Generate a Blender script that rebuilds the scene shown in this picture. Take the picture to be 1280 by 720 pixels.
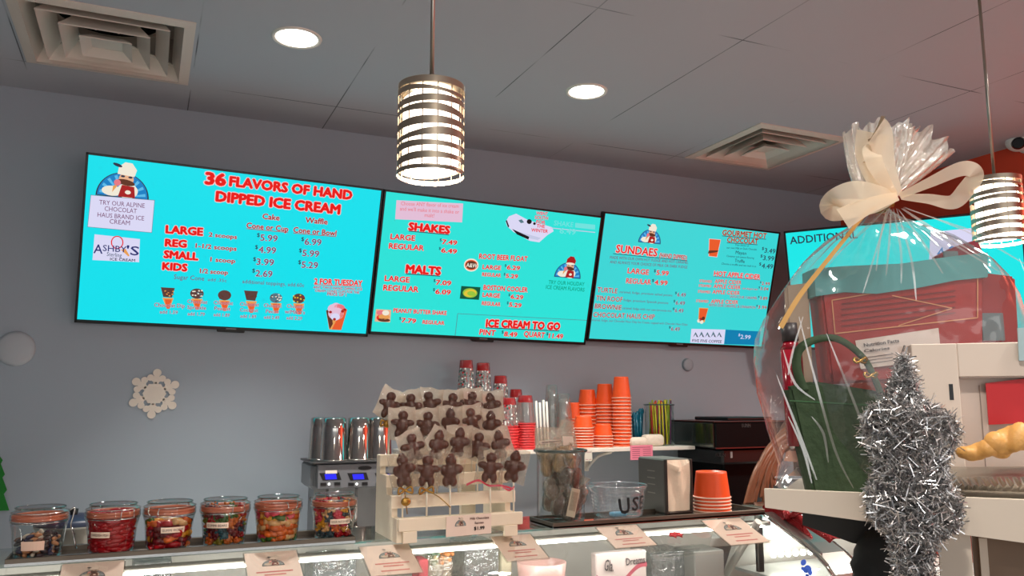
import bpy, bmesh, math, random
import numpy as np
from mathutils import Vector, Matrix, Euler
random.seed(7)
for o in list(bpy.data.objects): bpy.data.objects.remove(o)
scene = bpy.context.scene
COL = scene.collection
PI = math.pi
V3 = Vector

# ---------------------------------------------------------------- camera
FPX, PITCH, YAW, CAMH = 1022.0, math.radians(8.0), math.radians(24.0), 1.5
Fv = V3((math.sin(YAW)*math.cos(PITCH), math.cos(YAW)*math.cos(PITCH), math.sin(PITCH)))
Rv = V3((math.cos(YAW), -math.sin(YAW), 0))
Uv = Rv.cross(Fv)
CAM = V3((0, 0, CAMH))
cd = bpy.data.cameras.new('camera'); co = bpy.data.objects.new('camera', cd); COL.objects.link(co)
cd.sensor_width = 36; cd.lens = 36*FPX/1280; cd.clip_start = 0.02
co.matrix_world = Matrix((( Rv.x, Uv.x, -Fv.x, 0), (Rv.y, Uv.y, -Fv.y, 0), (Rv.z, Uv.z, -Fv.z, CAMH), (0, 0, 0, 1)))
scene.camera = co

# ---------------------------------------------------------------- light, exposure
CEIL = 2.728
EXPOSURE = 0.0
CAN_POWER, CAN_SPREAD, ROOM_POWER, PENDANT_POWER, FILL_POWER, WORLD = 12.0, 80.0, 13.0, 4.0, 45.0, 0.58
scene.view_settings.view_transform = 'Standard'
scene.view_settings.look = 'None'
scene.view_settings.exposure = EXPOSURE
scene.view_settings.gamma = 1.0
scene.view_settings.use_curve_mapping = False
w = bpy.data.worlds.new('world'); scene.world = w; w.use_nodes = True
w.node_tree.nodes['Background'].inputs[0].default_value = (0.93, 0.97, 1.0, 1)
w.node_tree.nodes['Background'].inputs[1].default_value = WORLD
scene.cycles.max_bounces = 10; scene.cycles.transparent_max_bounces = 40
scene.cycles.glossy_bounces = 4; scene.cycles.transmission_bounces = 8; scene.cycles.diffuse_bounces = 4
scene.cycles.sample_clamp_indirect = 3.0
def area(name, loc, rot, sx, sy, power, color=(1, 1, 1)):
    l = bpy.data.lights.new(name, 'AREA'); l.shape = 'RECTANGLE'; l.size = sx; l.size_y = sy
    l.energy = power; l.color = color
    o = bpy.data.objects.new(name, l); COL.objects.link(o); o.location = loc; o.rotation_euler = rot
    return o
# fill light added behind the camera, standing in for unseen window daylight
area('rear_fill_light', (0.6, -3.3, 1.5), (math.radians(90), 0, 0), 5.5, 2.2, FILL_POWER, (1.0, 0.97, 0.93))

# ---------------------------------------------------------------- pixel helpers (rays through the 1280x720 frame)
def ray(x, y): return (Fv*FPX + Rv*(x-640) - Uv*(y-360)).normalized()
def atY(x, y, Y): d = ray(x, y); return CAM + d*(Y/d.y)
def atX(x, y, X): d = ray(x, y); return CAM + d*(X/d.x)
def atZ(x, y, Z): d = ray(x, y); return CAM + d*((Z-CAMH)/d.z)

# ---------------------------------------------------------------- materials
def lin(c):
    r = []
    for v in c[:3]:
        v = v/255.0
        r.append(v/12.92 if v <= 0.04045 else ((v+0.055)/1.055)**2.4)
    return (r[0], r[1], r[2], 1.0)
MATS = {}
def mat(name, rgb, rough=0.5, metal=0.0, emit=None, strength=1.0, noise=0.0, nscale=20.0, bump=0.0, spec=0.5, sss=0.0, alpha=1.0, coat=0.0):
    if name in MATS: return MATS[name]
    m = bpy.data.materials.new(name); m.use_nodes = True
    nt = m.node_tree; b = nt.nodes['Principled BSDF']
    b.inputs['Base Color'].default_value = lin(rgb)
    b.inputs['Roughness'].default_value = rough
    b.inputs['Metallic'].default_value = metal
    b.inputs['Specular IOR Level'].default_value = spec
    b.inputs['Coat Weight'].default_value = coat
    if alpha < 1: b.inputs['Alpha'].default_value = alpha
    if sss: b.inputs['Subsurface Weight'].default_value = sss; b.inputs['Subsurface Radius'].default_value = (0.01, 0.005, 0.004)
    if emit is not None:
        b.inputs['Emission Color'].default_value = lin(emit); b.inputs['Emission Strength'].default_value = strength
    if noise or bump:
        tc = nt.nodes.new('ShaderNodeTexCoord'); n = nt.nodes.new('ShaderNodeTexNoise')
        n.inputs['Scale'].default_value = nscale; n.inputs['Detail'].default_value = 4
        nt.links.new(tc.outputs['Object'], n.inputs['Vector'])
        if noise:
            mx = nt.nodes.new('ShaderNodeMix'); mx.data_type = 'RGBA'
            c = lin(rgb)
            mx.inputs[6].default_value = tuple(max(0, v*(1-noise)) for v in c[:3])+(1,)
            mx.inputs[7].default_value = tuple(min(1, v*(1+noise)) for v in c[:3])+(1,)
            nt.links.new(n.outputs['Fac'], mx.inputs[0]); nt.links.new(mx.outputs[2], b.inputs['Base Color'])
        if bump:
            bp = nt.nodes.new('ShaderNodeBump'); bp.inputs['Strength'].default_value = bump; bp.inputs['Distance'].default_value = 0.01
            nt.links.new(n.outputs['Fac'], bp.inputs['Height']); nt.links.new(bp.outputs[0], b.inputs['Normal'])
    MATS[name] = m
    return m
def film(name, tint=(255, 255, 255), base=0.05, edge=0.6, power=3.0, rough=0.05, haze=0.0, hazecol=(255, 255, 255), bump=0.0, bscale=30.0):
    """thin clear sheet: see-through, glossier towards grazing angles, optional milky haze"""
    if name in MATS: return MATS[name]
    m = bpy.data.materials.new(name); m.use_nodes = True; nt = m.node_tree
    nt.nodes.remove(nt.nodes['Principled BSDF']); out = nt.nodes['Material Output']
    tr = nt.nodes.new('ShaderNodeBsdfTransparent'); tr.inputs[0].default_value = lin(tint)
    gl = nt.nodes.new('ShaderNodeBsdfGlossy'); gl.inputs['Roughness'].default_value = rough
    lw = nt.nodes.new('ShaderNodeLayerWeight'); lw.inputs[0].default_value = 0.5
    pw = nt.nodes.new('ShaderNodeMath'); pw.operation = 'POWER'; pw.inputs[1].default_value = power
    ml = nt.nodes.new('ShaderNodeMath'); ml.operation = 'MULTIPLY_ADD'; ml.inputs[1].default_value = edge; ml.inputs[2].default_value = base
    mx = nt.nodes.new('ShaderNodeMixShader')
    nt.links.new(lw.outputs['Facing'], pw.inputs[0]); nt.links.new(pw.outputs[0], ml.inputs[0])
    nt.links.new(ml.outputs[0], mx.inputs[0]); nt.links.new(gl.outputs[0], mx.inputs[2])
    if haze:
        df = nt.nodes.new('ShaderNodeBsdfDiffuse'); df.inputs[0].default_value = lin(hazecol)
        tl = nt.nodes.new('ShaderNodeBsdfTranslucent'); tl.inputs[0].default_value = lin(hazecol)
        a = nt.nodes.new('ShaderNodeMixShader'); a.inputs[0].default_value = 0.4
        nt.links.new(df.outputs[0], a.inputs[1]); nt.links.new(tl.outputs[0], a.inputs[2])
        h = nt.nodes.new('ShaderNodeMixShader'); h.inputs[0].default_value = haze
        nt.links.new(tr.outputs[0], h.inputs[1]); nt.links.new(a.outputs[0], h.inputs[2]); nt.links.new(h.outputs[0], mx.inputs[1])
    else:
        nt.links.new(tr.outputs[0], mx.inputs[1])
    if bump:
        tc = nt.nodes.new('ShaderNodeTexCoord'); n = nt.nodes.new('ShaderNodeTexNoise'); n.inputs['Scale'].default_value = bscale
        n.inputs['Detail'].default_value = 3
        nt.links.new(tc.outputs['Object'], n.inputs['Vector'])
        bp = nt.nodes.new('ShaderNodeBump'); bp.inputs['Strength'].default_value = bump; bp.inputs['Distance'].default_value = 0.02
        nt.links.new(n.outputs['Fac'], bp.inputs['Height']); nt.links.new(bp.outputs[0], gl.inputs['Normal'])
    nt.links.new(mx.outputs[0], out.inputs[0])
    MATS[name] = m
    return m
def glow(name, rgb, s=1.0):
    return mat(name, (0, 0, 0), 0.3, emit=rgb, strength=s, spec=0.15)

# ---------------------------------------------------------------- object helpers
WL = {}
def setp(o, label=None, cat=None, group=None, kind=None):
    if label: o['label'] = label
    if cat: o['category'] = cat
    if group: o['group'] = group
    if kind: o['kind'] = kind
    return o
def thing(name, loc, label, cat, group=None):
    o = bpy.data.objects.new(name, None); COL.objects.link(o); o.location = loc
    o.empty_display_size = 0.02
    WL[o.name] = V3(loc)
    return setp(o, label, cat, group)
def link(name, me, loc, parent):
    o = bpy.data.objects.new(name, me); COL.objects.link(o)
    o.location = loc
    if parent:
        o.parent = parent
        o.location = V3(loc)-WL[parent.name]
    WL[o.name] = V3(loc)
    return o
def obj(name, bm, mats, parent=None, smooth=False, label=None, cat=None, group=None, kind=None, weld=False):
    """one mesh object from a bmesh in world coordinates; its origin goes to the middle of its base"""
    if weld: bmesh.ops.remove_doubles(bm, verts=bm.verts, dist=1e-5)
    bmesh.ops.recalc_face_normals(bm, faces=bm.faces) if weld else None
    c = [v.co for v in bm.verts]
    lo = V3((min(p.x for p in c), min(p.y for p in c), min(p.z for p in c))); hi = V3((max(p.x for p in c), max(p.y for p in c), max(p.z for p in c)))
    base = V3(((lo.x+hi.x)/2, (lo.y+hi.y)/2, lo.z))
    bmesh.ops.translate(bm, verts=bm.verts, vec=-base)
    if smooth:
        for f in bm.faces: f.smooth = True
    me = bpy.data.meshes.new(name); bm.to_mesh(me); bm.free()
    if not isinstance(mats, (list, tuple)): mats = [mats]
    for m in mats: me.materials.append(m)
    o = link(name, me, base, parent)
    if smooth == 'auto':
        pass
    return setp(o, label, cat, group, kind)
def dup(root, loc, rot=None, label=None, group=None, scale=None, cat=None):
    def rec(src, par):
        c = src.copy(); COL.objects.link(c)
        if par is not None: c.parent = par
        for ch in list(src.children): rec(ch, c)
        return c
    r = rec(root, None); r.location = loc
    if rot is not None: r.rotation_euler = rot
    if scale is not None: r.scale = scale if not isinstance(scale, (int, float)) else (scale,)*3
    if label: r['label'] = label
    if group: r['group'] = group
    if cat: r['category'] = cat
    return r
def NB(): return bmesh.new()
def box(bm, c, s, rot=None, mi=0, bev=0.0, seg=1):
    r = bmesh.ops.create_cube(bm, size=1.0)
    vs = r['verts']
    for v in vs: v.co = V3((v.co.x*s[0], v.co.y*s[1], v.co.z*s[2]))
    fs = set(f for v in vs for f in v.link_faces)
    if bev:
        es = list(set(e for v in vs for e in v.link_edges))
        rr = bmesh.ops.bevel(bm, geom=es, offset=min(bev, min(s)*0.45), segments=seg, affect='EDGES', profile=0.5)
        vs = list(set([v for v in rr['verts']] + [v for v in vs if v.is_valid]))
        fs = set(f for v in vs for f in v.link_faces)
    M = Matrix.Translation(V3(c)) @ (rot.to_4x4() if rot is not None else Matrix.Identity(4))
    for v in vs: v.co = M @ v.co
    for f in fs: f.material_index = mi
    return vs
def bx(bm, x0, x1, y0, y1, z0, z1, mi=0, bev=0.0):
    return box(bm, ((x0+x1)/2, (y0+y1)/2, (z0+z1)/2), (abs(x1-x0), abs(y1-y0), abs(z1-z0)), None, mi, bev)
def quad(bm, pts, mi=0):
    f = bm.faces.new([bm.verts.new(V3(p)) for p in pts]); f.material_index = mi
    return f
def lathe(bm, prof, n=32, c=(0, 0, 0), mi=0, M=None, a0=0, a1=2*PI, sq=None):
    """profile [(r,z)...] turned about z"""
    full = abs(a1-a0-2*PI) < 1e-6
    rows = []
    for (r, z) in prof:
        row = []
        for k in range(n if full else n+1):
            a = a0+(a1-a0)*k/n
            p = V3((r*math.cos(a), r*math.sin(a), z))
            if M is not None: p = M @ p
            row.append(bm.verts.new(p+V3(c)))
        rows.append(row)
    cnt = n if full else n
    for i in range(len(rows)-1):
        for k in range(cnt):
            k2 = (k+1) % n if full else k+1
            try:
                f = bm.faces.new((rows[i][k], rows[i][k2], rows[i+1][k2], rows[i+1][k])); f.material_index = mi; f.smooth = True
            except ValueError: pass
    return rows
def cap(bm, row, mi=0, flip=False):
    f = bm.faces.new(row[::-1] if flip else row); f.material_index = mi
def cyl(bm, p0, p1, r0, r1=None, n=12, mi=0, caps=True):
    r1 = r0 if r1 is None else r1
    p0, p1 = V3(p0), V3(p1); d = (p1-p0)
    q = d.to_track_quat('Z', 'Y').to_matrix()
    rows = []
    for p, r in ((p0, r0), (p1, r1)):
        rows.append([bm.verts.new(p+q @ V3((r*math.cos(2*PI*k/n), r*math.sin(2*PI*k/n), 0))) for k in range(n)])
    for k in range(n):
        f = bm.faces.new((rows[0][k], rows[0][(k+1) % n], rows[1][(k+1) % n], rows[1][k])); f.material_index = mi; f.smooth = n > 6
    if caps: cap(bm, rows[0], mi, True); cap(bm, rows[1], mi)
def tube(bm, pts, r, n=8, mi=0, closed=False):
    pts = [V3(p) for p in pts]; N = len(pts); rows = []
    prev = None
    for i, p in enumerate(pts):
        if closed: t = pts[(i+1) % N]-pts[i-1]
        else: t = pts[min(i+1, N-1)]-pts[max(i-1, 0)]
        t.normalize()
        if prev is None:
            a = t.orthogonal().normalized()
        else:
            a = (prev-t*prev.dot(t)); a = a.normalized() if a.length > 1e-6 else t.orthogonal().normalized()
        prev = a; b = t.cross(a)
        rr = r[i] if isinstance(r, (list, tuple)) else r
        rows.append([bm.verts.new(p+(a*math.cos(2*PI*k/n)+b*math.sin(2*PI*k/n))*rr) for k in range(n)])
    for i in range(N if closed else N-1):
        A, B = rows[i], rows[(i+1) % N]
        for k in range(n):
            f = bm.faces.new((A[k], A[(k+1) % n], B[(k+1) % n], B[k])); f.material_index = mi; f.smooth = True
    if not closed: cap(bm, rows[0], mi, True); cap(bm, rows[-1], mi)
def ball(bm, c, r, mi=0, u=14, v=10, M=None):
    r = (r, r, r) if isinstance(r, (int, float)) else r
    rr = bmesh.ops.create_uvsphere(bm, u_segments=u, v_segments=v, radius=1.0)
    for q in rr['verts']:
        p = V3((q.co.x*r[0], q.co.y*r[1], q.co.z*r[2]))
        if M is not None: p = M @ p
        q.co = p+V3(c)
    for f in set(f for q in rr['verts'] for f in q.link_faces): f.material_index = mi; f.smooth = True
def strip(bm, pts, wid, mi=0):
    """ribbon: pts and width vectors"""
    rows = [(bm.verts.new(V3(p)-V3(wv)), bm.verts.new(V3(p)+V3(wv))) for p, wv in zip(pts, wid)]
    for a, b in zip(rows, rows[1:]):
        f = bm.faces.new((a[0], a[1], b[1], b[0])); f.material_index = mi; f.smooth = True
def arc(c, r, a0, a1, n, u=V3((1, 0, 0)), v=V3((0, 0, 1))):
    return [V3(c)+u*(r*math.cos(a0+(a1-a0)*k/n))+v*(r*math.sin(a0+(a1-a0)*k/n)) for k in range(n+1)]
def smooth_path(pts, n=8):
    P = [V3(p) for p in pts]; out = []
    for i in range(len(P)-1):
        p0 = P[max(i-1, 0)]; p1 = P[i]; p2 = P[i+1]; p3 = P[min(i+2, len(P)-1)]
        for k in range(n):
            t = k/n
            out.append(0.5*((2*p1)+(p2-p0)*t+(2*p0-5*p1+4*p2-p3)*t*t+(3*p1-p0-3*p2+p3)*t**3))
    out.append(P[-1]); return out

class Frame:
    """a flat face in the room: origin, right, up, outward"""
    def __init__(s, P0, u, v):
        s.P0 = V3(P0); s.u = V3(u).normalized(); s.v = V3(v).normalized(); s.n = s.u.cross(s.v)
    def w(s, a, b, o=0): return s.P0+s.u*a+s.v*b+s.n*o
    def hit(s, x, y):
        d = ray(x, y); t = (s.P0-CAM).dot(s.n)/d.dot(s.n); P = CAM+d*t-s.P0
        return P.dot(s.u), P.dot(s.v)
    def poly(s, bm, ab, o, mi=0):
        f = bm.faces.new([bm.verts.new(s.w(a, b, o)) for a, b in ab]); f.material_index = mi
        f.normal_update()
        if f.normal.dot(s.n) < 0: f.normal_flip()
    def ppoly(s, bm, xy, o, mi=0): s.poly(bm, [s.hit(x, y) for x, y in xy], o, mi)
    def rect(s, bm, a0, b0, a1, b1, o, mi=0): s.poly(bm, [(a0, b0), (a1, b0), (a1, b1), (a0, b1)], o, mi)
    def slab(s, bm, a0, b0, a1, b1, o0, o1, mi=0, bev=0.0):
        R = Matrix((s.u, s.v, s.n)).transposed()
        box(bm, s.w((a0+a1)/2, (b0+b1)/2, (o0+o1)/2), (abs(a1-a0), abs(b1-b0), abs(o1-o0)), R, mi, bev)
    def ell(s, bm, a, b, ra, rb, o, mi=0, n=24, t0=0, t1=2*PI, rot=0):
        full = abs(t1-t0) > 6.28; pts = []
        for k in range(n if full else n+1):
            t = t0+(t1-t0)*k/n; x, y = ra*math.cos(t), rb*math.sin(t)
            pts.append((a+x*math.cos(rot)-y*math.sin(rot), b+x*math.sin(rot)+y*math.cos(rot)))
        s.poly(bm, pts, o, mi)
# ------------- lettering
_capH = None
def glyphs(s, offset):
    cu = bpy.data.curves.new('lettering', 'FONT'); cu.body = s; cu.size = 1.0; cu.offset = offset; cu.resolution_u = 2
    cu.fill_mode = 'FRONT'
    ob = bpy.data.objects.new('lettering', cu)
    me = bpy.data.meshes.new_from_object(ob)
    vs = [(v.co.x, v.co.y) for v in me.vertices]; fs = [list(p.vertices) for p in me.polygons]
    bpy.data.objects.remove(ob); bpy.data.curves.remove(cu); bpy.data.meshes.remove(me)
    return vs, fs
def letters(bm, fr, s, A, B, h, off, mi, bold=0.0, halo=None, hmi=None, o=0.0016):
    """text s set from A to B (a,b on the frame), capital height h"""
    global _capH
    if _capH is None:
        v, _ = glyphs('H', 0); _capH = max(p[1] for p in v)
    v0, f0 = glyphs(s, 0)
    if not v0: return
    x0 = min(p[0] for p in v0); x1 = max(p[0] for p in v0)
    L = math.hypot(B[0]-A[0], B[1]-A[1]); dx = ((B[0]-A[0])/L, (B[1]-A[1])/L); up = (-dx[1], dx[0])
    sx = L/max(x1-x0, 1e-6); sy = h/_capH
    def put(vs, fs, oo, m):
        nv = [bm.verts.new(fr.w(A[0]+dx[0]*(x-x0)*sx+up[0]*y*sy, A[1]+dx[1]*(x-x0)*sx+up[1]*y*sy, oo)) for x, y in vs]
        for f in fs:
            try:
                q = bm.faces.new([nv[i] for i in f]); q.material_index = m
            except ValueError: pass
    def fat(r, n, oo, m):
        # heavy lettering: the same glyph laid down in a small ring of shifts
        sh = [(0, 0)] if r < 0.002 else [(r*math.cos(2*PI*j/n), r*math.sin(2*PI*j/n)) for j in range(n)]
        for (ax, ay) in sh: put([(x+ax, y+ay) for x, y in v0], f0, oo, m)
    if halo is not None: fat(bold+halo, 8, off+o*0.5, hmi)
    fat(bold, 6, off+o, mi)

# ================================================================ the room
WALLY, WALLX, LEFTX, BACKY = 3.6, 3.77, -2.6, -3.4
m_wall = mat('wall_paint', (152, 163, 173), 0.55, noise=0.04, nscale=3, bump=0.02)
m_red = mat('red_paint', (226, 72, 40), 0.6, noise=0.03, nscale=4)
m_floor = mat('floor_tile', (120, 108, 96), 0.5, noise=0.1, nscale=6)
def wall(name, x0, x1, y0, y1, z0, z1, m):
    bm = NB(); bx(bm, x0, x1, y0, y1, z0, z1); return obj(name, bm, m, kind='structure')
wall('floor', LEFTX-0.1, WALLX+0.1, BACKY, WALLY+0.1, -0.08, 0, m_floor)
wall('wall_back', LEFTX-0.1, WALLX+0.1, WALLY, WALLY+0.1, 0, CEIL+0.3, m_wall)
wall('wall_right', WALLX, WALLX+0.1, BACKY, WALLY, 0, CEIL+0.3, m_red)
wall('wall_left', LEFTX-0.1, LEFTX, BACKY, WALLY, 0, CEIL+0.3, m_wall)
# ceiling: tiles with painted-over joints, holes where the air vents sit
GX0, GSX, GY0, GSY = -0.47, 0.567, 2.10, 1.2
def ceiling_mat():
    m = bpy.data.materials.new('ceiling_tile_paint'); m.use_nodes = True; nt = m.node_tree; b = nt.nodes['Principled BSDF']
    b.inputs['Roughness'].default_value = 0.8
    tc = nt.nodes.new('ShaderNodeNewGeometry'); sp = nt.nodes.new('ShaderNodeSeparateXYZ'); nt.links.new(tc.outputs['Position'], sp.inputs[0])
    def line(out, off, step, wd):
        a = nt.nodes.new('ShaderNodeMath'); a.operation = 'SUBTRACT'; a.inputs[1].default_value = off; nt.links.new(out, a.inputs[0])
        p = nt.nodes.new('ShaderNodeMath'); p.operation = 'PINGPONG'; p.inputs[1].default_value = step/2; nt.links.new(a.outputs[0], p.inputs[0])
        # pingpong is 0 at multiples of the step
        l = nt.nodes.new('ShaderNodeMath'); l.operation = 'LESS_THAN'; l.inputs[1].default_value = wd; nt.links.new(p.outputs[0], l.inputs[0])
        return l.outputs[0]
    lx = line(sp.outputs[0], GX0, GSX, 0.0022); ly = line(sp.outputs[1], GY0, GSY, 0.0028)
    mx = nt.nodes.new('ShaderNodeMath'); mx.operation = 'MAXIMUM'; nt.links.new(lx, mx.inputs[0]); nt.links.new(ly, mx.inputs[1])
    n = nt.nodes.new('ShaderNodeTexNoise'); n.inputs['Scale'].default_value = 2.3; nt.links.new(tc.outputs['Position'], n.inputs['Vector'])
    rp = nt.nodes.new('ShaderNodeMapRange'); rp.inputs[1].default_value = 0.42; rp.inputs[2].default_value = 0.55; nt.links.new(n.outputs['Fac'], rp.inputs[0])
    g = nt.nodes.new('ShaderNodeMath'); g.operation = 'MULTIPLY'; nt.links.new(mx.outputs[0], g.inputs[0]); nt.links.new(rp.outputs[0], g.inputs[1])
    c = nt.nodes.new('ShaderNodeMix'); c.data_type = 'RGBA'; c.inputs[6].default_value = lin((174, 180, 189)); c.inputs[7].default_value = lin((92, 97, 104))
    nt.links.new(g.outputs[0], c.inputs[0]); nt.links.new(c.outputs[2], b.inputs['Base Color'])
    return m
VENTS = [(-0.46, 0.085, 2.72, 3.295), (2.42, 2.955, 2.73, 3.295)]
bm = NB()
xs = sorted([LEFTX-0.1, WALLX+0.1]+[v+d for ve in VENTS for v, d in ((ve[0], 0.02), (ve[1], -0.02))])
for i in range(len(xs)-1):
    xa, xb = xs[i], xs[i+1]; hole = None
    for ve in VENTS:
        if xa >= ve[0] and xb <= ve[1]: hole = ve
    if hole is None: bx(bm, xa, xb, BACKY, WALLY+0.1, CEIL, CEIL+0.02)
    else:
        bx(bm, xa, xb, BACKY, hole[2]+0.02, CEIL, CEIL+0.02); bx(bm, xa, xb, hole[3]-0.02, WALLY+0.1, CEIL, CEIL+0.02)
obj('ceiling', bm, ceiling_mat(), kind='structure')

# ---------------------------------------------------------------- ceiling air vents
m_vent = mat('vent_paint', (214, 203, 192), 0.45, noise=0.03, nscale=9)
m_dark = mat('duct_dark', (22, 22, 24), 0.9, noise=0.1)
m_duct = mat('duct_metal', (120, 118, 115), 0.5, 0.3, noise=0.05)
def sqring(bm, cx, cy, ha, hb, za, ka, zb, mi=0):
    """sloped square frame from half sizes (ha,hb) at za to those times less ka at zb"""
    A = [(cx-ha, cy-hb, za), (cx+ha, cy-hb, za), (cx+ha, cy+hb, za), (cx-ha, cy+hb, za)]
    B = [(cx-ha+ka, cy-hb+ka, zb), (cx+ha-ka, cy-hb+ka, zb), (cx+ha-ka, cy+hb-ka, zb), (cx-ha+ka, cy+hb-ka, zb)]
    T = 0.004
    A2 = [(x, y, z+T) for x, y, z in A]; B2 = [(x, y, z+T) for x, y, z in B]
    for k in range(4):
        j = (k+1) % 4
        quad(bm, [A[k], A[j], B[j], B[k]], mi); quad(bm, [A2[k], B2[k], B2[j], A2[j]], mi)
        quad(bm, [A[k], A2[k], A2[j], A[j]], mi); quad(bm, [B[k], B[j], B2[j], B2[k]], mi)
for i, (x0, x1, y0, y1) in enumerate(VENTS):
    cx, cy, hx, hy = (x0+x1)/2, (y0+y1)/2, (x1-x0)/2, (y1-y0)/2
    t = thing('ceiling_vent', (cx, cy, CEIL), ['square louvred ceiling vent above the left end of the menu boards', 'square louvred ceiling vent near the red wall, farther from the camera'][i], 'air vent', 'square ceiling vents')
    b = NB()
    sqring(b, cx, cy, hx, hy, CEIL-0.004, 0.035, CEIL-0.010)
    sqring(b, cx, cy, hx-0.033, hy-0.033, CEIL-0.008, 0.03, CEIL+0.055)
    obj('outer_frame', b, m_vent, t)
    for k, (s, d) in enumerate(((0.72, 0.012), (0.50, 0.020))):
        b = NB(); sqring(b, cx, cy, hx*s, hy*s, CEIL-d, 0.045, CEIL-d+0.058); obj('louvre', b, m_vent, t)
    b = NB(); sqring(b, cx, cy, hx*0.29, hy*0.29, CEIL-0.026, 0.03, CEIL-0.004)
    quad(b, [(cx-hx*0.29+0.03, cy-hy*0.29+0.03, CEIL-0.002), (cx+hx*0.29-0.03, cy-hy*0.29+0.03, CEIL-0.002), (cx+hx*0.29-0.03, cy+hy*0.29-0.03, CEIL-0.002), (cx-hx*0.29+0.03, cy+hy*0.29-0.03, CEIL-0.002)])
    obj('centre_plate', b, m_vent, t)
    b = NB()
    for sx, sy in ((1, 1), (-1, 1), (1, -1), (-1, -1)):
        cyl(b, (cx+sx*hx*0.12, cy+sy*hy*0.12, CEIL+0.03), (cx+sx*hx*0.80, cy+sy*hy*0.80, CEIL+0.045), 0.006, n=6)
    obj('brace', b, m_vent, t)
    b = NB()
    for (a, c, d, e) in ((x0+0.03, x0+0.034, y0+0.03, y1-0.03), (x1-0.034, x1-0.03, y0+0.03, y1-0.03), (x0+0.03, x1-0.03, y0+0.03, y0+0.034), (x0+0.03, x1-0.03, y1-0.034, y1-0.03)):
        bx(b, a, c, d, e, CEIL+0.022, CEIL+0.16)
    bx(b, x0+0.03, x1-0.03, y0+0.03, y1-0.03, CEIL+0.16, CEIL+0.165)
    lathe(b, [(hx*0.62, CEIL+0.10), (hx*0.62, CEIL+0.158)], 28, (cx, cy, 0), 1)
    lathe(b, [(hx*0.60, CEIL+0.157), (0.001, CEIL+0.157)], 28, (cx, cy, 0), 1)
    obj('duct_box', b, [m_vent, m_dark], t)

# ---------------------------------------------------------------- recessed can lights
m_can = mat('can_trim', (225, 220, 212), 0.35)
m_canlight = mat('can_lens', (255, 250, 240), 0.4, emit=(255, 246, 232), strength=9.0)
def can(x, y, label, power):
    t = thing('recessed_light', (x, y, CEIL), label, 'ceiling light', 'recessed ceiling lights')
    b = NB(); lathe(b, [(0.084, CEIL), (0.082, CEIL-0.005), (0.076, CEIL-0.006), (0.069, CEIL-0.003), (0.067, CEIL-0.0005)], 40, (x, y, 0)); obj('trim_ring', b, m_can, t)
    b = NB(); r = lathe(b, [(0.069, CEIL-0.003), (0.05, CEIL-0.006), (0.02, CEIL-0.007)], 40, (x, y, 0)); cap(b, r[-1]); obj('lens', b, m_canlight, t)
    l = bpy.data.lights.new('can_lamp', 'AREA'); l.shape = 'DISK'; l.size = 0.13; l.energy = power; l.color = (1.0, 0.95, 0.89); l.spread = math.radians(CAN_SPREAD)
    o = bpy.data.objects.new('can_lamp', l); COL.objects.link(o); o.location = (x, y, CEIL-0.012)
c1 = atZ(371, 47, CEIL); c2 = atZ(733, 114, CEIL)
can(c1.x, c1.y, 'round recessed ceiling light nearest the louvred vent at far left', CAN_POWER)
can(c2.x, c2.y, 'round recessed ceiling light between the two pendant lamps', CAN_POWER)
for x in (-0.75, 0.40, 1.54, 2.68):  # extra ceiling lamps out of view, added to light the room
    for y in (0.3, -2.0):
        l = bpy.data.lights.new('unseen_room_lamp', 'AREA'); l.shape = 'DISK'; l.size = 0.15; l.energy = ROOM_POWER; l.color = (1.0, 0.93, 0.84); l.spread = math.radians(120)
        o = bpy.data.objects.new('unseen_room_lamp', l); COL.objects.link(o); o.location = (x, y, CEIL-0.012)

l = bpy.data.lights.new('unseen_room_lamp', 'AREA'); l.shape = 'DISK'; l.size = 0.15; l.energy = 48; l.color = (1.0, 0.93, 0.84); l.spread = math.radians(150)  # added out of view to brighten the red wall and nearby ceiling
o = bpy.data.objects.new('unseen_room_lamp', l); COL.objects.link(o); o.location = (3.15, 1.45, CEIL-0.012)

# ---------------------------------------------------------------- the menu screens
def cells(*a): return a
S = {}
def sm(k, rgb): S[k] = glow('screen_'+k, rgb); return S[k]
for k, c in dict(cyan=(18, 224, 236), teal=(44, 226, 216), aqua=(58, 214, 214), bright=(30, 232, 232), red=(232, 28, 24), halo=(250, 196, 196), plum=(120, 66, 104), grey=(84, 120, 134), dark=(46, 52, 74), navy=(44, 50, 112),
                 white=(218, 216, 244), lilac=(196, 200, 228), pink=(226, 190, 214), blue=(22, 128, 196), lblue=(92, 186, 232), deep=(10, 60, 92), tan=(232, 178, 140), cream=(240, 232, 214), brown=(96, 52, 36), choc=(92, 62, 58), cone=(232, 158, 84), orange=(232, 92, 44),
                 vest=(168, 30, 32), green=(12, 158, 128), lime=(150, 196, 64), forest=(10, 86, 62), black=(18, 20, 26), pale=(112, 226, 222), ocean=(4, 128, 176), yellow=(226, 196, 60), rose=(230, 120, 130)).items(): sm(k, c)
m_case = mat('screen_casing', (8, 9, 11), 0.35, noise=0.05)
VT = (V3((0, 3.385, 2.423))-V3((0, 3.56, 1.802))).normalized()
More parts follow.
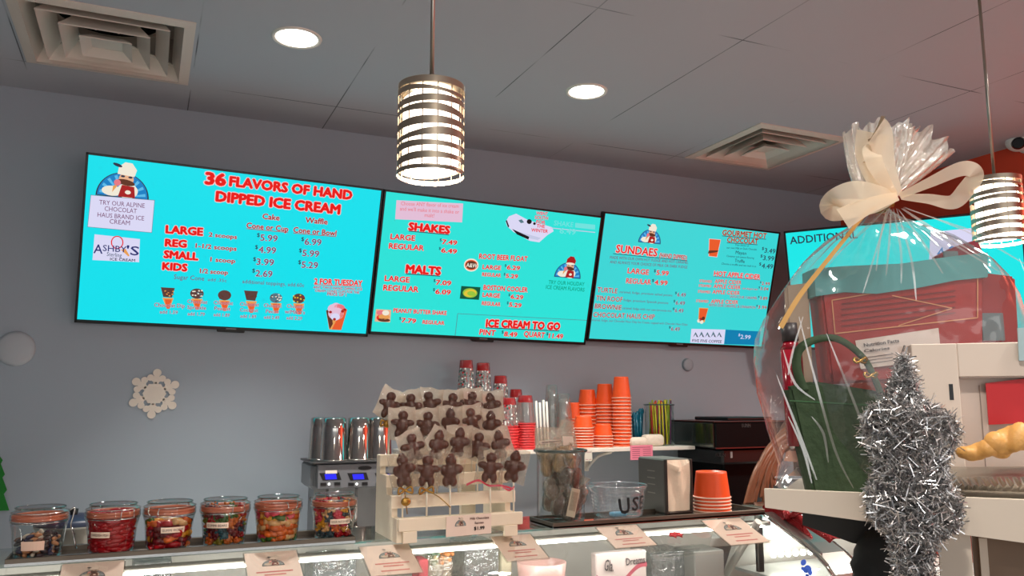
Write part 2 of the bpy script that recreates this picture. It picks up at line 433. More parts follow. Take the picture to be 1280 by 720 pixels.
def emblem(bm, fr, a, b, s, o, ix, cap_red=False):
    """shop badge: half dome with a white-hatted figure in a red vest. ix maps colour words to material slots"""
    e = fr.ell
    fr.poly(bm, [(a+s*1.06*math.cos(PI*k/24), b+s*(1.10*math.sin(PI*k/24)-0.04)) for k in range(25)], o, ix['dark'])
    fr.poly(bm, [(a+s*math.cos(PI*k/24), b+s*1.03*math.sin(PI*k/24)) for k in range(25)], o+0.0003, ix['blue'])
    for k in range(9):
        t = PI*(k+0.5)/9; d = 0.07
        fr.poly(bm, [(a+s*0.2*math.cos(t), b+s*0.2*math.sin(t)), (a+s*0.93*math.cos(t-d), b+s*0.96*math.sin(t-d)), (a+s*0.93*math.cos(t+d), b+s*0.96*math.sin(t+d))], o+0.0006, ix['lblue'])
    e(bm, a-0.42*s, b+0.22*s, 0.42*s, 0.22*s, o+0.0009, ix['cream'], 16)          # sleeve
    e(bm, a+0.18*s, b+0.28*s, 0.42*s, 0.34*s, o+0.0009, ix['cream'], 16)
    fr.poly(bm, [(a-0.18*s, b+0.0*s), (a+0.50*s, b+0.0*s), (a+0.44*s, b+0.48*s), (a-0.06*s, b+0.52*s)], o+0.0012, ix['vest'])
    e(bm, a+0.20*s, b+0.22*s, 0.12*s, 0.09*s, o+0.0015, ix['cream'], 12)
    e(bm, a+0.10*s, b+0.78*s, 0.30*s, 0.28*s, o+0.0015, ix['tan'], 16)            # face
    e(bm, a+0.10*s, b+0.64*s, 0.36*s, 0.13*s, o+0.0018, ix['brown'], 16, rot=-0.15)
    e(bm, a-0.04*s, b+0.90*s, 0.09*s, 0.05*s, o+0.0018, ix['dark'], 8); e(bm, a+0.26*s, b+0.88*s, 0.09*s, 0.05*s, o+0.0018, ix['dark'], 8)
    hat = ix['vest'] if cap_red else ix['cream']
    fr.poly(bm, [(a-0.26*s, b+0.98*s), (a+0.42*s, b+0.92*s), (a+0.50*s, b+1.22*s), (a+0.30*s, b+1.50*s), (a+0.02*s, b+1.52*s), (a-0.22*s, b+1.30*s)], o+0.0021, hat)
    if cap_red: e(bm, a+0.08*s, b+0.98*s, 0.36*s, 0.09*s, o+0.0024, ix['cream'], 14)
    else: e(bm, a-0.28*s, b+1.36*s, 0.20*s, 0.07*s, o+0.0024, ix['dark'], 10, rot=-0.3)
    fr.poly(bm, [(a-0.40*s, b+0.44*s), (a-0.14*s, b+0.60*s), (a-0.42*s, b+0.16*s)], o+0.0018, ix['cone'])
    e(bm, a-0.24*s, b+0.60*s, 0.14*s, 0.14*s, o+0.0021, ix['rose'], 12)
EMKEYS = ['dark', 'blue', 'lblue', 'cream', 'vest', 'tan', 'brown', 'cone', 'rose']
EMIX = {k: i for i, k in enumerate(EMKEYS)}
class Screen:
    def __init__(s, name, fr, W, H, label, colour, bez=0.009, bracket=True):
        s.fr = fr; s.t = thing(name, fr.w(W/2, 0, -0.02), label, 'menu screen', 'menu screens along the wall')
        b = NB(); fr.slab(b, 0, 0, W, H, -0.032, -0.004, 0, 0.004); fr.slab(b, 0.08, 0.05, W-0.08, H*0.75, -0.055, -0.03, 0, 0.01)
        for (a0, b0, a1, b1) in ((0, 0, W, 0.013), (0, H-bez, W, H), (0, 0, bez, H), (W-bez, 0, W, H)): fr.slab(b, a0, b0, a1, b1, -0.006, 0.004, 0, 0.001)
        fr.slab(b, W*0.5-0.055, -0.010, W*0.5+0.055, 0.004, -0.022, 0.003, 0, 0.003)
        obj('casing', b, m_case, s.t)
        b = NB(); fr.slab(b, W*0.5-0.02, 0.003, W*0.5+0.02, 0.008, 0.0035, 0.0045); obj('maker_plate', b, mat('plate_grey', (120, 122, 126), 0.4), s.t)
        b = NB(); fr.rect(b, bez, 0.013, W-bez, H-bez, 0.0); obj('display', b, S[colour], s.t)
        for i in range(2 if bracket else 0):
            b = NB(); fr.slab(b, W*(0.25+0.5*i)-0.03, H*0.3, W*(0.25+0.5*i)+0.03, H*0.55, -0.11, -0.05, 0, 0.004); obj('wall_bracket', b, m_case, s.t)
        s.L = NB(); s.keys = []
    def ix(s, k):
        if k not in s.keys: s.keys.append(k)
        return s.keys.index(k)
    def T(s, txt, x0, y0, x1, y1, h, c='red', bold=0.018, halo=None, hc='halo', ul=None):
        A, B = s.fr.hit(x0, y0), s.fr.hit(x1, y1); C2 = s.fr.hit((x0+x1)/2, (y0+y1)/2-h); Mx = s.fr.hit((x0+x1)/2, (y0+y1)/2)
        hh = math.hypot(C2[0]-Mx[0], C2[1]-Mx[1])
        letters(s.L, s.fr, txt, A, B, hh, 0.0010, s.ix(c), bold, halo, s.ix(hc) if halo else None)
        if ul:
            d = hh*0.22
            s.fr.poly(s.L, [(A[0], A[1]-d), (B[0], B[1]-d), (B[0], B[1]-d*0.45), (A[0], A[1]-d*0.45)], 0.0022, s.ix(ul))
    def R(s, txt, *a, **k): s.T(txt, *a, **{**dict(c='red', bold=0.060, halo=0.050), **k})
    def D(s, txt, x0, y0, x1, y1, h, c='plum', bold=0.012, halo=0.02, hc='halo', dollar=True, dx=1.2):
        s.T(txt, x0, y0, x1, y1, h, c, bold, halo, hc)
        if dollar: s.T('$', x0-h*0.55, y0-h*0.62, x0-h*0.1, y0-h*0.6, h*0.62, 'dark' if c != 'white' else c, 0.012)
    def pic(s, name, fn, keys, label=None):
        b = NB(); fn(b, {k: i for i, k in enumerate(keys)}); return obj(name, b, [S[k] for k in keys], s.t, label=label)
    def emblem(s, x0, y0, x1, y1, cap_red=False):
        A, B = s.fr.hit(x0, y0), s.fr.hit(x1, y1)
        s.pic('emblem', lambda b, i: emblem(b, s.fr, (A[0]+B[0])/2, (A[1]+B[1])/2, (B[0]-A[0])/2, 0.0012, i, cap_red), EMKEYS)
    def done(s): obj('lettering', s.L, [S[k] for k in s.keys], s.t)
def screen(name, x0, x1, H, label, colour, dn=0.0, roll=-0.9, lift=0.0):
    a = math.radians(roll); U0 = V3((1, 0, 0))      # the row hangs a touch out of true
    fr = Frame(V3((x0, 3.56, 1.802))+VT*lift, U0*math.cos(a)+VT*math.sin(a), VT*math.cos(a)-U0*math.sin(a)); fr.P0 = fr.P0+fr.n*dn
    return Screen(name, fr, x1-x0, H, label, colour)

# --- first screen
t1 = screen('menu_screen', -0.265, 0.886, 0.655, 'large wall screen listing 36 flavors of hand dipped ice cream, cones along its foot', 'cyan', 0, -0.9, 0.006)
R, T, D = t1.R, t1.T, t1.D
R('36', 256.9, 229.6, 281, 232, 14); R('FLAVORS OF HAND', 287, 232, 439, 249.3, 11)
R('DIPPED ICE CREAM', 270, 251, 424, 267.5, 11.5)
sm_ = dict(bold=0.022, halo=0.03, c='vest')
R('Cake', 328, 273.4, 349, 275.5, 6.5, **sm_); R('Waffle', 381.6, 278, 409, 280.5, 6.5, **sm_)
R('Cone or Cup', 308, 284.7, 360, 289.6, 6.5, ul='vest', **sm_); R('Cone or Bowl', 366.6, 290.3, 420, 294.8, 6.5, ul='vest', **sm_)
for tx, *p in (('5.99', 325.3, 300.6, 346.5, 302), ('6.99', 380.6, 305.7, 401.3, 306.8), ('4.99', 323, 315.6, 344.6, 317), ('5.99', 377.8, 319.8, 398.4, 321.3), ('3.99', 320.5, 330.7, 342, 331.9), ('5.29', 376.8, 334.5, 397, 335.5), ('2.69', 319.3, 345.1, 340, 346.4)): D(tx, *p, 7.6)
R('LARGE', 207.5, 291, 253, 294.2, 9); R('REG', 206.6, 307.4, 232.5, 309.2, 8.6); R('SMALL', 205, 322, 247, 325, 8.8); R('KIDS', 203.2, 336.7, 233.3, 338.9, 8.6)
R('2 scoops', 261, 295.4, 295.7, 298.7, 5, **sm_); R('1-1/2 scoops', 244.5, 309.5, 295.3, 313.4, 5.2, **sm_); R('1 scoop', 263, 326.5, 293.6, 328.8, 5.2, **sm_); R('1/2 scoop', 250, 341, 284.5, 343.2, 5.2, **sm_)
T('Sugar Cone', 217.3, 348.6, 255, 350.8, 5.6, 'plum', 0.005); T('add .35c', 259.5, 351, 283, 352.6, 3.8, 'plum', 0.005)
T('additional toppings, add.60c', 302.7, 353.8, 380, 358.8, 4.6, 'plum', 0.005)
R('2 FOR TUESDAY', 392.8, 354.6, 452.3, 357.2, 6.4, ul='red', bold=0.03); R('ANY TWO HAND DIPPED ICE', 391.6, 360.2, 452.3, 363.0, 2.9, c='plum', bold=0.012)
R('CREAM CONES CUPS FOR THE', 393.7, 364.4, 448.8, 367, 2.9, c='plum', bold=0.012); R('PRICE OF 1', 408.9, 369, 432.5, 370.3, 3.4, c='plum', bold=0.012)
for tx, *p in (('Chocolat Dip', 192.8, 383.2, 230.7, 384.6, 4.8), ('add 1.59', 199.7, 391.6, 222, 392.4, 4), ('Chocolat', 234, 378.6, 259, 379.8, 4.4), ('Sprinkle', 234, 386, 257.4, 387, 4.4), ('add 1.79', 234.5, 394, 255.7, 394.8, 4),
               ('Chocolat', 267, 380.2, 291, 381.2, 4.4), ('Peanut', 268, 387.2, 287.6, 388.2, 4.4), ('add 1.89', 267, 395, 286.7, 396, 4), ('Chocolat', 299.8, 382, 323.4, 383, 4.4), ('Coconut', 299.8, 389.2, 322.2, 390, 4.4), ('add 1.89', 300.3, 396.8, 320, 397.8, 4),
               ('Chocolat', 329.6, 383.6, 352, 384.6, 4.4), ('Pecan', 332.2, 391, 348, 391.6, 4.4), ('add 2.49', 330, 398.2, 348.6, 399, 4), ('Chocolat', 358.4, 384.4, 380, 385.6, 4.4), ("w/M&M's", 355.8, 391.4, 380.8, 392.8, 4.4), ('add 2.29', 358, 399, 377.3, 400, 4)):
    T(tx, *p, c='plum', bold=0.004, halo=0.03)
t1.emblem(121.3, 243.0, 184.2, 249.0)
def notice(b, i):
    t1.fr.ppoly(b, [(113.4, 243.4), (193.6, 250.0), (190, 291), (109.3, 283.7)], 0.0044, i['grey']); t1.fr.ppoly(b, [(113.9, 244.0), (193, 250.5), (189.5, 290.4), (109.9, 283.2)], 0.0048, i['white'])
    for tx, *p in (('TRY OUR ALPINE', 124, 255.3, 180.8, 259.8, 5.6), ('CHOCOLAT', 130.8, 263.3, 171, 266.5, 5.6), ('HAUS BRAND ICE', 121.9, 270.8, 180, 275.6, 5.6), ('CREAM', 137, 279.2, 162.3, 281.4, 5.6)):
        A, B = t1.fr.hit(p[0], p[1]), t1.fr.hit(p[2], p[3]); C = t1.fr.hit(p[0], p[1]-p[4])
        letters(b, t1.fr, tx, A, B, C[1]-A[1], 0.0046, i['plum'], 0.002)
t1.pic('notice_panel', notice, ['grey', 'white', 'plum'], 'white notice box with grey lettering')
def logo(b, i):
    f = t1.fr
    f.ppoly(b, [(118.2, 292.8), (175, 298.8), (173.9, 327.8), (115.6, 325)], 0.0010, i['white'])
    c = f.hit(146.5, 303); f.ell(b, c[0], c[1], 0.022, 0.026, 0.0014, i['red'], 20); f.ell(b, c[0], c[1], 0.018, 0.022, 0.0018, i['white'], 20)
    for tx, x0, y0, x1, y1, h, k, bo in (('A', 117, 316.2, 128, 317, 11, 'navy', 0.01), ('SHBY', 128.5, 313.5, 158, 315.5, 7.5, 'navy', 0.008), ("'S", 158, 318, 173.2, 319.4, 11, 'navy', 0.01), ('Sterling', 133.4, 319.8, 152, 321.6, 5, 'deep', 0), ('ICE CREAM', 137.7, 325.2, 168.7, 327, 3.2, 'dark', 0.02)):
        A, B = f.hit(x0, y0), f.hit(x1, y1); C = f.hit(x0, y0-h); letters(b, f, tx, A, B, C[1]-A[1], 0.0010, i[k], bo)
    f.ppoly(b, [(151, 312), (157, 311), (162, 319.5), (160.5, 320.5)], 0.0020, i['cone'])
t1.pic('ice_cream_logo', logo, ['white', 'red', 'navy', 'deep', 'dark', 'cone'])
def cone_pic(cx, ty, by, top, extra):
    def fn(b, i):
        f = t1.fr
        f.ppoly(b, [(cx-7, ty+13), (cx+7, ty+13.6), (cx+2, by), (cx-1.6, by)], 0.0004, i['cone'])
        f.ppoly(b, [(cx-4.2, by-12), (cx+4.6, by-11.6), (cx+2, by), (cx-1.6, by)], 0.0006, i['orange'])
        A = f.hit(cx, ty+7)
        if top == 'wrap': f.ppoly(b, [(cx-9, ty), (cx+8.5, ty+1), (cx+5, ty+13), (cx-6, ty+12)], 0.0007, i['choc'])
        else: f.ell(b, A[0], A[1], 0.026, 0.021, 0.0007, i[top], 18)
        random.seed(int(cx))
        for k in range(14):
            q = f.hit(cx+random.uniform(-6.5, 6.5), ty+7+random.uniform(-4, 4.5)); f.ell(b, q[0], q[1], 0.004, 0.003, 0.0009, i[random.choice(extra)], 6)
    t1.pic('cone_picture', fn, ['cone', 'orange', 'choc', 'brown', 'grey', 'cream', 'yellow', 'vest'])
for a in ((210, 359, 386, 'wrap', ['brown', 'cone']), (246.2, 360, 387, 'choc', ['cream', 'cream', 'grey']), (280.7, 362, 388.7, 'choc', ['brown', 'choc']), (314, 363, 391, 'wrap', ['brown', 'choc']), (345, 365.5, 391.5, 'grey', ['choc', 'cream']), (373.5, 366, 393, 'choc', ['yellow', 'yellow', 'vest', 'brown'])): cone_pic(*a)
def waffle(b, i):
    f = t1.fr
    f.ppoly(b, [(407.5, 388), (421, 392), (434, 386.5), (426.5, 412.5), (411.5, 411.8)], 0.0005, i['cone'])
    f.ppoly(b, [(407.5, 388), (414, 386), (416, 405), (412, 411.8)], 0.0006, i['brown'])
    f.ppoly(b, [(434, 386.5), (428, 386), (414.5, 411.9), (426.5, 412.5)], 0.0010, i['orange'])
    for x, y, r, k in ((420, 392, 0.034, 'pink'), (417, 386, 0.026, 'pink'), (424, 386, 0.026, 'rose'), (420, 383, 0.02, 'pink'), (419, 396, 0.02, 'white')):
        q = f.hit(x, y); f.ell(b, q[0], q[1], r, r*0.8, 0.0007+0.0001*(y-380)/4, i[k], 18)
    for x, y in ((413, 390), (428, 389), (431, 387), (418, 399)):
        q = f.hit(x, y); f.ell(b, q[0], q[1], 0.007, 0.006, 0.0013, i['vest'], 8)
t1.pic('waffle_cone_picture', waffle, ['cone', 'brown', 'orange', 'pink', 'rose', 'white', 'vest'])
t1.done()

# --- second screen
t2 = screen('menu_screen', 0.890, 1.984, 0.642, 'large wall screen listing shakes, malts and ice cream to go, second along the row', 'teal', 0, -0.9, 0.0)
R, T, D = t2.R, t2.T, t2.D
t2.pic('notice_panel', lambda b, i: t2.fr.ppoly(b, [(495.6, 250.2), (579, 254.4), (577.6, 278), (493.9, 274)], 0.0005, i['pink']), ['pink'])
for tx, *p in (('Choose ANY flavor of ice cream', 501, 256.4, 573, 259.8, 4.6), ("and we'll make it into a shake or", 499.6, 263, 573.5, 267.2, 4.6), ('malt!', 530.4, 270.9, 542.4, 271.8, 4.6)): T(tx, *p, c='rose', bold=0.004)
R('SHAKES', 510.7, 287.3, 561.3, 292, 9, ul='dark'); R('MALTS', 507.3, 340.6, 550, 343.6, 9.5, ul='dark')
m_ = dict(bold=0.026, halo=0.036)
for tx, *p in (('LARGE', 488, 298.7, 518.3, 300.9, 6.4), ('REGULAR', 486, 310.4, 529.3, 313.2, 6.4), ('LARGE', 480.7, 350.8, 511.3, 353, 6.4), ('REGULAR', 479, 362.6, 522.4, 365, 6.6), ('PEANUT BUTTER SHAKE', 491.6, 390.2, 557.7, 393.6, 4.8), ('REGULAR', 528, 404.5, 555, 405.9, 4.4),
               ('ROOT BEER FLOAT', 598.7, 323.2, 658.7, 326.6, 6), ('LARGE', 603, 336, 625.6, 337.4, 5), ('REGULAR', 602.4, 344.9, 625.7, 346.3, 4.3), ('BOSTON COOLER', 604, 362, 659, 365.2, 5.8), ('LARGE', 603, 370.7, 624.3, 372.2, 5), ('REGULAR', 602, 381, 625, 382.7, 4.5),
               ('PINT', 599, 417.8, 618.4, 419.4, 6.4), ('QUART', 654.4, 420.2, 680.3, 422.2, 6.4)): R(tx, *p, **m_)
for tx, *p in (('7.49', 552.4, 304.7, 570.7, 306.2, 5.4), ('6.49', 551.3, 315.3, 570.4, 317.1, 5.4), ('7.09', 544.7, 355.6, 563.3, 356.8, 5.6), ('6.09', 544, 367, 562.7, 368.3, 5.6), ('7.79', 501.6, 402.6, 519.3, 403.9, 5.2), ('6.29', 633.3, 336.4, 649.3, 337.8, 5), ('5.29', 632, 347, 646.7, 348, 4.8),
               ('6.29', 638, 373, 653.3, 374.3, 5), ('5.29', 636, 383, 651, 384.4, 5), ('8.49', 629.7, 420, 645.7, 421.1, 5.6), ('11.49', 685.7, 422.2, 703, 423.4, 5.6)):
    D(tx, *p, c='red', bold=0.028, halo=0.034)
R('ICE CREAM TO GO', 607.3, 408.2, 699, 412.2, 8.6, ul='dark')
T('TRY OUR HOLIDAY', 685.3, 354.8, 730, 357.4, 4.6, 'green', 0.016); T('ICE CREAM FLAVORS', 682, 360.8, 730, 364.4, 4.6, 'green', 0.016)
f = t2.fr
f.ppoly(t2.L, [(572, 391.7), (735, 400.2), (735, 400.8), (572, 392.3)], 0.0006, t2.ix('grey')); f.ppoly(t2.L, [(571.7, 392), (572.4, 392), (569.0, 421.5), (568.3, 421.5)], 0.0006, t2.ix('grey'))
T('SHAKE', 692, 281.5, 716, 284, 6, 'pale', 0.02); T('6.49', 699, 291.5, 719, 293.5, 7, 'pale', 0.02)
f.ppoly(t2.L, [(688, 284.4), (744, 290), (744, 291), (688, 285.4)], 0.0006, t2.ix('lilac')); f.ppoly(t2.L, [(719, 278.5), (744, 281), (743.6, 287), (718.6, 284.4)], 0.0006, t2.ix('pale'))
t2.emblem(693.5, 345.0, 724.5, 348.2, True)
def rv(b, i):
    f = t2.fr
    f.ppoly(b, [(632, 277), (636, 270.5), (645, 267), (660, 275), (690, 284), (692, 289), (684, 294), (674, 303), (662, 301), (642, 290), (634, 283)], 0.0005, i['white'])
    f.ppoly(b, [(640, 286), (661.5, 296), (660.5, 299.5), (646, 293)], 0.0008, i['black']); f.ppoly(b, [(632, 276), (633.5, 275), (636.5, 283), (635, 284.5)], 0.0008, i['black'])
    for x, y, r in ((661.5, 277, 0.013), (668, 279.5, 0.007), (651, 276.5, 0.006)):
        q = f.hit(x, y); f.ell(b, q[0], q[1], r, r*0.9, 0.0009, i['black'], 14)
    f.ppoly(b, [(648, 275.5), (652, 274), (655, 278), (651, 279)], 0.0010, i['grey']); f.ppoly(b, [(643, 288), (676, 297.5), (672, 300), (662, 298)], 0.0007, i['lilac'])
    for tx, *p in (('WENT', 670, 268.2, 684.3, 269.2, 4), ('SOUTH', 668.3, 273.4, 684.5, 274.8, 4), ('FOR', 670, 279, 681, 280, 4), ('THE', 670.4, 284, 680.5, 285, 4), ('WINTER', 663.7, 289.2, 684.3, 291, 4)):
        A, B = f.hit(p[0], p[1]), f.hit(p[2], p[3]); C = f.hit(p[0], p[1]-p[4]); letters(b, f, tx, A, B, C[1]-A[1], 0.0012, i['red'], 0.012, 0.05, i['pink'])
t2.pic('trailer_picture', rv, ['white', 'black', 'grey', 'lilac', 'red', 'pink'])
def rootbeer(b, i):
    f = t2.fr; c = f.hit(589, 331.3)
    f.ell(b, c[0], c[1], 0.036, 0.030, 0.0005, i['cream'], 26); f.ell(b, c[0], c[1], 0.031, 0.024, 0.0008, i['orange'], 26); f.ell(b, c[0], c[1], 0.027, 0.019, 0.0011, i['brown'], 26)
    A, B = f.hit(582.5, 333.5), f.hit(596, 334.6); letters(b, f, 'A&W', A, B, 0.018, 0.0011, i['cream'], 0.02)
t2.pic('root_beer_logo', rootbeer, ['cream', 'orange', 'brown'])
def limep(b, i):
    f = t2.fr; f.ppoly(b, [(576.6, 357.4), (600.6, 359), (598.6, 374.8), (574.6, 373.4)], 0.0005, i['forest'])
    c = f.hit(587.5, 366.2); f.ell(b, c[0], c[1], 0.036, 0.022, 0.0008, i['lime'], 24); f.ell(b, c[0], c[1], 0.030, 0.017, 0.0011, i['yellow'], 24, rot=0.2); f.ell(b, c[0]+0.006, c[1]-0.002, 0.020, 0.011, 0.0013, i['lime'], 18)
t2.pic('cooler_picture', limep, ['forest', 'lime', 'yellow'])
def pbp(b, i):
    f = t2.fr; f.ppoly(b, [(470, 386.4), (489, 387.4), (487.6, 403), (468.4, 401.8)], 0.0005, i['tan'])
    for x, y, ra, rb, k in ((476, 391, 0.02, 0.012, 'rose'), (480, 396, 0.026, 0.012, 'cone'), (480, 400, 0.028, 0.008, 'brown'), (482, 391, 0.016, 0.012, 'cream'), (474, 397, 0.012, 0.012, 'red')):
        q = f.hit(x, y); f.ell(b, q[0], q[1], ra, rb, 0.0007+0.0002*(x-473)/3, i[k], 16)
t2.pic('peanut_butter_picture', pbp, ['tan', 'rose', 'cone', 'brown', 'cream', 'red'])
t2.done()

# --- third screen
t3 = screen('menu_screen', 1.990, 3.094, 0.645, 'large wall screen listing sundaes, hot chocolate and apple cider, nearest the corner', 'aqua', 0.004, -0.5, 0.004)
R, T, D = t3.R, t3.T, t3.D
t3.emblem(798.3, 302.2, 824.8, 304.4)
R('SUNDAES', 769.5, 315.3, 820.6, 320.4, 9.2, bold=0.02); R('(HAND DIPPED)', 823.8, 321.2, 858, 324.6, 5, bold=0.02, c='vest')
f = t3.fr; f.ppoly(t3.L, [(766, 316.6), (858.6, 325.4), (858.6, 326.2), (766, 317.4)], 0.0024, t3.ix('dark'))
T('MADE WITH OUR OWN HOT FUDGE AND HOT CARAMEL', 762, 323.2, 859.8, 330, 3.4, 'plum', 0.008); T('AND ALWAYS YOUR CHOICE OF MILK OR DARK FUDGE', 762, 328.9, 858.6, 335.6, 3.4, 'plum', 0.008)
for tx, *p in (('LARGE', 784, 341.2, 810.3, 343.4, 6.2), ('REGULAR', 782.2, 353.8, 813, 355.6, 6)): R(tx, *p, bold=0.016, halo=0.03)
for tx, *p in (('5.99', 820, 343.4, 835, 344.6, 5.6), ('4.99', 817.6, 355.6, 833.6, 356.6, 5.6)): D(tx, *p, c='red', bold=0.02, halo=0.03)
for tx, *p in (('TURTLE', 746.2, 364.8, 771, 366.5, 5.8), ('TIN ROOF', 744.5, 375.2, 777.5, 377.3, 5.8), ('BROWNIE', 743, 385.2, 776.3, 387.4, 5.8), ('CHOCOLAT HAUS CHIP', 741, 396, 817.6, 399, 5.8)): T(tx, *p, c='vest', bold=0.008, halo=0.028)
for tx, *p in (('caramel, fudge, premium salted pecans', 774, 366, 840, 370.4, 2.8), ('fudge, premium Spanish peanuts', 779, 376.2, 834.8, 380, 2.8), ('caramel, fudge with our own brownie mix', 777.5, 386.2, 839, 389.9, 2.8), ('caramel, fudge, our Chocolat Haus Chip Ice Cream, topped with Chocolat Haus Chips', 738.2, 400.9, 859, 406.8, 2.6)): T(tx, *p, c='plum', bold=0.004)
for tx, *p in (('6.49', 846, 370.2, 856.6, 371.1, 4.6), ('6.49', 844, 380.4, 855.4, 381.4, 4.6), ('6.49', 843, 390, 853.6, 390.8, 4.6), ('6.49', 838.3, 413.1, 849, 413.8, 4.6)): D(tx, *p, bold=0.01, halo=0.02)
R('GOURMET HOT', 902.5, 293.8, 957.4, 298, 6.4, bold=0.02, halo=0.022, hc='cone', ul='dark', c='vest'); R('CHOCOLAT', 908.4, 302.4, 946.7, 305, 6, bold=0.02, halo=0.022, hc='cone', ul='dark', c='vest')
for tx, *p in (('Your choice of', 918.4, 307, 935.5, 308.4, 2.3), ('our own Milk or Dark Chocolat', 907.8, 310.5, 945.6, 313, 2.3), ('Cinnamon and cayenne flavoring', 907.8, 321, 942, 323.6, 2.3), ('Choose a truffle and we melt it in', 901.3, 330.5, 944.4, 334, 2.3)): T(tx, *p, c='dark', bold=0.004)
T('Mayan', 919, 317.3, 932.2, 318.5, 4, 'dark', 0.006); T('Truffle', 917.8, 327.4, 930.2, 328.8, 4, 'dark', 0.006)
for tx, *p in (('3.49', 955, 315.6, 968.3, 317, 5.6), ('3.99', 953.2, 325, 966.8, 326, 5.6), ('4.49', 951.5, 335, 965.4, 336, 5.6)): D(tx, *p, c='dark', bold=0.012, halo=None)
R('HOT APPLE CIDER', 892, 344.4, 949.5, 349, 5.6, bold=0.02, ul='plum')
for tx, *p in (('STEAMED', 874, 352.4, 889.3, 353.5, 3), ('STEAMED', 873, 358.2, 888.6, 359.1, 3), ('STEAMED', 872, 365.6, 887.6, 366.6, 3), ('STEAMED', 869.7, 377.4, 885, 378.2, 3), ('APPLE CIDER', 893, 353.6, 926, 355.4, 4.6), ('APPLE CIDER', 891.3, 359.8, 925, 361.6, 4.6), ('APPLE CIDER', 890.2, 366.8, 924, 368.6, 4.6), ('APPLE CIDER', 888.2, 378.8, 922, 380.2, 4.6)):
    R(tx, *p, bold=0.014, halo=0.022)
for tx, *p in (('with whipped cream', 927.3, 361.6, 946.8, 362.6, 2.4), ('WITH OUR CARAMEL', 911.8, 372.3, 946.2, 374.1, 3), ('WITH OUR CARAMEL & CINNAMON', 885.2, 382.7, 943.8, 385.7, 3)): R(tx, *p, c='plum', bold=0.008, halo=0.02)
for tx, *p in (('2.99', 951.5, 355.9, 961.8, 356.7, 3.6), ('3.04', 949.8, 362.3, 960, 363.1, 3.6), ('3.89', 949.2, 374.1, 958.6, 374.9, 3.6), ('3.99', 947, 385.5, 957.7, 386.4, 3.8)): D(tx, *p, c='vest', bold=0.012, halo=0.02)
def cupp(b, i):
    f = t3.fr; f.ppoly(b, [(886.2, 298.2), (901.1, 299.4), (896.4, 321.6), (885.6, 320.4)], 0.0005, i['halo']); f.ppoly(b, [(886.8, 298.8), (900.5, 299.9), (895.8, 320.9), (886.2, 319.8)], 0.0008, i['orange'])
    f.ppoly(b, [(886, 313), (898, 313), (896.8, 315), (884.5, 317)], 0.0010, i['brown'])
t3.pic('hot_cup_picture', cupp, ['halo', 'orange', 'brown'])
def cider(b, i):
    f = t3.fr; f.ppoly(b, [(873.8, 384.6), (885.4, 385.2), (880.6, 403), (872.6, 402.4)], 0.0005, i['cone']); f.ppoly(b, [(874.6, 385.6), (884.6, 386.2), (881.5, 398), (873.6, 397)], 0.0007, i['orange'])
    for x, y, k in ((873.5, 401, 'cream'), (877, 402.5, 'cream'), (875.5, 399.5, 'vest'), (879, 398, 'brown')):
        q = f.hit(x, y); f.ell(b, q[0], q[1], 0.011, 0.01, 0.0010, i[k], 12)
t3.pic('cider_picture', cider, ['cone', 'orange', 'cream', 'vest', 'brown'])
def coffee(b, i):
    f = t3.fr; f.ppoly(b, [(864.2, 411), (906.7, 412), (904.8, 430.2), (862.6, 428.4)], 0.0005, i['white']); f.ppoly(b, [(907, 412), (950.6, 414.3), (949, 431.3), (905.1, 430.2)], 0.0005, i['ocean'])
    for k in range(5):
        x = 866+7.4*k; f.ppoly(b, [(x, 421.5+k*0.1), (x+3.4, 415-(k % 2)*0.8), (x+7, 422+k*0.1), (x+3.6, 418)], 0.0008, i['grey']); f.ppoly(b, [(x+3.2, 416), (x+6.4, 421.4), (x+4.6, 421)], 0.0010, i['dark'])
    for tx, x0, y0, x1, y1, h, c in (('FIVE FIVE COFFEE', 864.8, 427.2, 901.4, 428.6, 3.4, 'dark'), ('2.99', 925, 423.2, 937.4, 424, 5, 'white'), ('$', 922.6, 420, 924.6, 420.1, 3.2, 'white')):
        A, B = f.hit(x0, y0), f.hit(x1, y1); C = f.hit(x0, y0-h); letters(b, f, tx, A, B, C[1]-A[1], 0.0008, i[c], 0.012)
t3.pic('coffee_panel', coffee, ['white', 'ocean', 'grey', 'dark'])
t3.done()

# --- the angled screen in the corner
hu = V3((0.605, -0.797, 0)).normalized(); hn = V3((-hu.y*-1, 0, 0)); hn = V3((hu.y, -hu.x, 0)).normalized()   # towards the shop
tl = atY(979.5, 289.5, 3.18); ti = math.radians(15.7)
v4 = V3((0, 0, 1))*math.cos(ti)+hn*math.sin(ti)
f4 = Frame(tl-v4*0.62, hu, v4)
t4 = Screen('menu_screen', f4, 1.04, 0.62, 'angled wall screen in the corner, headed by black capitals, behind the wrapped gift', 'bright', bracket=False)
t4.T('ADDITIONAL', 988, 305.2, 1072, 297.5, 9.2, 'dark', 0.016)
t4.pic('notice_panel', lambda b, i: f4.ppoly(b, [(1163, 290), (1216, 285), (1212, 352), (1160, 352)], 0.0006, i['white']), ['white'])
t4.T('4.99', 1172, 322, 1206, 318, 12, 'blue', 0.006)
t4.done()

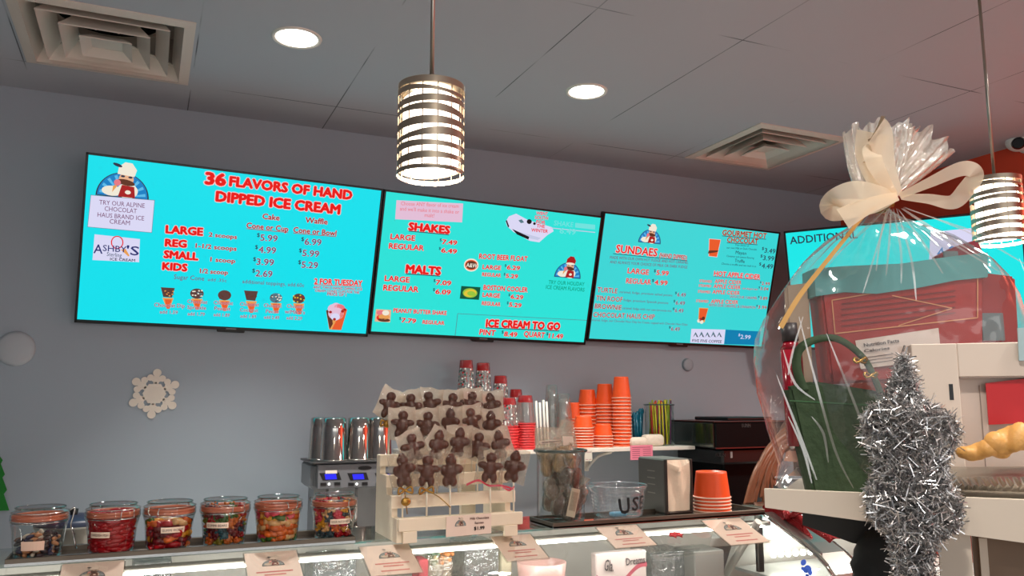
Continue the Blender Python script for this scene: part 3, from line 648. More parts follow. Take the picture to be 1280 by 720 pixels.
# ================================================================ things on the walls
# pendant lamps
m_mirror = mat('mirror_steel', (214, 198, 176), 0.32, 1.0)
m_rod = mat('brushed_rod', (176, 168, 156), 0.3, 0.9)
m_lampglow = mat('lamp_glass', (255, 250, 240), 0.4, emit=(255, 244, 226), strength=3.2)
m_bulb = mat('lamp_bulb', (255, 250, 240), 0.4, emit=(255, 246, 232), strength=14.0)
def pendant(x, y, zb, zt, label):
    t = thing('pendant_lamp', (x, y, zb), label, 'pendant lamp', 'striped steel pendant lamps')
    r = 0.064; h = zt-zb
    b = NB(); cyl(b, (x, y, zt), (x, y, CEIL-0.02), 0.0042, n=10); obj('rod', b, m_rod, t)
    b = NB(); lathe(b, [(0.001, CEIL-0.0005), (0.055, CEIL-0.0005), (0.055, CEIL-0.018), (0.012, CEIL-0.026), (0.001, CEIL-0.026)], 28, (x, y, 0)); obj('ceiling_plate', b, m_rod, t)
    b = NB(); lathe(b, [(0.0045, zt+0.012), (0.020, zt+0.010), (0.028, zt+0.002), (0.028, zt-0.010), (0.0045, zt-0.010)], 24, (x, y, 0))
    lathe(b, [(0.028, zt-0.004), (r-0.002, zt-0.007), (r-0.002, zt-0.010), (0.028, zt-0.008)], 40, (x, y, 0)); obj('top_cap', b, m_rod, t)
    b = NB(); lathe(b, [(0.046, zt-0.022), (0.053, zt-0.028), (0.053, zb+0.022), (0.050, zb+0.014)], 32, (x, y, 0)); obj('glass_diffuser', b, m_lampglow, t)
    b = NB(); ball(b, (x, y, zb+0.035), (0.026, 0.026, 0.03)); obj('bulb', b, m_bulb, t)
    # outer shade: slanting steel bands with gaps between them
    random.seed(3); b = NB(); n = 48
    edges = [0.0, 0.095, 0.22, 0.34, 0.47, 0.60, 0.72, 0.83, 0.93]
    for k, e in enumerate(edges):
        top = (edges[k+1] if k+1 < len(edges) else 1.0)
        wd = (top-e)*random.uniform(0.46, 0.62)
        if k == 0: wd = 0.05
        tilt = random.uniform(0.016, 0.036)*random.choice((-1, 1)); ph = random.uniform(0, 2*PI)
        if k in (0, len(edges)-1): tilt = 0
        if k == len(edges)-1: wd = 0.07
        rows = [[], []]
        for j in range(n):
            a = 2*PI*j/n
            z0 = zb+h*min(max(e+tilt*math.sin(a+ph), 0), 1); z1 = zb+h*min(max(e+wd+tilt*0.5*math.sin(a*2+ph*1.7)+tilt*math.sin(a+ph), 0.02), 1)
            for q, z in enumerate((z0, z1)): rows[q].append(b.verts.new(V3((x+r*math.cos(a), y+r*math.sin(a), z))))
        for j in range(n):
            j2 = (j+1) % n; f = b.faces.new((rows[0][j], rows[0][j2], rows[1][j2], rows[1][j])); f.smooth = True
    for j in range(14):  # thin uprights shaped to stand in for reflected light streaks
        a = 2*PI*j/14+0.1; cyl(b, (x+r*0.985*math.cos(a), y+r*0.985*math.sin(a), zb), (x+r*0.985*math.cos(a), y+r*0.985*math.sin(a), zt-0.006), 0.0011, n=5)
    obj('banded_shade', b, m_mirror, t)
    b = NB(); lathe(b, [(r, zb), (r+0.0012, zb+0.002), (r, zb+0.005), (r-0.0015, zb+0.003), (r, zb)], 48, (x, y, 0)); obj('rim', b, m_rod, t)
    l = bpy.data.lights.new('pendant_lamp_light', 'POINT'); l.energy = PENDANT_POWER; l.shadow_soft_size = 0.03; l.color = (1.0, 0.93, 0.82)
    o = bpy.data.objects.new('pendant_lamp_light', l); COL.objects.link(o); o.location = (x, y, zb-0.01)
p = atY(538, 219, 1.44); q = atY(538, 109, 1.44); pendant(p.x, 1.44, p.z-0.004, q.z, 'striped steel pendant lamp hanging in front of the first two menu screens')
p2_ = atY(1250, 306, 1.44); pendant(p2_.x, 1.44, p.z-0.004, q.z, 'striped steel pendant lamp hanging before the red wall at far right')

# security camera on the red wall
m_white = mat('white_plastic', (222, 220, 216), 0.4, noise=0.02)
c = atX(1276, 176, WALLX-0.05); t = thing('security_camera', (WALLX, c.y, c.z-0.05), 'small white dome security camera high on the red wall', 'security camera')
b = NB(); cyl(b, (WALLX-0.001, c.y, c.z), (WALLX-0.03, c.y, c.z), 0.055, 0.05, 24); obj('mount', b, m_white, t)
b = NB(); ball(b, (WALLX-0.07, c.y, c.z-0.008), (0.058, 0.052, 0.046), u=24, v=16); obj('housing', b, m_white, t)
b = NB(); d = (CAM-V3((WALLX-0.07, c.y, c.z-0.008))).normalized(); cyl(b, V3((WALLX-0.07, c.y, c.z-0.014))+d*0.046, V3((WALLX-0.07, c.y, c.z-0.014))+d*0.060, 0.030, 0.022, 20); obj('lens', b, mat('lens_black', (10, 10, 12), 0.1), t)

# round wall caps, snowflake, paper tree
for x, y, r, lb in ((20, 436, 0.066, 'round grey cap on the wall left of the paper snowflake'), (859, 456, 0.034, 'small round grey cap on the wall below the sundaes screen')):
    p = atY(x, y, WALLY); b = NB(); M = Matrix.Rotation(PI/2, 4, 'X')
    r_ = lathe(b, [(r, 0.0005), (r, 0.006), (r*0.93, 0.013), (r*0.8, 0.016), (r*0.4, 0.018), (0.003, 0.0185)], 36, p, 0, M); cap(b, r_[-1])
    setp(obj('wall_disc', b, mat('cap_paint', (172, 178, 184), 0.5, noise=0.03) if r > 0.05 else mat('cap_paint_small', (150, 158, 166), 0.5, noise=0.03), smooth=True), lb, 'wall disc')
p = atY(193, 492, WALLY); b = NB(); fr = Frame((p.x, WALLY-0.004, p.z), (1, 0, 0), (0, 0, 1))
n6 = []
for k in range(6):
    a = PI/3*k+0.45
    def pl(d, s): return (d*math.cos(a)-s*math.sin(a), d*math.sin(a)+s*math.cos(a))
    for (d0, d1, w0, w1) in ((0.018, 0.078, 0.010, 0.010),):
        fr.poly(b, [pl(d0, -w0), pl(d1, -w1), pl(d1, w1), pl(d0, w0)], 0.0)
    for d, s, r in ((0.083, 0, 0.016), (0.062, 0.022, 0.013), (0.062, -0.022, 0.013)):
        q = pl(d, s); fr.ell(b, q[0], q[1], r, r, 0.0003, 0, 14)
    fr.poly(b, [pl(0.034, -0.006), pl(0.042, -0.006), pl(0.066, 0.024), pl(0.058, 0.028)], 0.0001); fr.poly(b, [pl(0.034, 0.006), pl(0.042, 0.006), pl(0.066, -0.024), pl(0.058, -0.028)], 0.0001)
fr.ell(b, 0, 0, 0.044, 0.044, 0.0004, 0, 6)
r_ = bmesh.ops.extrude_face_region(b, geom=list(b.faces)); bmesh.ops.translate(b, verts=[v for v in r_['geom'] if isinstance(v, bmesh.types.BMVert)], vec=(0, -0.002, 0))
obj('paper_snowflake', b, mat('snow_paper', (232, 222, 208), 0.8, noise=0.04), None, False, 'pale six-armed paper snowflake stuck on the grey wall', 'wall decoration')
b = NB(); p = atY(-8, 640, WALLY); p1 = atY(8, 575, WALLY); s = (p1.z-p.z)
fr = Frame((p.x, WALLY-0.004, p.z), (1, 0, 0), (0, 0, 1))
half = [(0.0, 1.15), (0.022, 1.0), (0.016, 0.93), (0.034, 0.72), (0.026, 0.66), (0.046, 0.42), (0.036, 0.34), (0.060, 0.02), (0.012, 0.02), (0.012, -0.2)]
pts = [(x*0.9-0.004, z*s) for x, z in half]+[(-x*0.9-0.004, z*s) for x, z in half[::-1]]
fr.poly(b, pts[:-1], 0.0); r_ = bmesh.ops.extrude_face_region(b, geom=list(b.faces)); bmesh.ops.translate(b, verts=[v for v in r_['geom'] if isinstance(v, bmesh.types.BMVert)], vec=(0, -0.002, 0))
obj('paper_tree', b, mat('tree_felt', (24, 122, 40), 0.8, noise=0.1, nscale=40), None, False, 'flat green paper fir tree on the wall at the left edge', 'wall decoration')

# ================================================================ wall shelf and what stands on it
m_shelf = mat('shelf_white', (226, 218, 206), 0.45, noise=0.02)
SZ = 1.2985; SY = 3.25; SX1 = atY(869, 557, SY).x; SX0 = 1.02
t = thing('wall_shelf', (1.7, WALLY, SZ-0.13), 'narrow white wall shelf carrying the cup stacks and straw jar', 'shelf')
b = NB(); bx(b, SX0, SX1, SY, WALLY-0.001, SZ-0.017, SZ, 0, 0.002); obj('board', b, m_shelf, t)
for x in (atY(745, 570, 3.5).x, 1.2):
    b = NB(); bx(b, x-0.012, x+0.012, WALLY-0.008, WALLY-0.001, SZ-0.13, SZ-0.018, 0, 0.002); bx(b, x-0.010, x+0.010, SY+0.10, WALLY-0.008, SZ-0.026, SZ-0.018)
    tube(b, smooth_path([(x, WALLY-0.01, SZ-0.12), (x, WALLY-0.06, SZ-0.085), (x, WALLY-0.13, SZ-0.05), (x, SY+0.11, SZ-0.026)], 5), 0.007, 6)
    obj('bracket', b, m_shelf, t)
def note(name, px, py, px2, py2, Y, m, lb, lines):
    A = atY(px, py2, Y); B = atY(px2, py, Y); f = Frame((A.x, Y, A.z), (1, 0, 0), (0, 0, 1)); W, H = B.x-A.x, B.z-A.z
    t = thing(name, (A.x+W/2, Y, A.z), lb, 'note')
    b = NB(); f.slab(b, 0, 0, W, H, 0.0004, 0.0014); obj('paper', b, m, t)
    b = NB()
    for k in range(lines):
        z = H*(0.85-0.7*k/max(lines-1, 1)); f.rect(b, W*0.08, z-H*0.02, W*(0.42 if k else 0.9), z+H*0.02, 0.0018); 
        if k: f.rect(b, W*0.56, z-H*0.02, W*0.92, z+H*0.02, 0.0018)
    obj('writing', b, mat('ink_'+name, (150, 70, 90), 0.7), t)
note('price_note', 788, 556, 815.5, 575, SY-0.0005, mat('pink_paper', (226, 128, 150), 0.75, noise=0.04), 'pink paper note hanging from the wall shelf edge by the orange cups', 6)
note('tag_note', 731, 563, 740, 576.5, SY-0.0005, mat('cream_paper', (206, 200, 186), 0.75, noise=0.04), 'small off-white tag under the wall shelf beside the tall candy jar', 2)

# paper cups
m_orange = mat('orange_cup', (236, 84, 30), 0.4, noise=0.04, nscale=30)
m_rim = mat('cup_rim', (244, 200, 176), 0.5)
def make_cup(name, rt, rb, h, lb, cat, group, mo, mr, loc, flare=0.004):
    """a cup standing upside down: mouth radius rt at the bottom, base radius rb on top"""
    t = thing(name, loc, lb, cat, group); c = V3(loc)
    b = NB(); r = lathe(b, [(rt, 0.004), (rb, h-0.006), (rb-0.001, h), (rb-0.004, h), (rb-0.005, h-0.006), (0.001, h-0.006)], 28, c); 
    lathe(b, [(rt-0.0012, 0.004), (rb-0.006, h-0.007), (0.001, h-0.008)], 28, c); obj('body', b, mo, t)
    b = NB(); tube(b, [c+V3(((rt+0.001)*math.cos(2*PI*k/28), (rt+0.001)*math.sin(2*PI*k/28), flare/2)) for k in range(28)], flare/2, 6, closed=True); obj('rim', b, mr, t)
    return t
G = 'upturned orange paper cups in the shelf stacks'
cup0 = None
stk = [('tallest, rightmost stack', 778, 471, 3.33, 15, 0.0440, 0.034, 0.1), ('stack left of the tallest', 757, 480, 3.42, 13, 0.0445, 0.035, 0.1), ('stack behind the low front stacks', 735, 487, 3.47, 12, 0.0450, 0.036, 0.075), ('low front stack at the left', 729.5, 520, 3.30, 8, 0.0440, 0.036, 0.055), ('low front stack before the tall ones', 754, 530, 3.30, 5, 0.0440, 0.036, 0.055), ('hindmost left stack', 717, 503, 3.50, 9, 0.043, 0.036, 0.08)]
for nm, x, ty, Y, n, rt, rb, h in stk:
    p = atY(x, 557, Y); zt = atY(x, ty, Y).z; H = zt-SZ; pitch = (H-h)/(n-1)
    first = make_cup('paper_cup', rt, rb, h, 'topmost upturned orange cup, '+nm+' on the wall shelf', 'paper cup', G, m_orange, m_rim, (p.x, Y, SZ+pitch*(n-1)))
    for k in range(n-1):
        dup(first, (p.x, Y, SZ+pitch*k+0.0002), None, 'orange cup nested in the '+nm+' on the shelf', 'orange cups nested in the '+nm)

# clear printed cups
def holiday(name):
    m = film(name, (236, 240, 236), 0.10, 0.5, 2.0, 0.1, haze=0.30, hazecol=(206, 210, 206)); nt = m.node_tree
    if 'printed' in nt.nodes: return m
    out = nt.nodes['Material Output']; src = out.inputs[0].links[0].from_socket
    tc = nt.nodes.new('ShaderNodeTexCoord'); vo = nt.nodes.new('ShaderNodeTexVoronoi'); vo.inputs['Scale'].default_value = 75; vo.name = 'printed'
    nt.links.new(tc.outputs['Object'], vo.inputs['Vector'])
    lt = nt.nodes.new('ShaderNodeMath'); lt.operation = 'LESS_THAN'; lt.inputs[1].default_value = 0.36; nt.links.new(vo.outputs['Distance'], lt.inputs[0])
    cr = nt.nodes.new('ShaderNodeValToRGB'); el = cr.color_ramp.elements; cr.color_ramp.interpolation = 'CONSTANT'
    el[0].color = lin((190, 40, 48)); el[1].position = 0.55; el[1].color = lin((40, 96, 84)); e = el.new(0.75); e.color = lin((230, 232, 226)); e = el.new(0.3); e.color = lin((60, 50, 52))
    sp = nt.nodes.new('ShaderNodeSeparateColor'); nt.links.new(vo.outputs['Color'], sp.inputs[0]); nt.links.new(sp.outputs[0], cr.inputs[0])
    df = nt.nodes.new('ShaderNodeBsdfDiffuse'); nt.links.new(cr.outputs[0], df.inputs[0])
    mx = nt.nodes.new('ShaderNodeMixShader'); nt.links.new(lt.outputs[0], mx.inputs[0]); nt.links.new(src, mx.inputs[1]); nt.links.new(df.outputs[0], mx.inputs[2]); nt.links.new(mx.outputs[0], out.inputs[0])
    return m
m_hol = holiday('printed_clear_plastic')
m_clearcup = film('clear_cup_plastic', (236, 240, 238), 0.12, 0.6, 2.0, 0.08, haze=0.16, hazecol=(214, 214, 210))
m_redplastic = mat('red_print', (196, 40, 44), 0.35, noise=0.08)
m_redclear = film('red_clear_plastic', (230, 90, 88), 0.10, 0.5, 2.0, 0.1, haze=0.55, hazecol=(200, 48, 50))
def clear_cup(x, ty, Y, n, h, rt, rb, body, nm, pitch):
    p = atY(x, 557, Y); zt = atY(x, ty, Y).z; H = zt-SZ
    pitch = (H-h)/(n-1); L = (p.x, Y, SZ+pitch*(n-1)); c = V3(L)
    t = thing('plastic_cup', L, 'topmost upturned clear cup with red base, '+nm, 'plastic cup', 'topmost clear cups of the shelf stacks')
    b = NB(); lathe(b, [(rt, 0.004), (rb+(rt-rb)*0.25, h*0.75)], 24, c); obj('body', b, body, t)
    b = NB(); lathe(b, [(rb+(rt-rb)*0.25, h*0.75), (rb, h-0.003), (rb-0.003, h), (rb-0.006, h-0.003), (0.001, h-0.003)], 24, c); obj('red_base', b, m_redclear, t)
    b = NB(); tube(b, [c+V3((rt*math.cos(2*PI*k/24), rt*math.sin(2*PI*k/24), 0.002)) for k in range(24)], 0.0022, 6, closed=True); obj('rim', b, m_redplastic, t)
    # nested cups: what shows of each is its rim and the red band above it
    L2 = V3((p.x, Y, SZ))
    u = thing('plastic_cup', L2, 'red-rimmed clear cup nested in the '+nm, 'plastic cup', 'clear cups nested in the '+nm)
    b = NB(); lathe(b, [(rt, 0.004), (rt-0.0012, 0.004+pitch)], 24, L2); obj('red_band', b, m_redplastic, u)
    b = NB(); tube(b, [L2+V3((rt*math.cos(2*PI*k/24), rt*math.sin(2*PI*k/24), 0.002)) for k in range(24)], 0.0022, 6, closed=True); obj('rim', b, mat('red_rim', (214, 66, 66), 0.4), u)
    for k in range(1, n-1): dup(u, (p.x, Y, SZ+pitch*k))
clear_cup(582, 450, 3.46, 15, 0.145, 0.040, 0.029, m_hol, 'tallest clear stack', 0.008)
clear_cup(603.5, 453.5, 3.46, 15, 0.145, 0.040, 0.030, m_hol, 'stack second from the left', 0.008)
clear_cup(625.5, 469.5, 3.46, 12, 0.145, 0.040, 0.029, m_hol, 'third clear stack from the left', 0.008)
clear_cup(645, 486.5, 3.48, 9, 0.150, 0.040, 0.027, m_clearcup, 'clear stack half hidden behind the front pair', 0.008)
clear_cup(635.5, 497, 3.31, 9, 0.125, 0.045, 0.031, m_hol, 'front clear stack touching the chocolate pops', 0.010)
clear_cup(656.5, 494, 3.31, 11, 0.125, 0.046, 0.031, m_clearcup, 'front clear stack with a tall red band', 0.010)

# clear lids / cups and wrapped straws
for x, ty, Y, r0, r1, lb in ((690, 481, 3.46, 0.034, 0.026, 'tall sleeve of clear plastic cups behind the wrapped straws'), (704.5, 492, 3.42, 0.040, 0.030, 'shorter sleeve of clear plastic cups beside the orange cups')):
    p = atY(x, 557, Y); zt = atY(x, ty, Y).z; t = thing('cup_sleeve', (p.x, Y, SZ), lb, 'cup sleeve')
    b = NB(); pr = []
    H = zt-SZ; n = 9
    for k in range(n):
        z = H*0.62*k/n; pr += [(r0, z), (r0+0.002, z+0.003), (r0, z+0.006)]
    pr += [(r0, H*0.62), (r1, H-0.004), (r1-0.004, H), (0.001, H)]
    lathe(b, pr, 22, (p.x, Y, SZ)); obj('clear_cups', b, m_clearcup, t)
    b = NB(); lathe(b, [(r0*0.7, 0.004), (r1*0.7, H*0.9)], 14, (p.x, Y, SZ)); obj('inner_cups', b, film('cup_haze', (230, 234, 234), 0.1, 0.5, 2, 0.15, haze=0.25, hazecol=(220, 220, 216)), t)
m_strawp = mat('straw_wrap', (226, 224, 214), 0.5, noise=0.04)
t0 = None
for k, (x, ty) in enumerate(((672.5, 501), (677, 503), (681.5, 500), (685.5, 502))):
    Y = 3.34; p = atY(x, 557, Y); zt = atY(x-1.2, ty, Y); b = NB(); cyl(b, (p.x, Y, SZ+0.001), (zt.x, Y+0.01, zt.z), 0.0055, n=8)
    obj('wrapped_straw', b, m_strawp, None, False, 'white paper wrapped straw standing behind the candy bags on the wall shelf', 'straw', 'white wrapped straws on the wall shelf')

# glass of coloured straws
m_glass = film('clear_glass', (240, 246, 244), 0.03, 0.75, 2.6, 0.02)
m_glassrim = film('green_glass_edge', (150, 190, 178), 0.15, 0.7, 1.5, 0.03)
Y = 3.36; p = atY(825, 557, Y); zt = atY(825, 505, Y).z; r = 0.070
t = thing('straw_jar', (p.x, Y, SZ), 'clear glass jar of coloured straws at the right of the wall shelf', 'jar')
b = NB(); q = lathe(b, [(0.001, 0.004), (r-0.006, 0.004), (r-0.006, 0.001), (r-0.003, 0.001), (r, 0.008), (r, zt-SZ-0.012), (r+0.002, zt-SZ-0.004)], 36, (p.x, Y, SZ)); obj('glass', b, m_glass, t)
b = NB(); tube(b, [(p.x+(r+0.002)*math.cos(2*PI*k/36), Y+(r+0.002)*math.sin(2*PI*k/36), zt-0.003) for k in range(36)], 0.0035, 6, closed=True); obj('rim', b, m_glassrim, t)
random.seed(11)
SC = [('lime', (150, 176, 40)), ('yellow', (214, 200, 44)), ('yellow', (214, 200, 44)), ('orange', (212, 110, 48)), ('purple', (96, 44, 92)), ('green', (70, 118, 40)), ('red', (196, 58, 44)), ('lime', (150, 176, 40))]
for k in range(58):
    cn, cc = SC[k % 8]; a = k*2.4; rr = (r-0.014)*math.sqrt((k+0.5)/58)
    x0, y0 = p.x+rr*math.cos(a)*0.93, Y+rr*math.sin(a)*0.93
    ex, ey = min(max(rr*math.cos(a)+0.010+random.uniform(-0.02, 0.024), -0.058), 0.058), rr*math.sin(a)*0.8
    b = NB(); cyl(b, (x0, y0, SZ+0.006), (p.x+ex*0.95, Y+ey*0.95, zt+random.uniform(-0.012, 0.022)), 0.0040, n=7)
    obj('drinking_straw', b, mat('straw_'+cn, cc, 0.4), None, False, cn+' drinking straw standing in the glass jar on the wall shelf', 'straw', cn+' straws in the glass jar')
random.seed(5)
for k in range(12):
    x = 796+random.uniform(-3.5, 6); Y2 = 3.40+random.uniform(-0.02, 0.02); p = atY(x, 557, Y2); q = atY(x+random.uniform(-3, 2), 515+random.uniform(-2, 8), Y2)
    b = NB(); cyl(b, (p.x, Y2, SZ+0.001), (q.x, Y2, q.z), 0.005, 0.006, 7); ball(b, (q.x, Y2, q.z), (0.010, 0.005, 0.016), u=8, v=6)
    obj('plastic_spoon', b, mat('teal_plastic', (14, 98, 122), 0.25), None, False, 'teal plastic spoon standing between the orange cups and the straw jar', 'spoon', 'teal plastic spoons on the wall shelf')
# folded white paper sleeves lying before the jar
Y = 3.27
for (x0, y0, x1, y1, lb) in ((790, 557, 812, 546.5, 'flat cream paper bag stack lying before the teal spoons'), (808, 557, 832, 543, 'puffed cream paper bag stack lying before the straw jar')):
    A, B = atY(x0, y0, Y), atY(x1, y1, Y); b = NB(); box(b, ((A.x+B.x)/2, Y+0.03, (SZ+B.z)/2), (B.x-A.x, 0.055, B.z-SZ), None, 0, 0.018, 3)
    obj('paper_bag_stack', b, mat('cream_bag', (226, 214, 196), 0.7, noise=0.05, nscale=60, bump=0.3), None, True, lb, 'paper bags')

# ================================================================ back counter, mixer, coffee brewer
m_steel = mat('brushed_steel', (176, 172, 166), 0.28, 0.95, noise=0.05, nscale=8)
m_steeld = mat('dark_steel', (104, 100, 96), 0.35, 0.85, noise=0.05)
m_chrome = mat('polished_steel', (200, 196, 190), 0.08, 1.0)
m_black = mat('black_plastic', (16, 16, 18), 0.35, noise=0.05)
t = thing('back_counter', (1.0, 3.3, 0), 'white topped back counter running along the wall behind the display case', 'counter')
b = NB(); bx(b, -1.6, 3.2, 2.92, WALLY-0.001, 0.895, 0.935, 0, 0.004); obj('worktop', b, mat('counter_white', (206, 204, 198), 0.4, noise=0.03), t)
b = NB(); bx(b, -1.58, 3.18, 2.96, WALLY-0.002, 0, 0.894); obj('cabinet', b, mat('counter_grey', (120, 122, 126), 0.5, noise=0.03), t)
# mixer
t = thing('drink_mixer', (0.75, 3.3, 0.935), 'grey triple drink mixer with blue displays, steel cups on its top', 'mixer')
Y = 3.15; A = atY(379, 612, Y+0.06); B = atY(379, 583, Y+0.06); x0 = 0.590; x1 = 0.955; z0, z1 = 1.175, 1.268
b = NB(); bx(b, x0, x1, Y+0.045, Y+0.26, z0, z1+0.004, 0, 0.012)
def wedge(b, x0, x1, ya, yb, z0, z1, yt, mi=0):
    P = [(x0, ya, z0), (x1, ya, z0), (x1, yt, z1), (x0, yt, z1), (x0, yb, z0), (x1, yb, z0), (x1, yb, z1), (x0, yb, z1)]
    for f in ((0, 1, 2, 3), (5, 4, 7, 6), (4, 0, 3, 7), (1, 5, 6, 2), (3, 2, 6, 7), (4, 5, 1, 0)): quad(b, [P[i] for i in f], mi)
wedge(b, x0+0.02, x1, Y, Y+0.06, z0+0.008, z1, Y+0.014)
obj('head_housing', b, mat('mixer_grey', (108, 110, 114), 0.4, 0.3, noise=0.03), t)
b = NB(); bx(b, x0-0.004, x1+0.004, Y+0.002, Y+0.265, z1+0.004, z1+0.012, 0, 0.003); obj('top_mat', b, m_black, t)
b = NB(); bx(b, x0+0.03, x1-0.02, Y+0.13, Y+0.25, 0.97, z0); obj('column', b, mat('mixer_column', (118, 118, 120), 0.35, 0.6), t)
b = NB(); bx(b, x0-0.01, x1+0.01, Y+0.0, Y+0.26, 0.936, 0.972, 0, 0.01); obj('base', b, mat('mixer_base', (92, 94, 98), 0.4, 0.3), t)
fr = Frame((x0+0.02, Y, z0+0.008), (1, 0, 0), (0, 0.014, z1-z0-0.008))
for k, px in enumerate((412.5, 447, 481)):
    a = fr.hit(px, 597)
    b = NB(); fr.poly(b, [(a[0]-0.040, a[1]+0.018), (a[0]+0.034, a[1]+0.018), (a[0]+0.043, a[1]-0.010), (a[0]-0.028, a[1]-0.010)], 0.001); d = obj('display_panel', b, m_black, t)
    b = NB(); fr.poly(b, [(a[0]-0.021, a[1]+0.013), (a[0]+0.022, a[1]+0.013), (a[0]+0.026, a[1]-0.007), (a[0]-0.017, a[1]-0.007)], 0.0018); obj('blue_readout', b, mat('readout', (0, 0, 0), 0.3, emit=(40, 40, 250), strength=1.0), d)
    b = NB(); fr.slab(b, a[0]-0.036, a[1]-0.030, a[0]-0.014, a[1]-0.018, 0, 0.003); fr.slab(b, a[0]+0.016, a[1]-0.030, a[0]+0.038, a[1]-0.018, 0, 0.003); obj('push_buttons', b, m_black, d)
    b = NB(); ball(b, fr.w(a[0]-0.004, a[1]-0.024, 0.002), 0.0045, u=8, v=6); obj('indicator_light', b, mat('indicator', (255, 255, 255), 0.3, emit=(255, 255, 245), strength=2.0), d)
a = fr.hit(456, 585); b = NB(); fr.ell(b, a[0], a[1], 0.027, 0.008, 0.001, 0, 20); obj('badge', b, m_black, t)
a = fr.hit(414, 590); b = NB(); fr.rect(b, a[0]-0.022, a[1]-0.006, a[0]+0.022, a[1]+0.006, 0.001); obj('sticker', b, mat('sticker_cream', (220, 206, 190), 0.7), t)
for k in range(3):
    xx = (x0+0.065)+0.112*k; b = NB(); cyl(b, (xx, Y+0.05, z0), (xx, Y+0.05, 1.03), 0.006, n=8); ball(b, (xx, Y+0.05, 1.03), (0.014, 0.014, 0.006), u=10, v=6); obj('spindle', b, m_chrome, t)
tz = z1+0.012
def steel_cup(x, y, h, rt, rb, lb):
    t = thing('mixing_cup', (x, y, tz), lb, 'mixing cup', 'steel mixing cups on the drink mixer')
    b = NB(); lathe(b, [(rt, 0), (rt+0.002, 0.002), (rt, 0.005), (rb+(rt-rb)*0.3, h*0.72), (rb+0.001, h*0.75), (rb, h-0.004), (rb-0.006, h), (0.001, h)], 32, (x, y, tz)); obj('body', b, m_chrome, t)
    b = NB(); tube(b, [(x+rt*math.cos(2*PI*k/32), y+rt*math.sin(2*PI*k/32), tz+0.002) for k in range(32)], 0.0022, 6, closed=True); obj('rim', b, m_steel, t)
zt = atY(415, 522, 3.23).z-tz
for px, Yc, rt, rb, lb in ((400.5, 3.31, 0.047, 0.040, 'steel mixing cup at the back left corner of the drink mixer'), (417, 3.22, 0.052, 0.046, 'steel mixing cup at the front of the drink mixer, near its left end'), (448, 3.23, 0.050, 0.044, 'steel mixing cup in the middle of the drink mixer top'), (474, 3.23, 0.050, 0.044, 'steel mixing cup half hidden by the white candy rack')):
    steel_cup(atY(px, 560, Yc).x, Yc, zt, rt, rb, lb)

# steel topping pan behind the first jars
t = thing('topping_pan', (-0.20, 2.7, 0.935), 'round steel topping pot with a dark lid behind the first two jars', 'pot'); c = V3((-0.19, 3.08, 0.935)); zt = atY(92, 651, 3.0).z
b = NB(); lathe(b, [(0.001, 0.001), (0.10, 0.001), (0.108, 0.01), (0.108, zt-0.935-0.03), (0.112, zt-0.935-0.026), (0.112, zt-0.935-0.018)], 36, c); t.location = c; WL[t.name] = c.copy(); obj('pot', b, m_steel, t)
b = NB(); lathe(b, [(0.113, zt-0.935-0.018), (0.113, zt-0.935-0.004), (0.10, zt-0.935+0.004), (0.02, zt-0.935+0.010), (0.001, zt-0.935+0.010)], 36, c); obj('lid', b, mat('lid_blue_black', (30, 42, 66), 0.4), t)
b = NB(); lathe(b, [(0.001, zt-0.935+0.03), (0.014, zt-0.935+0.028), (0.012, zt-0.935+0.010)], 14, c); obj('knob', b, m_black, t)

# coffee brewer
Y = 3.12; A = atY(895, 561, Y); B = atY(895, 528, Y); x0 = A.x; x1 = x0+0.42; z0, z1 = A.z, B.z; yb = 3.5
t = thing('coffee_brewer', ((x0+x1)/2, 3.3, 0.935), 'large black coffee brewer on the back counter at the end of the wall shelf', 'coffee brewer')
b = NB(); bx(b, x0, x1, Y, yb, z0, z1, 0, 0.006); obj('head', b, mat('brewer_black', (8, 8, 10), 0.5, noise=0.03, spec=0.12), t)
b = NB(); bx(b, x0-0.006, x0-0.0005, Y+0.01, yb-0.01, z0+0.004, z1-0.004, 0, 0.002); obj('side_panel', b, mat('brewer_side', (92, 96, 92), 0.12, 0.9), t)
b = NB(); bx(b, x0-0.004, x1+0.004, Y-0.003, yb, z1, z1+0.006, 0, 0.002); bx(b, x0, x1, Y-0.003, Y+0.004, z0-0.001, z0+0.005); obj('trim', b, mat('brewer_trim', (96, 52, 50), 0.3, 0.5), t)
b = NB(); bx(b, x0+0.12, x1-0.03, Y+0.06, yb-0.06, z1+0.006, z1+0.022, 0, 0.004); obj('lid', b, m_black, t)
fr = Frame((x0, Y, z0), (1, 0, 0), (0, 0, 1)); a = fr.hit(927, 534); a2 = fr.hit(938, 534); b = NB(); letters(b, fr, 'BUNN', a, a2, 0.017, 0.0004, 0, 0.02); obj('lettering', b, mat('brewer_print', (200, 200, 200), 0.5), t)
b = NB(); bx(b, x0+0.05, x1, Y+0.02, yb, z0-0.075, z0-0.002, 0, 0.01); obj('brew_head', b, m_black, t)
fr = Frame((x0, Y+0.02, z0-0.075), (1, 0, 0), (0, 0, 1)); a = fr.hit(890, 571); a2 = fr.hit(902, 571); b = NB(); letters(b, fr, 'BUNN', (a[0]+0.02, a[1]), (a2[0]+0.02, a2[1]), 0.015, 0.0004, 0, 0.02); fr.slab(b, a2[0]+0.05, a[1]-0.008, a2[0]+0.062, a[1]+0.022, 0, 0.002); obj('badge', b, mat('brewer_badge', (150, 150, 150), 0.5), t)
b = NB(); bx(b, x0+0.12, x1, Y+0.10, yb, 0.97, z0-0.075, 0, 0.006); obj('column', b, mat('brewer_column', (8, 8, 10), 0.5, spec=0.12), t)
b = NB(); bx(b, x0+0.05, x1, Y, yb, 0.936, 0.972, 0, 0.006); obj('base', b, m_black, t)

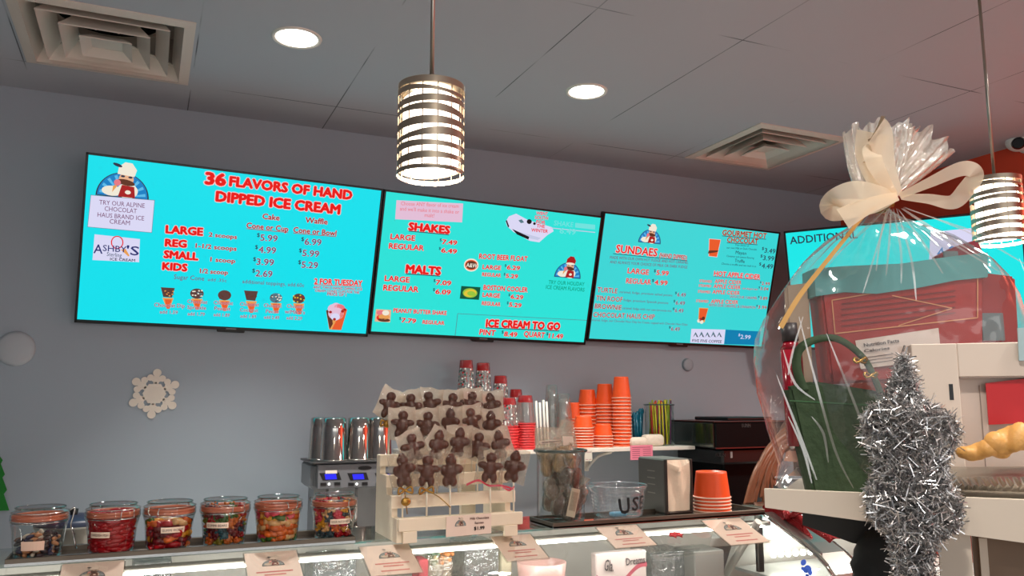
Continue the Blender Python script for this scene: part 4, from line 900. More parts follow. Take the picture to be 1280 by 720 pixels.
# ================================================================ glass display case
YF, ZT = 1.95, 1.176          # front line of its top, height of its glass top
CX0, CX1 = -1.25, 1.69
m_frame = mat('case_frame', (160, 156, 148), 0.4, 0.4, noise=0.04)
m_caseglass = film('case_glass', (247, 249, 248), 0.04, 0.7, 3.0, 0.02)
m_topglass = film('case_top_glass', (226, 234, 231), 0.08, 0.75, 2.2, 0.03)
m_led = mat('led_white', (255, 255, 250), 0.4, emit=(255, 252, 244), strength=22.0)
m_inner = mat('case_lining', (214, 210, 202), 0.4, 0.05, noise=0.05, nscale=5)
PROF = [(1.975, 1.1745), (1.967, 1.1735), (1.933, 1.160), (1.87, 1.135), (1.81, 1.111), (1.765, 1.090), (1.73, 1.067), (1.709, 1.045), (1.675, 0.99), (1.65, 0.90), (1.64, 0.78), (1.64, 0.70)]
CBK = 2.20
def prism0(b, x0, x1, yz):
    A = [b.verts.new((x0, y, z)) for y, z in yz]; B = [b.verts.new((x1, y, z)) for y, z in yz]; n = len(A)
    fs = [b.faces.new(A), b.faces.new(B[::-1])]+[b.faces.new((A[j], B[j], B[(j+1) % n], A[(j+1) % n])) for j in range(n)]
    bmesh.ops.recalc_face_normals(b, faces=fs)
def case(x0, x1, label, dots):
    t = thing('display_case', ((x0+x1)/2, 2.1, 0), label, 'display case')
    b = NB(); bx(b, x0, x1, 1.64, 2.42, 0.0, 0.70, 0, 0.01); obj('cabinet', b, mat('case_white', (206, 204, 198), 0.4, noise=0.03), t)
    b = NB(); bx(b, x0+0.02, x1-0.02, 1.66, 2.40, 0.70, 0.715); prism0(b, x0, x1, [(2.40, 0.715), (2.42, 0.715), (CBK, ZT-0.03), (CBK-0.02, ZT-0.03)]); obj('lining', b, m_inner, t)
    b = NB(); bx(b, x0+0.012, x1-0.012, 1.80, 2.26, 0.955, 0.965); obj('inner_shelf', b, mat('inner_shelf_pale', (196, 196, 192), 0.3, noise=0.03), t)
    b = NB()
    for a, c in zip(PROF, PROF[1:]): quad(b, [(x0, a[0], a[1]), (x1, a[0], a[1]), (x1, c[0], c[1]), (x0, c[0], c[1])])
    obj('curved_front_glass', b, m_caseglass, t, True, weld=True)
    b = NB(); bx(b, x0, x1, YF+0.028, CBK, ZT-0.006, ZT); obj('glass_top', b, m_topglass, t)
    b = NB(); bx(b, x0, x1, YF-0.012, YF+0.024, ZT-0.030, ZT-0.018, 0, 0.002); obj('front_rail', b, m_frame, t)
    b = NB(); bx(b, x0+0.03, x1-0.03, YF-0.020, YF-0.013, ZT-0.031, ZT-0.0275); obj('led_strip', b, m_led, t)
    l = bpy.data.lights.new('case_led_light', 'AREA'); l.shape = 'RECTANGLE'; l.size = x1-x0-0.1; l.size_y = 0.012; l.energy = 1.0*(x1-x0); l.color = (1.0, 0.98, 0.94)
    lo = bpy.data.objects.new('case_led_light', l); COL.objects.link(lo); lo.location = ((x0+x1)/2, YF-0.005, ZT-0.034); lo.rotation_euler = (math.radians(38), 0, 0)
    b = NB(); bx(b, x0, x1, CBK-0.022, CBK+0.004, ZT-0.03, ZT-0.0065, 0, 0.003); obj('rear_rail', b, m_frame, t)
    for x in (x0, x1):
        s = 1 if x == x0 else -1; b = NB()
        f = b.faces.new([b.verts.new((x+s*0.003, y, z)) for y, z in PROF]+[b.verts.new((x+s*0.003, 2.40, 0.70)), b.verts.new((x+s*0.003, CBK, ZT-0.008))])
        obj('end_glass', b, m_caseglass, t)
        b = NB(); tube(b, [(x, y, z) for y, z in PROF], 0.0035, 6); obj('end_trim', b, m_chrome, t)
    if dots:
        p, q = atX(948, 652, 1.62), atX(903, 724, 1.62); b = NB(); cyl(b, p, q, 0.011, 0.011, 8); obj('glass_strut', b, m_frame, t)
    return t
case(CX0, CX1, 'long curved glass display case under the candy jars and price cards', True)
t = case(1.80, 2.60, 'second glass display case beyond the steel strip, half hidden by the gift shelf', False)
for k in range(6):
    p = atY(966+9.2*k, 693-0.7*k, 2.20); b = NB(); cyl(b, p, p+V3((0, -0.006, 0)), 0.010, n=14); obj('led_lamp', b, m_led, t)
for px in (928, 941):
    x = max(atY(px, 700, 2.15).x, 1.83); b = NB(); bx(b, x-0.012, x+0.012, 2.15, 2.165, 0.966, ZT-0.032, 0, 0.002); obj('door_post', b, m_frame, t)
b = NB(); bx(b, 1.84, 2.55, 2.17, 2.178, 1.06, 1.13); obj('led_panel', b, mat('led_panel', (255, 255, 255), 0.4, emit=(236, 246, 250), strength=1.3), t)
# steel strip joining the two cases
b = NB()
for k, (a, c) in enumerate(zip(PROF, PROF[1:])):
    quad(b, [(1.70, a[0], a[1]+0.004), (1.79, a[0], a[1]+0.004), (1.79, c[0], c[1]+0.004), (1.70, c[0], c[1]+0.004)])
r_ = bmesh.ops.extrude_face_region(b, geom=list(b.faces)); bmesh.ops.translate(b, verts=[v for v in r_['geom'] if isinstance(v, bmesh.types.BMVert)], vec=(0, 0.006, -0.012))
bx(b, 1.70, 1.79, 1.66, 2.40, 0.0, 0.70)
obj('joint_strip', b, m_steel, None, False, 'curved polished steel strip joining the two display cases under the red bow', 'steel strip')
# blue marking on the case glass, red sticker
fr = Frame((1.40, 1.70, 1.034), (1, 0, 0), (0, 0.36, 0.93)); fr.P0 = atY(1006, 726, 1.70)
b = NB(); 
for k, (a, c) in enumerate(((0, 0), (0.012, 0.006), (0.006, 0.026), (0.018, 0.030), (0.008, 0.044), (0.020, 0.02))): fr.ell(b, a, c, 0.007, 0.011, 0.001*k+0.002, 0, 10, rot=0.5*k)
setp(obj('blue_sticker', b, mat('sticker_blue', (20, 84, 190), 0.5)), 'blue sticker on the curved case glass below the red bow', 'sticker')
def on_slope(x, y):
    d = ray(x, y); n = V3((0, math.sin(math.radians(21)), -math.cos(math.radians(21)))); t = (V3((0, 1.945, 1.1695))-CAM).dot(n)/d.dot(n); return CAM+d*t
SU, SV = V3((1, 0, 0)), V3((0, math.cos(math.radians(21)), math.sin(math.radians(21))))
p = on_slope(845, 671); fr = Frame(p, SU, SV); b = NB()
fr.poly(b, [(-0.020, 0.006), (-0.014, 0.014), (0.010, 0.014), (0.018, 0.010), (0.022, 0.0), (0.014, -0.002), (0.012, -0.012), (0.006, -0.004), (-0.006, -0.004), (-0.008, -0.013), (-0.013, -0.004), (-0.022, -0.002)], 0.003)
r_ = bmesh.ops.extrude_face_region(b, geom=list(b.faces)); bmesh.ops.translate(b, verts=[v for v in r_['geom'] if isinstance(v, bmesh.types.BMVert)], vec=fr.n*0.003)
setp(obj('glitter_ornament', b, mat('red_glitter', (168, 20, 26), 0.3, 0.4, noise=0.5, nscale=300, bump=0.5)), 'tiny red glitter animal cut-out on the case glass between two price cards', 'ornament')

# price cards on the sloping glass
PE = {k: mat('print_'+k, c, 0.7) for k, c in dict(dark=(52, 50, 54), blue=(120, 128, 128), lblue=(160, 166, 164), cream=(206, 186, 166), vest=(120, 74, 62), tan=(196, 160, 138), brown=(84, 60, 52), cone=(190, 140, 96), rose=(190, 130, 120)).items()}
m_card = mat('card_paper', (232, 208, 192), 0.6, noise=0.02)
m_cardred = mat('card_red_print', (206, 120, 112), 0.7)
m_acryl = film('card_sleeve', (244, 244, 242), 0.06, 0.5, 2.5, 0.06)
cards = [(78, 708, 155, 704, 'leftmost price card, mostly below the frame, under the red candy jar', 0.122), (305, 694.5, 370, 690, 'price card on the case glass below the fourth and fifth candy jars', 0.125), (449, 686, 510, 682, 'price card on the case glass left of the white candy rack feet', 0.122), (613, 673, 656, 669, 'price card with a glare spot, before the candy rack and tall jar', 0.112), (745, 661, 796, 659, 'price card on the case glass below the clear tub', 0.105), (877, 652.5, 926, 650.5, 'price card at the right end of the case glass, below the orange cups', 0.132)]
for k, (xa, ya, xb, yb, lb, H) in enumerate(cards):
    A, B = on_slope(xa, ya), on_slope(xb, yb); W = 0.125; W = min(max((B-A).length, 0.108), 0.132)
    fr = Frame(A-SV*H, SU, SV)
    t = thing('price_card', fr.w(W/2, 0, 0), lb, 'price card', 'price cards on the case glass')
    b = NB(); fr.slab(b, 0, 0, W, H, 0.003, 0.0045); obj('card', b, m_card, t)
    b = NB(); fr.slab(b, -0.003, -0.003, W+0.003, H+0.003, 0.0012, 0.0026); fr.rect(b, -0.003, -0.003, W+0.003, H+0.003, 0.0062); obj('clear_sleeve', b, m_acryl, t)
    b = NB(); emblem(b, fr, W*0.5, H*0.55, W*0.20, 0.0047, EMIX); obj('emblem', b, [PE[q] for q in EMKEYS], t)
    b = NB()
    for q, (a, c, z) in enumerate(((0.16, 0.84, 0.36), (0.30, 0.70, 0.27), (0.22, 0.78, 0.12))): fr.rect(b, W*a, H*(z-0.02), W*c, H*(z+0.02), 0.0048)
    obj('printed_lines', b, m_cardred, t)

# ================================================================ trays on the case
m_tray = mat('tray_steel', (98, 88, 78), 0.42, 0.85, noise=0.05, nscale=12)
def tray(x0, x1, y0, y1, lb):
    t = thing('serving_tray', ((x0+x1)/2, (y0+y1)/2, ZT), lb, 'tray')
    b = NB(); bx(b, x0, x1, y0, y1, ZT+0.0005, ZT+0.006); obj('floor_plate', b, mat('tray_polished', (206, 204, 200), 0.10, 1.0), t)
    for (a, c, d, e) in ((x0, x1, y0, y0+0.004), (x0, x1, y1-0.004, y1), (x0, x0+0.004, y0+0.004, y1-0.004), (x1-0.004, x1, y0+0.004, y1-0.004)):
        b = NB(); bx(b, a, c, d, e, ZT+0.0005, ZT+0.0155, 0, 0.001); obj('raised_edge', b, m_tray, t)
    return t
TZ = ZT+0.0062
tray(-0.236, 0.468, YF, 2.085, 'long steel tray holding the row of clip-top candy jars')
tray(0.985, 1.680, YF, 2.095, 'long steel tray holding the napkin dispenser and orange food cups')

# ================================================================ clip-top candy jars
m_jarglass = film('jar_glass', (238, 242, 241), 0.05, 0.75, 2.2, 0.02)
m_gasket = mat('gasket_orange', (196, 104, 72), 0.4, noise=0.08, sss=0.2)
m_wire = mat('clip_wire', (190, 186, 180), 0.15, 1.0)
JX = [-0.186, -0.048, 0.065, 0.182, 0.299, 0.430]; JY = 2.013
JL = ['clip-top jar of brown candy sprinkle pieces, leftmost on the tray', 'clip-top jar packed with red fish candy, second from the left', 'clip-top jar of large orange and red gummies, third from the left', 'clip-top jar of dark mixed gummies, fourth from the left', 'clip-top jar of bright gummies without a name strip, fifth from the left', 'clip-top jar of sugared gummies before the drink mixer']
JLAB = [None, 'SWEDISH FISH', 'GUMMI WORMS', 'GUMMI BEARS', None, 'SOUR PATCH KIDS']
GC = dict(red=(170, 14, 24), deepred=(104, 10, 18), orange=(214, 98, 28), yellow=(220, 150, 34), green=(66, 100, 30), pale=(224, 168, 110), teal=(24, 74, 84), pink=(214, 60, 78), olive=(128, 110, 30), amber=(190, 96, 30), slate=(58, 70, 76))
for k, c in GC.items(): mat('gummy_'+k, c, 0.25, noise=0.12, nscale=40, sss=0.15)
FILL = [None, (['red'], 0.088, 'fish'), (['orange', 'yellow', 'red', 'deepred', 'deepred', 'pale', 'green', 'orange'], 0.066, 'worm'), (['amber', 'olive', 'red', 'orange', 'green', 'teal', 'amber', 'deepred'], 0.084, 'bear'), (['pale', 'orange', 'red', 'pink', 'green', 'yellow', 'orange', 'pale'], 0.084, 'worm'), (['orange', 'pink', 'slate', 'red', 'yellow', 'pale', 'slate', 'pink'], 0.084, 'bear')]
ROT = [0.15, 0.55, 2.6, 0.45, 3.5, 0.65]
protos = {}
def gummy_proto(kind, col):
    b = NB()
    if kind == 'fish':
        ball(b, (0, 0, 0.007), (0.017, 0.0085, 0.0068), u=12, v=8); ball(b, (-0.017, 0, 0.007), (0.006, 0.008, 0.0045), u=8, v=6)
    elif kind == 'worm':
        pts = smooth_path([(-0.018, 0, 0.007), (-0.008, 0.005, 0.008), (0.003, -0.003, 0.008), (0.014, 0.004, 0.008), (0.019, 0.010, 0.007)], 4)
        tube(b, pts, [0.0066+0.0007*math.sin(i*2.1) for i in range(len(pts))], 8)
    else:
        ball(b, (0, 0, 0.008), (0.0095, 0.007, 0.0105), u=10, v=8); ball(b, (0, 0, 0.020), (0.0065, 0.006, 0.0062), u=10, v=8)
        for s in (-1, 1): ball(b, (s*0.005, 0, 0.0255), 0.0026, u=6, v=5); ball(b, (s*0.008, -0.004, 0.011), (0.0032, 0.004, 0.004), u=6, v=5); ball(b, (s*0.006, -0.005, 0.003), (0.004, 0.006, 0.0036), u=6, v=5)
    return b
random.seed(21)
def jar(i):
    x, rot = JX[i], ROT[i]; c = V3((x, JY, TZ))
    t = thing('candy_jar', c, JL[i], 'jar', 'clip-top candy jars on the tray')
    def loc(a, r, z): return c+V3((r*math.cos(a), r*math.sin(a), z))
    b = NB(); lathe(b, [(0.001, 0.004), (0.036, 0.004), (0.040, 0.001), (0.0435, 0.003), (0.045, 0.010), (0.051, 0.066), (0.053, 0.074), (0.0525, 0.079), (0.050, 0.083)], 40, c); obj('glass_body', b, m_jarglass, t)
    b = NB(); lathe(b, [(0.0505, 0.0826), (0.0522, 0.084), (0.0524, 0.0868), (0.0505, 0.0880), (0.0505, 0.0892), (0.0524, 0.0904), (0.0522, 0.0945), (0.0505, 0.0956), (0.048, 0.0945), (0.048, 0.084), (0.0505, 0.0826)], 40, c); obj('rubber_seal', b, m_gasket, t)
    b = NB(); lathe(b, [(0.0530, 0.0800), (0.0556, 0.0825), (0.0556, 0.0875), (0.0540, 0.0885), (0.0552, 0.0905), (0.0552, 0.0950), (0.0535, 0.0965)], 40, c); obj('glass_collar', b, m_jarglass, t)
    b = NB(); lathe(b, [(0.0535, 0.0965), (0.0535, 0.099), (0.050, 0.103), (0.0465, 0.107), (0.045, 0.1105), (0.042, 0.112), (0.034, 0.110), (0.001, 0.1095)], 40, c); obj('glass_lid', b, m_jarglass, t)
    b = NB(); tube(b, [loc(2*PI*k/36, 0.0470, 0.1105) for k in range(36)], 0.0014, 6, closed=True); obj('lid_rim', b, m_glassrim, t)
    b = NB(); tube(b, [loc(2*PI*k/36, 0.0538, 0.0795) for k in range(36)], 0.0011, 6, closed=True); obj('neck_wire', b, m_wire, t)
    b = NB(); tube(b, [loc(2*PI*k/36, 0.0545, 0.1005) for k in range(36)], 0.0010, 6, closed=True); obj('lid_wire', b, m_wire, t)
    fa = -PI/2+rot                                   # clasp side
    b = NB(); ha = fa+PI
    for s in (-1, 1): tube(b, smooth_path([loc(ha+s*0.22, 0.0545, 0.1005), loc(ha+s*0.20, 0.064, 0.101), loc(ha+s*0.16, 0.068, 0.092), loc(ha+s*0.16, 0.060, 0.084), loc(ha+s*0.2, 0.0535, 0.0835)], 4), 0.0013, 6)
    obj('hinge', b, m_wire, t)
    b = NB()
    if i == 0:                                       # open clasp hanging down at the side
        a = 0.05; tube(b, smooth_path([loc(a, 0.0545, 0.1005), loc(a, 0.063, 0.104), loc(a, 0.061, 0.085), loc(a, 0.058, 0.065), loc(a+0.02, 0.066, 0.045)], 5), 0.0016, 6)
        for s in (-1, 1): tube(b, smooth_path([loc(a, 0.060, 0.060), loc(a+0.10*s, 0.066, 0.038), loc(a+0.10*s, 0.070, 0.018), loc(a, 0.072, 0.014)], 4), 0.0016, 6)
    else:
        for s in (-1, 1): tube(b, smooth_path([loc(fa+s*0.22, 0.0545, 0.1005), loc(fa+s*0.24, 0.0575, 0.098), loc(fa+s*0.26, 0.0575, 0.084), loc(fa+s*0.2, 0.0565, 0.080)], 4), 0.0012, 6)
        if i == 5:
            tube(b, smooth_path([loc(fa-0.2, 0.0565, 0.080), loc(fa-0.16, 0.060, 0.06), loc(fa-0.1, 0.060, 0.046), loc(fa+0.14, 0.060, 0.046), loc(fa+0.2, 0.060, 0.06), loc(fa+0.2, 0.0565, 0.080)], 5), 0.0014, 6)
        else: tube(b, [loc(fa-0.3+0.6*k/8, 0.0575, 0.081) for k in range(9)], 0.0016, 6)
    obj('clasp', b, m_wire, t)
    if i == 0:
        b = NB(); 
        for k in range(7):
            a0, a1 = -2.15+0.13*k, -2.15+0.13*(k+1); quad(b, [loc(a0, 0.0475, 0.022), loc(a1, 0.0475, 0.022), loc(a1, 0.049, 0.042), loc(a0, 0.049, 0.042)])
        obj('name_strip', b, mat('strip_pink', (226, 190, 168), 0.6), t)
    if JLAB[i]:
        la = {1: -2.05, 2: -1.42, 3: -2.0, 5: -1.45}[i]; zz = {1: 0.040, 2: 0.043, 3: 0.047, 5: 0.040}[i]; da = 0.50; N = 10
        if i == 1: da = 0.42
        def rr(z): return 0.045+0.006*(z-0.010)/0.058+0.0010
        b = NB()
        for k in range(N):
            a0, a1 = la-da+2*da*k/N, la-da+2*da*(k+1)/N
            quad(b, [loc(a0, rr(zz), zz), loc(a1, rr(zz), zz), loc(a1, rr(zz+0.013), zz+0.013), loc(a0, rr(zz+0.013), zz+0.013)])
        st = obj('name_strip', b, mat('strip_paper', (232, 206, 184), 0.6), t)
        b = NB(); flat = Frame((0, 0, 0), (1, 0, 0), (0, 1, 0)); letters(b, flat, JLAB[i], (-da*0.88, 0), (da*0.88, 0), 0.0055, 0, 0, 0.01)
        for v in b.verts:
            a, z = la+v.co.x, zz+0.0036+v.co.y; v.co = loc(a, rr(z)+0.0006, z)
        obj('strip_lettering', b, mat('strip_ink', (96, 70, 66), 0.7), st)
    # contents
    if i == 0:
        for k in range(132):
            a = k*2.4; q = math.sqrt((k % 24+0.5)/24); r = 0.038*q; lay = k//24
            col = ('brown', 'white', 'dark', 'tan', 'navy', 'dark', 'tan')[k % 7]
            key = ('bit', col)
            z = 0.0045+lay*0.0075+max(0, 0.012*(1-q))*(0.6+0.5*math.cos(a+0.4))
            lbl = col+' candy sprinkle piece in the leftmost jar'
            if key not in protos:
                bb = NB(); ball(bb, (0, 0, 0.0045), (0.009, 0.0042, 0.0045), u=8, v=6)
                cc = dict(brown=(110, 60, 40), white=(224, 204, 184), dark=(52, 34, 40), tan=(206, 140, 96), navy=(44, 40, 70))[col]
                o = obj('candy_piece', bb, mat('bit_'+col, cc, 0.4), None, False, lbl, 'candy', col+' candy pieces in the leftmost jar'); protos[key] = o
                o.location = c+V3((r*math.cos(a), r*math.sin(a), z))
            else: o = dup(protos[key], c+V3((r*math.cos(a), r*math.sin(a), z)))
            o.rotation_euler = (random.uniform(-0.5, 0.5), random.uniform(-0.5, 0.5), random.uniform(0, 6.28))
        return
    cols, top, kind = FILL[i]; pit = 0.0095 if kind == 'fish' else 0.0125; layers = int(top/pit); n = 0
    for L in range(layers):
        z = 0.0045+L*pit; R = 0.0425+0.006*z/0.07
        for ring, cnt in ((R-0.0100, 9), (R-0.025, 5)) if kind != 'bear' else ((R-0.0095, 9), (R-0.026, 4)):
            for k in range(cnt):
                a = 2*PI*k/cnt+L*0.45+random.uniform(-0.08, 0.08); col = random.choice(cols); key = (kind, col, i)
                pos = c+V3((ring*math.cos(a), ring*math.sin(a), z+random.uniform(-0.001, 0.001)))
                lbl = col.replace('pale', 'pale peach').replace('deepred', 'deep red')+' gummy '+kind+' in the '+['', 'second', 'third', 'fourth', 'fifth', 'sixth'][i]+' jar from the left'
                if key not in protos:
                    o = obj('gummy_'+kind, gummy_proto(kind, col), MATS['gummy_'+col], None, True, lbl, 'gummy '+kind, lbl.replace('gummy '+kind, 'gummies').replace(' jar from the left', ' jar')); protos[key] = o; o.location = pos
                else: o = dup(protos[key], pos)
                o.rotation_euler = (random.uniform(-0.25, 0.25), random.uniform(-0.3, 0.3), a+PI/2+random.uniform(-0.25, 0.25))
before = set(bpy.data.objects)
for i in range(6): jar(i)
for o in set(bpy.data.objects)-before:             # squat jars: everything in the row a little lower
    if o.parent is None:
        o.location.z = TZ+(o.location.z-TZ)*0.92
        if o.type == 'EMPTY': o.scale = (1, 1, 0.92)

# ================================================================ white stepped rack with chocolate pops
m_rack = mat('rack_white_wood', (232, 216, 192), 0.6, noise=0.04, nscale=14, bump=0.05)
XL = 0.553; XR = atY(652, 646, 1.90).x
STEP = [(2.056, 1.371), (1.992, 1.325), (1.943, 1.281), (1.898, 1.233)]
t = thing('candy_rack', ((XL+XR)/2, 1.97, ZT), 'white wooden stepped rack full of chocolate pops on sticks', 'display rack')
for xa, xb in ((XL, XL+0.014), (XR-0.024, XR-0.010)):
    b = NB(); prof = [(2.095, ZT+0.001), (2.095, 1.371-0.002)]
    for j, (y, z) in enumerate(STEP):
        prof += [(y+0.004, z-0.002)]
        if j < 3: prof += [(y+0.004, STEP[j+1][1]-0.002)]
    prof += [(1.902, ZT+0.020), (1.902, ZT+0.001)]
    A = [b.verts.new((xa, y, z)) for y, z in prof]; B = [b.verts.new((xb, y, z)) for y, z in prof]
    b.faces.new(A); b.faces.new(B[::-1])
    for j in range(len(A)): b.faces.new((A[j], B[j], B[(j+1) % len(A)], A[(j+1) % len(A)]))
    bmesh.ops.recalc_face_normals(b, faces=b.faces); obj('side_panel', b, m_rack, t)
for j, (y, z) in enumerate(STEP):
    b = NB(); bx(b, XL-0.004 if j < 3 else XL+0.002, XR, y-0.006, y+0.004, z-0.030, z, 0, 0.0015); obj('front_slat', b, m_rack, t)
    b = NB(); bx(b, XL+0.014, XR-0.024, y+0.0045, y+0.034, z-0.012, z-0.002, 0, 0.001); obj('step_board', b, m_rack, t)
for x in (XL+0.012, XR-0.050):
    b = NB(); bx(b, x, x+0.034, 1.890, 1.901, ZT+0.001, 1.203, 0, 0.001); obj('foot', b, m_rack, t)
b = NB(); bx(b, XR-0.10, XR-0.06, 2.06, 2.075, ZT+0.001, 1.35); obj('rear_post', b, m_rack, t)
# price sign
A = atY(557.5, 671.5, 1.888); B = atY(614, 666.5, 1.888); C = atY(557, 646, 1.888)
fr = Frame(A, B-A, (0, 0, 1)); W, H = (B-A).length, C.z-A.z
t = thing('price_sign', fr.w(W/2, 0, 0), 'small white 1.99 price sign on the front of the candy rack', 'sign')
b = NB(); fr.slab(b, 0, 0, W, H, -0.001, 0.0008); obj('card', b, m_card, t)
b = NB(); emblem(b, fr, W*0.31, H*0.50, W*0.115, 0.001, EMIX); obj('emblem', b, [PE[q] for q in EMKEYS], t)
b = NB(); letters(b, fr, 'Milk Chocolate', (W*0.52, H*0.76), (W*0.94, H*0.76), H*0.11, 0.0006, 0, 0.02); letters(b, fr, 'Santas', (W*0.62, H*0.54), (W*0.82, H*0.54), H*0.10, 0.0006, 0, 0.02); letters(b, fr, '$1.99', (W*0.61, H*0.24), (W*0.84, H*0.24), H*0.16, 0.0006, 1, 0.03)
obj('lettering', b, [mat('sign_red', (140, 60, 56), 0.7), mat('sign_black', (56, 40, 38), 0.7)], t)
# pops
m_choc = mat('milk_chocolate', (84, 44, 32), 0.3, noise=0.15, nscale=60, spec=0.5)
m_wrap = film('pop_wrapper', (250, 246, 240), 0.10, 0.6, 2.0, 0.12, haze=0.72, hazecol=(240, 222, 204), bump=0.8, bscale=90)
m_wrapb = film('pop_wrapper_thin', (250, 246, 240), 0.10, 0.6, 2.0, 0.12, haze=0.22, hazecol=(240, 222, 204), bump=0.8, bscale=90)
m_wrapc = film('pop_wrapper_clear', (250, 248, 244), 0.05, 0.6, 2.0, 0.10, bump=0.9, bscale=90)
m_stick = mat('paper_stick', (232, 224, 206), 0.6)
m_gold = mat('gold_ribbon', (176, 132, 60), 0.25, 0.7, noise=0.1)
m_rib = mat('red_ribbon', (180, 34, 58), 0.35, noise=0.08)
def figure(kind):
    b = NB(); E = lambda x, y, z, r, M=None: ball(b, (x, y, z), r, u=16, v=10, M=M)
    E(0, 0, 0.022, (0.0135, 0.010, 0.0125)); E(0, 0, -0.003, (0.0165, 0.011, 0.020))
    if kind == 0:
        for s in (-1, 1): E(s*0.019, 0, 0.004, (0.012, 0.008, 0.0085)); E(s*0.010, 0, -0.024, (0.0085, 0.0085, 0.013))
    elif kind == 1:
        for s in (-1, 1): E(s*0.021, 0, 0.002, (0.013, 0.009, 0.010)); E(s*0.013, -0.001, -0.026, (0.011, 0.009, 0.009), None)
        E(0, 0, -0.016, (0.019, 0.011, 0.012))
    else:
        E(0.017, -0.002, 0.004, (0.013, 0.009, 0.011)); E(-0.016, 0, 0.0, (0.008, 0.008, 0.012)); E(0.008, 0, -0.025, (0.009, 0.0085, 0.012)); E(-0.009, 0, -0.025, (0.009, 0.0085, 0.012)); E(0, -0.001, 0.032, (0.008, 0.008, 0.007))
    E(0, -0.008, 0.019, (0.004, 0.003, 0.0035))
    return b
def wrapper(seed, clear):     # clear front film (slot 0), milkier back film (slot 1)
    random.seed(seed); b = NB(); n = 9
    for side in (-1, 1):
        g = [[None]*(n+1) for _ in range(n+1)]
        for i in range(n+1):
            for j in range(n+1):
                u, v = i/n*2-1, j/n*2-1; e = max(abs(u), abs(v))
                bulge = (0.0165 if side < 0 else 0.010)*(1-e**4); wx = 0.033 if clear else 0.035
                g[i][j] = b.verts.new((u*wx*(1+0.04*math.sin(3*v+seed)), side*bulge+(0.0022*math.sin(7*u+seed)*math.cos(6*v) if e < 1 else 0), v*0.041+0.002+0.002*math.sin(5*u+seed)))
        for i in range(n):
            for j in range(n): f = b.faces.new((g[i][j], g[i+1][j], g[i+1][j+1], g[i][j+1])); f.smooth = True; f.material_index = 0 if side < 0 else 1
    return b
ROWS = [(0, [(487, 506, 0), (513, 508, 1), (537, 505, 1), (565, 507, 0), (589, 505, 1), (614, 508, 2)], 'back row', 2.072),
        (1, [(503, 530, 0), (534, 531, 1), (562, 528, 2), (590, 526, 0), (613.5, 531, 2)], 'second row from the back', 2.010),
        (2, [(516, 559, 1), (547, 556, 2), (573.5, 553, 2), (597, 557, 1), (624.5, 556, 2)], 'third row from the back', 1.962),
        (3, [(504, 588, 2), (534, 588, 0), (563, 588, 2), (613, 584, 0), (642, 583, 2)], 'front row', 1.916)]
ORD = ['first', 'second', 'third', 'fourth', 'fifth', 'last']
pk = {}
for ri, pops, rn, Y in ROWS:
    for k, (px, py, kind) in enumerate(pops):
        c = atY(px, py, Y); zs = STEP[ri][1]-0.003; L = V3((c.x, Y, zs)); clear = ri == 3
        t = thing('chocolate_pop', L, ('last' if k == len(pops)-1 else ORD[k])+' chocolate pop from the left in the rack\'s '+rn, 'chocolate pop', 'chocolate pops in the rack')
        random.seed(ri*10+k+2); yaw = -0.35+random.uniform(-0.5, 0.5)*(0.5 if ri == 3 else 1); roll = random.uniform(-0.22, 0.22); M = Matrix.Translation(c) @ Matrix.Rotation(yaw, 4, 'Z') @ Matrix.Rotation(roll, 4, 'Y')
        sc = 0.98 if ri < 3 else 1.06
        b = figure(kind); bmesh.ops.transform(b, matrix=M @ Matrix.Scale(sc, 4), verts=b.verts); o = obj('chocolate_figure', b, m_choc, t, True)
        md = o.modifiers.new('blend', 'REMESH'); md.mode = 'VOXEL'; md.voxel_size = 0.0022; md.use_smooth_shade = True
        b = wrapper(ri*7+k, clear); bmesh.ops.transform(b, matrix=M @ Matrix.Rotation(random.uniform(-0.35, 0.35)*(0.3 if clear else 1), 4, 'Y') @ Matrix.Scale(sc, 4), verts=b.verts); obj('wrapper', b, [m_wrapc, m_wrapb if clear else m_wrap], t, True)
        b = NB(); cyl(b, (c.x, Y, c.z-0.028), (c.x, Y, zs), 0.0023, n=8); obj('stick', b, m_stick, t)
        if (ri, k) in ((3, 0), (0, 0), (3, 1)):
            b = NB(); q = M @ V3((0, -0.004, -0.046))
            tube(b, smooth_path([q, q+V3((-0.014, -0.004, 0.006)), q+V3((-0.016, -0.004, -0.008)), q, q+V3((0.014, -0.004, 0.008)), q+V3((0.017, -0.004, -0.006)), q], 5), 0.0028, 6)
            if (ri, k) == (3, 1): tube(b, smooth_path([q, q+V3((0.03, -0.008, -0.016)), q+V3((0.06, -0.008, -0.042))], 5), 0.0013, 5)
            if (ri, k) == (3, 0): ball(b, q+V3((0.002, -0.004, -0.026)), (0.012, 0.006, 0.010)); tube(b, [q, q+V3((0.002, -0.004, -0.026)), q+V3((0.006, -0.004, -0.055))], 0.0014, 5)
            if (ri, k) == (0, 0): ball(b, q+V3((0.0, -0.004, -0.003)), (0.010, 0.007, 0.010))
            obj('gold_ribbon', b, m_gold, t)
        if (ri, k) == (3, 3):
            b = NB(); q = M @ V3((0, -0.006, -0.044)); pa = [atY(583, 606, Y-0.012), atY(598, 600.5, Y-0.012), q, atY(626, 607, Y-0.012), atY(642, 611, Y-0.012)]
            P = smooth_path(pa, 6); strip(b, P, [V3((0, 0.001, 0.0026))]*len(P)); P2 = smooth_path([atY(626, 607, Y-0.014), atY(636, 613, Y-0.014), atY(643, 608, Y-0.014)], 6); strip(b, P2, [V3((0, 0.001, 0.0022))]*len(P2)); obj('red_ribbon', b, m_rib, t)

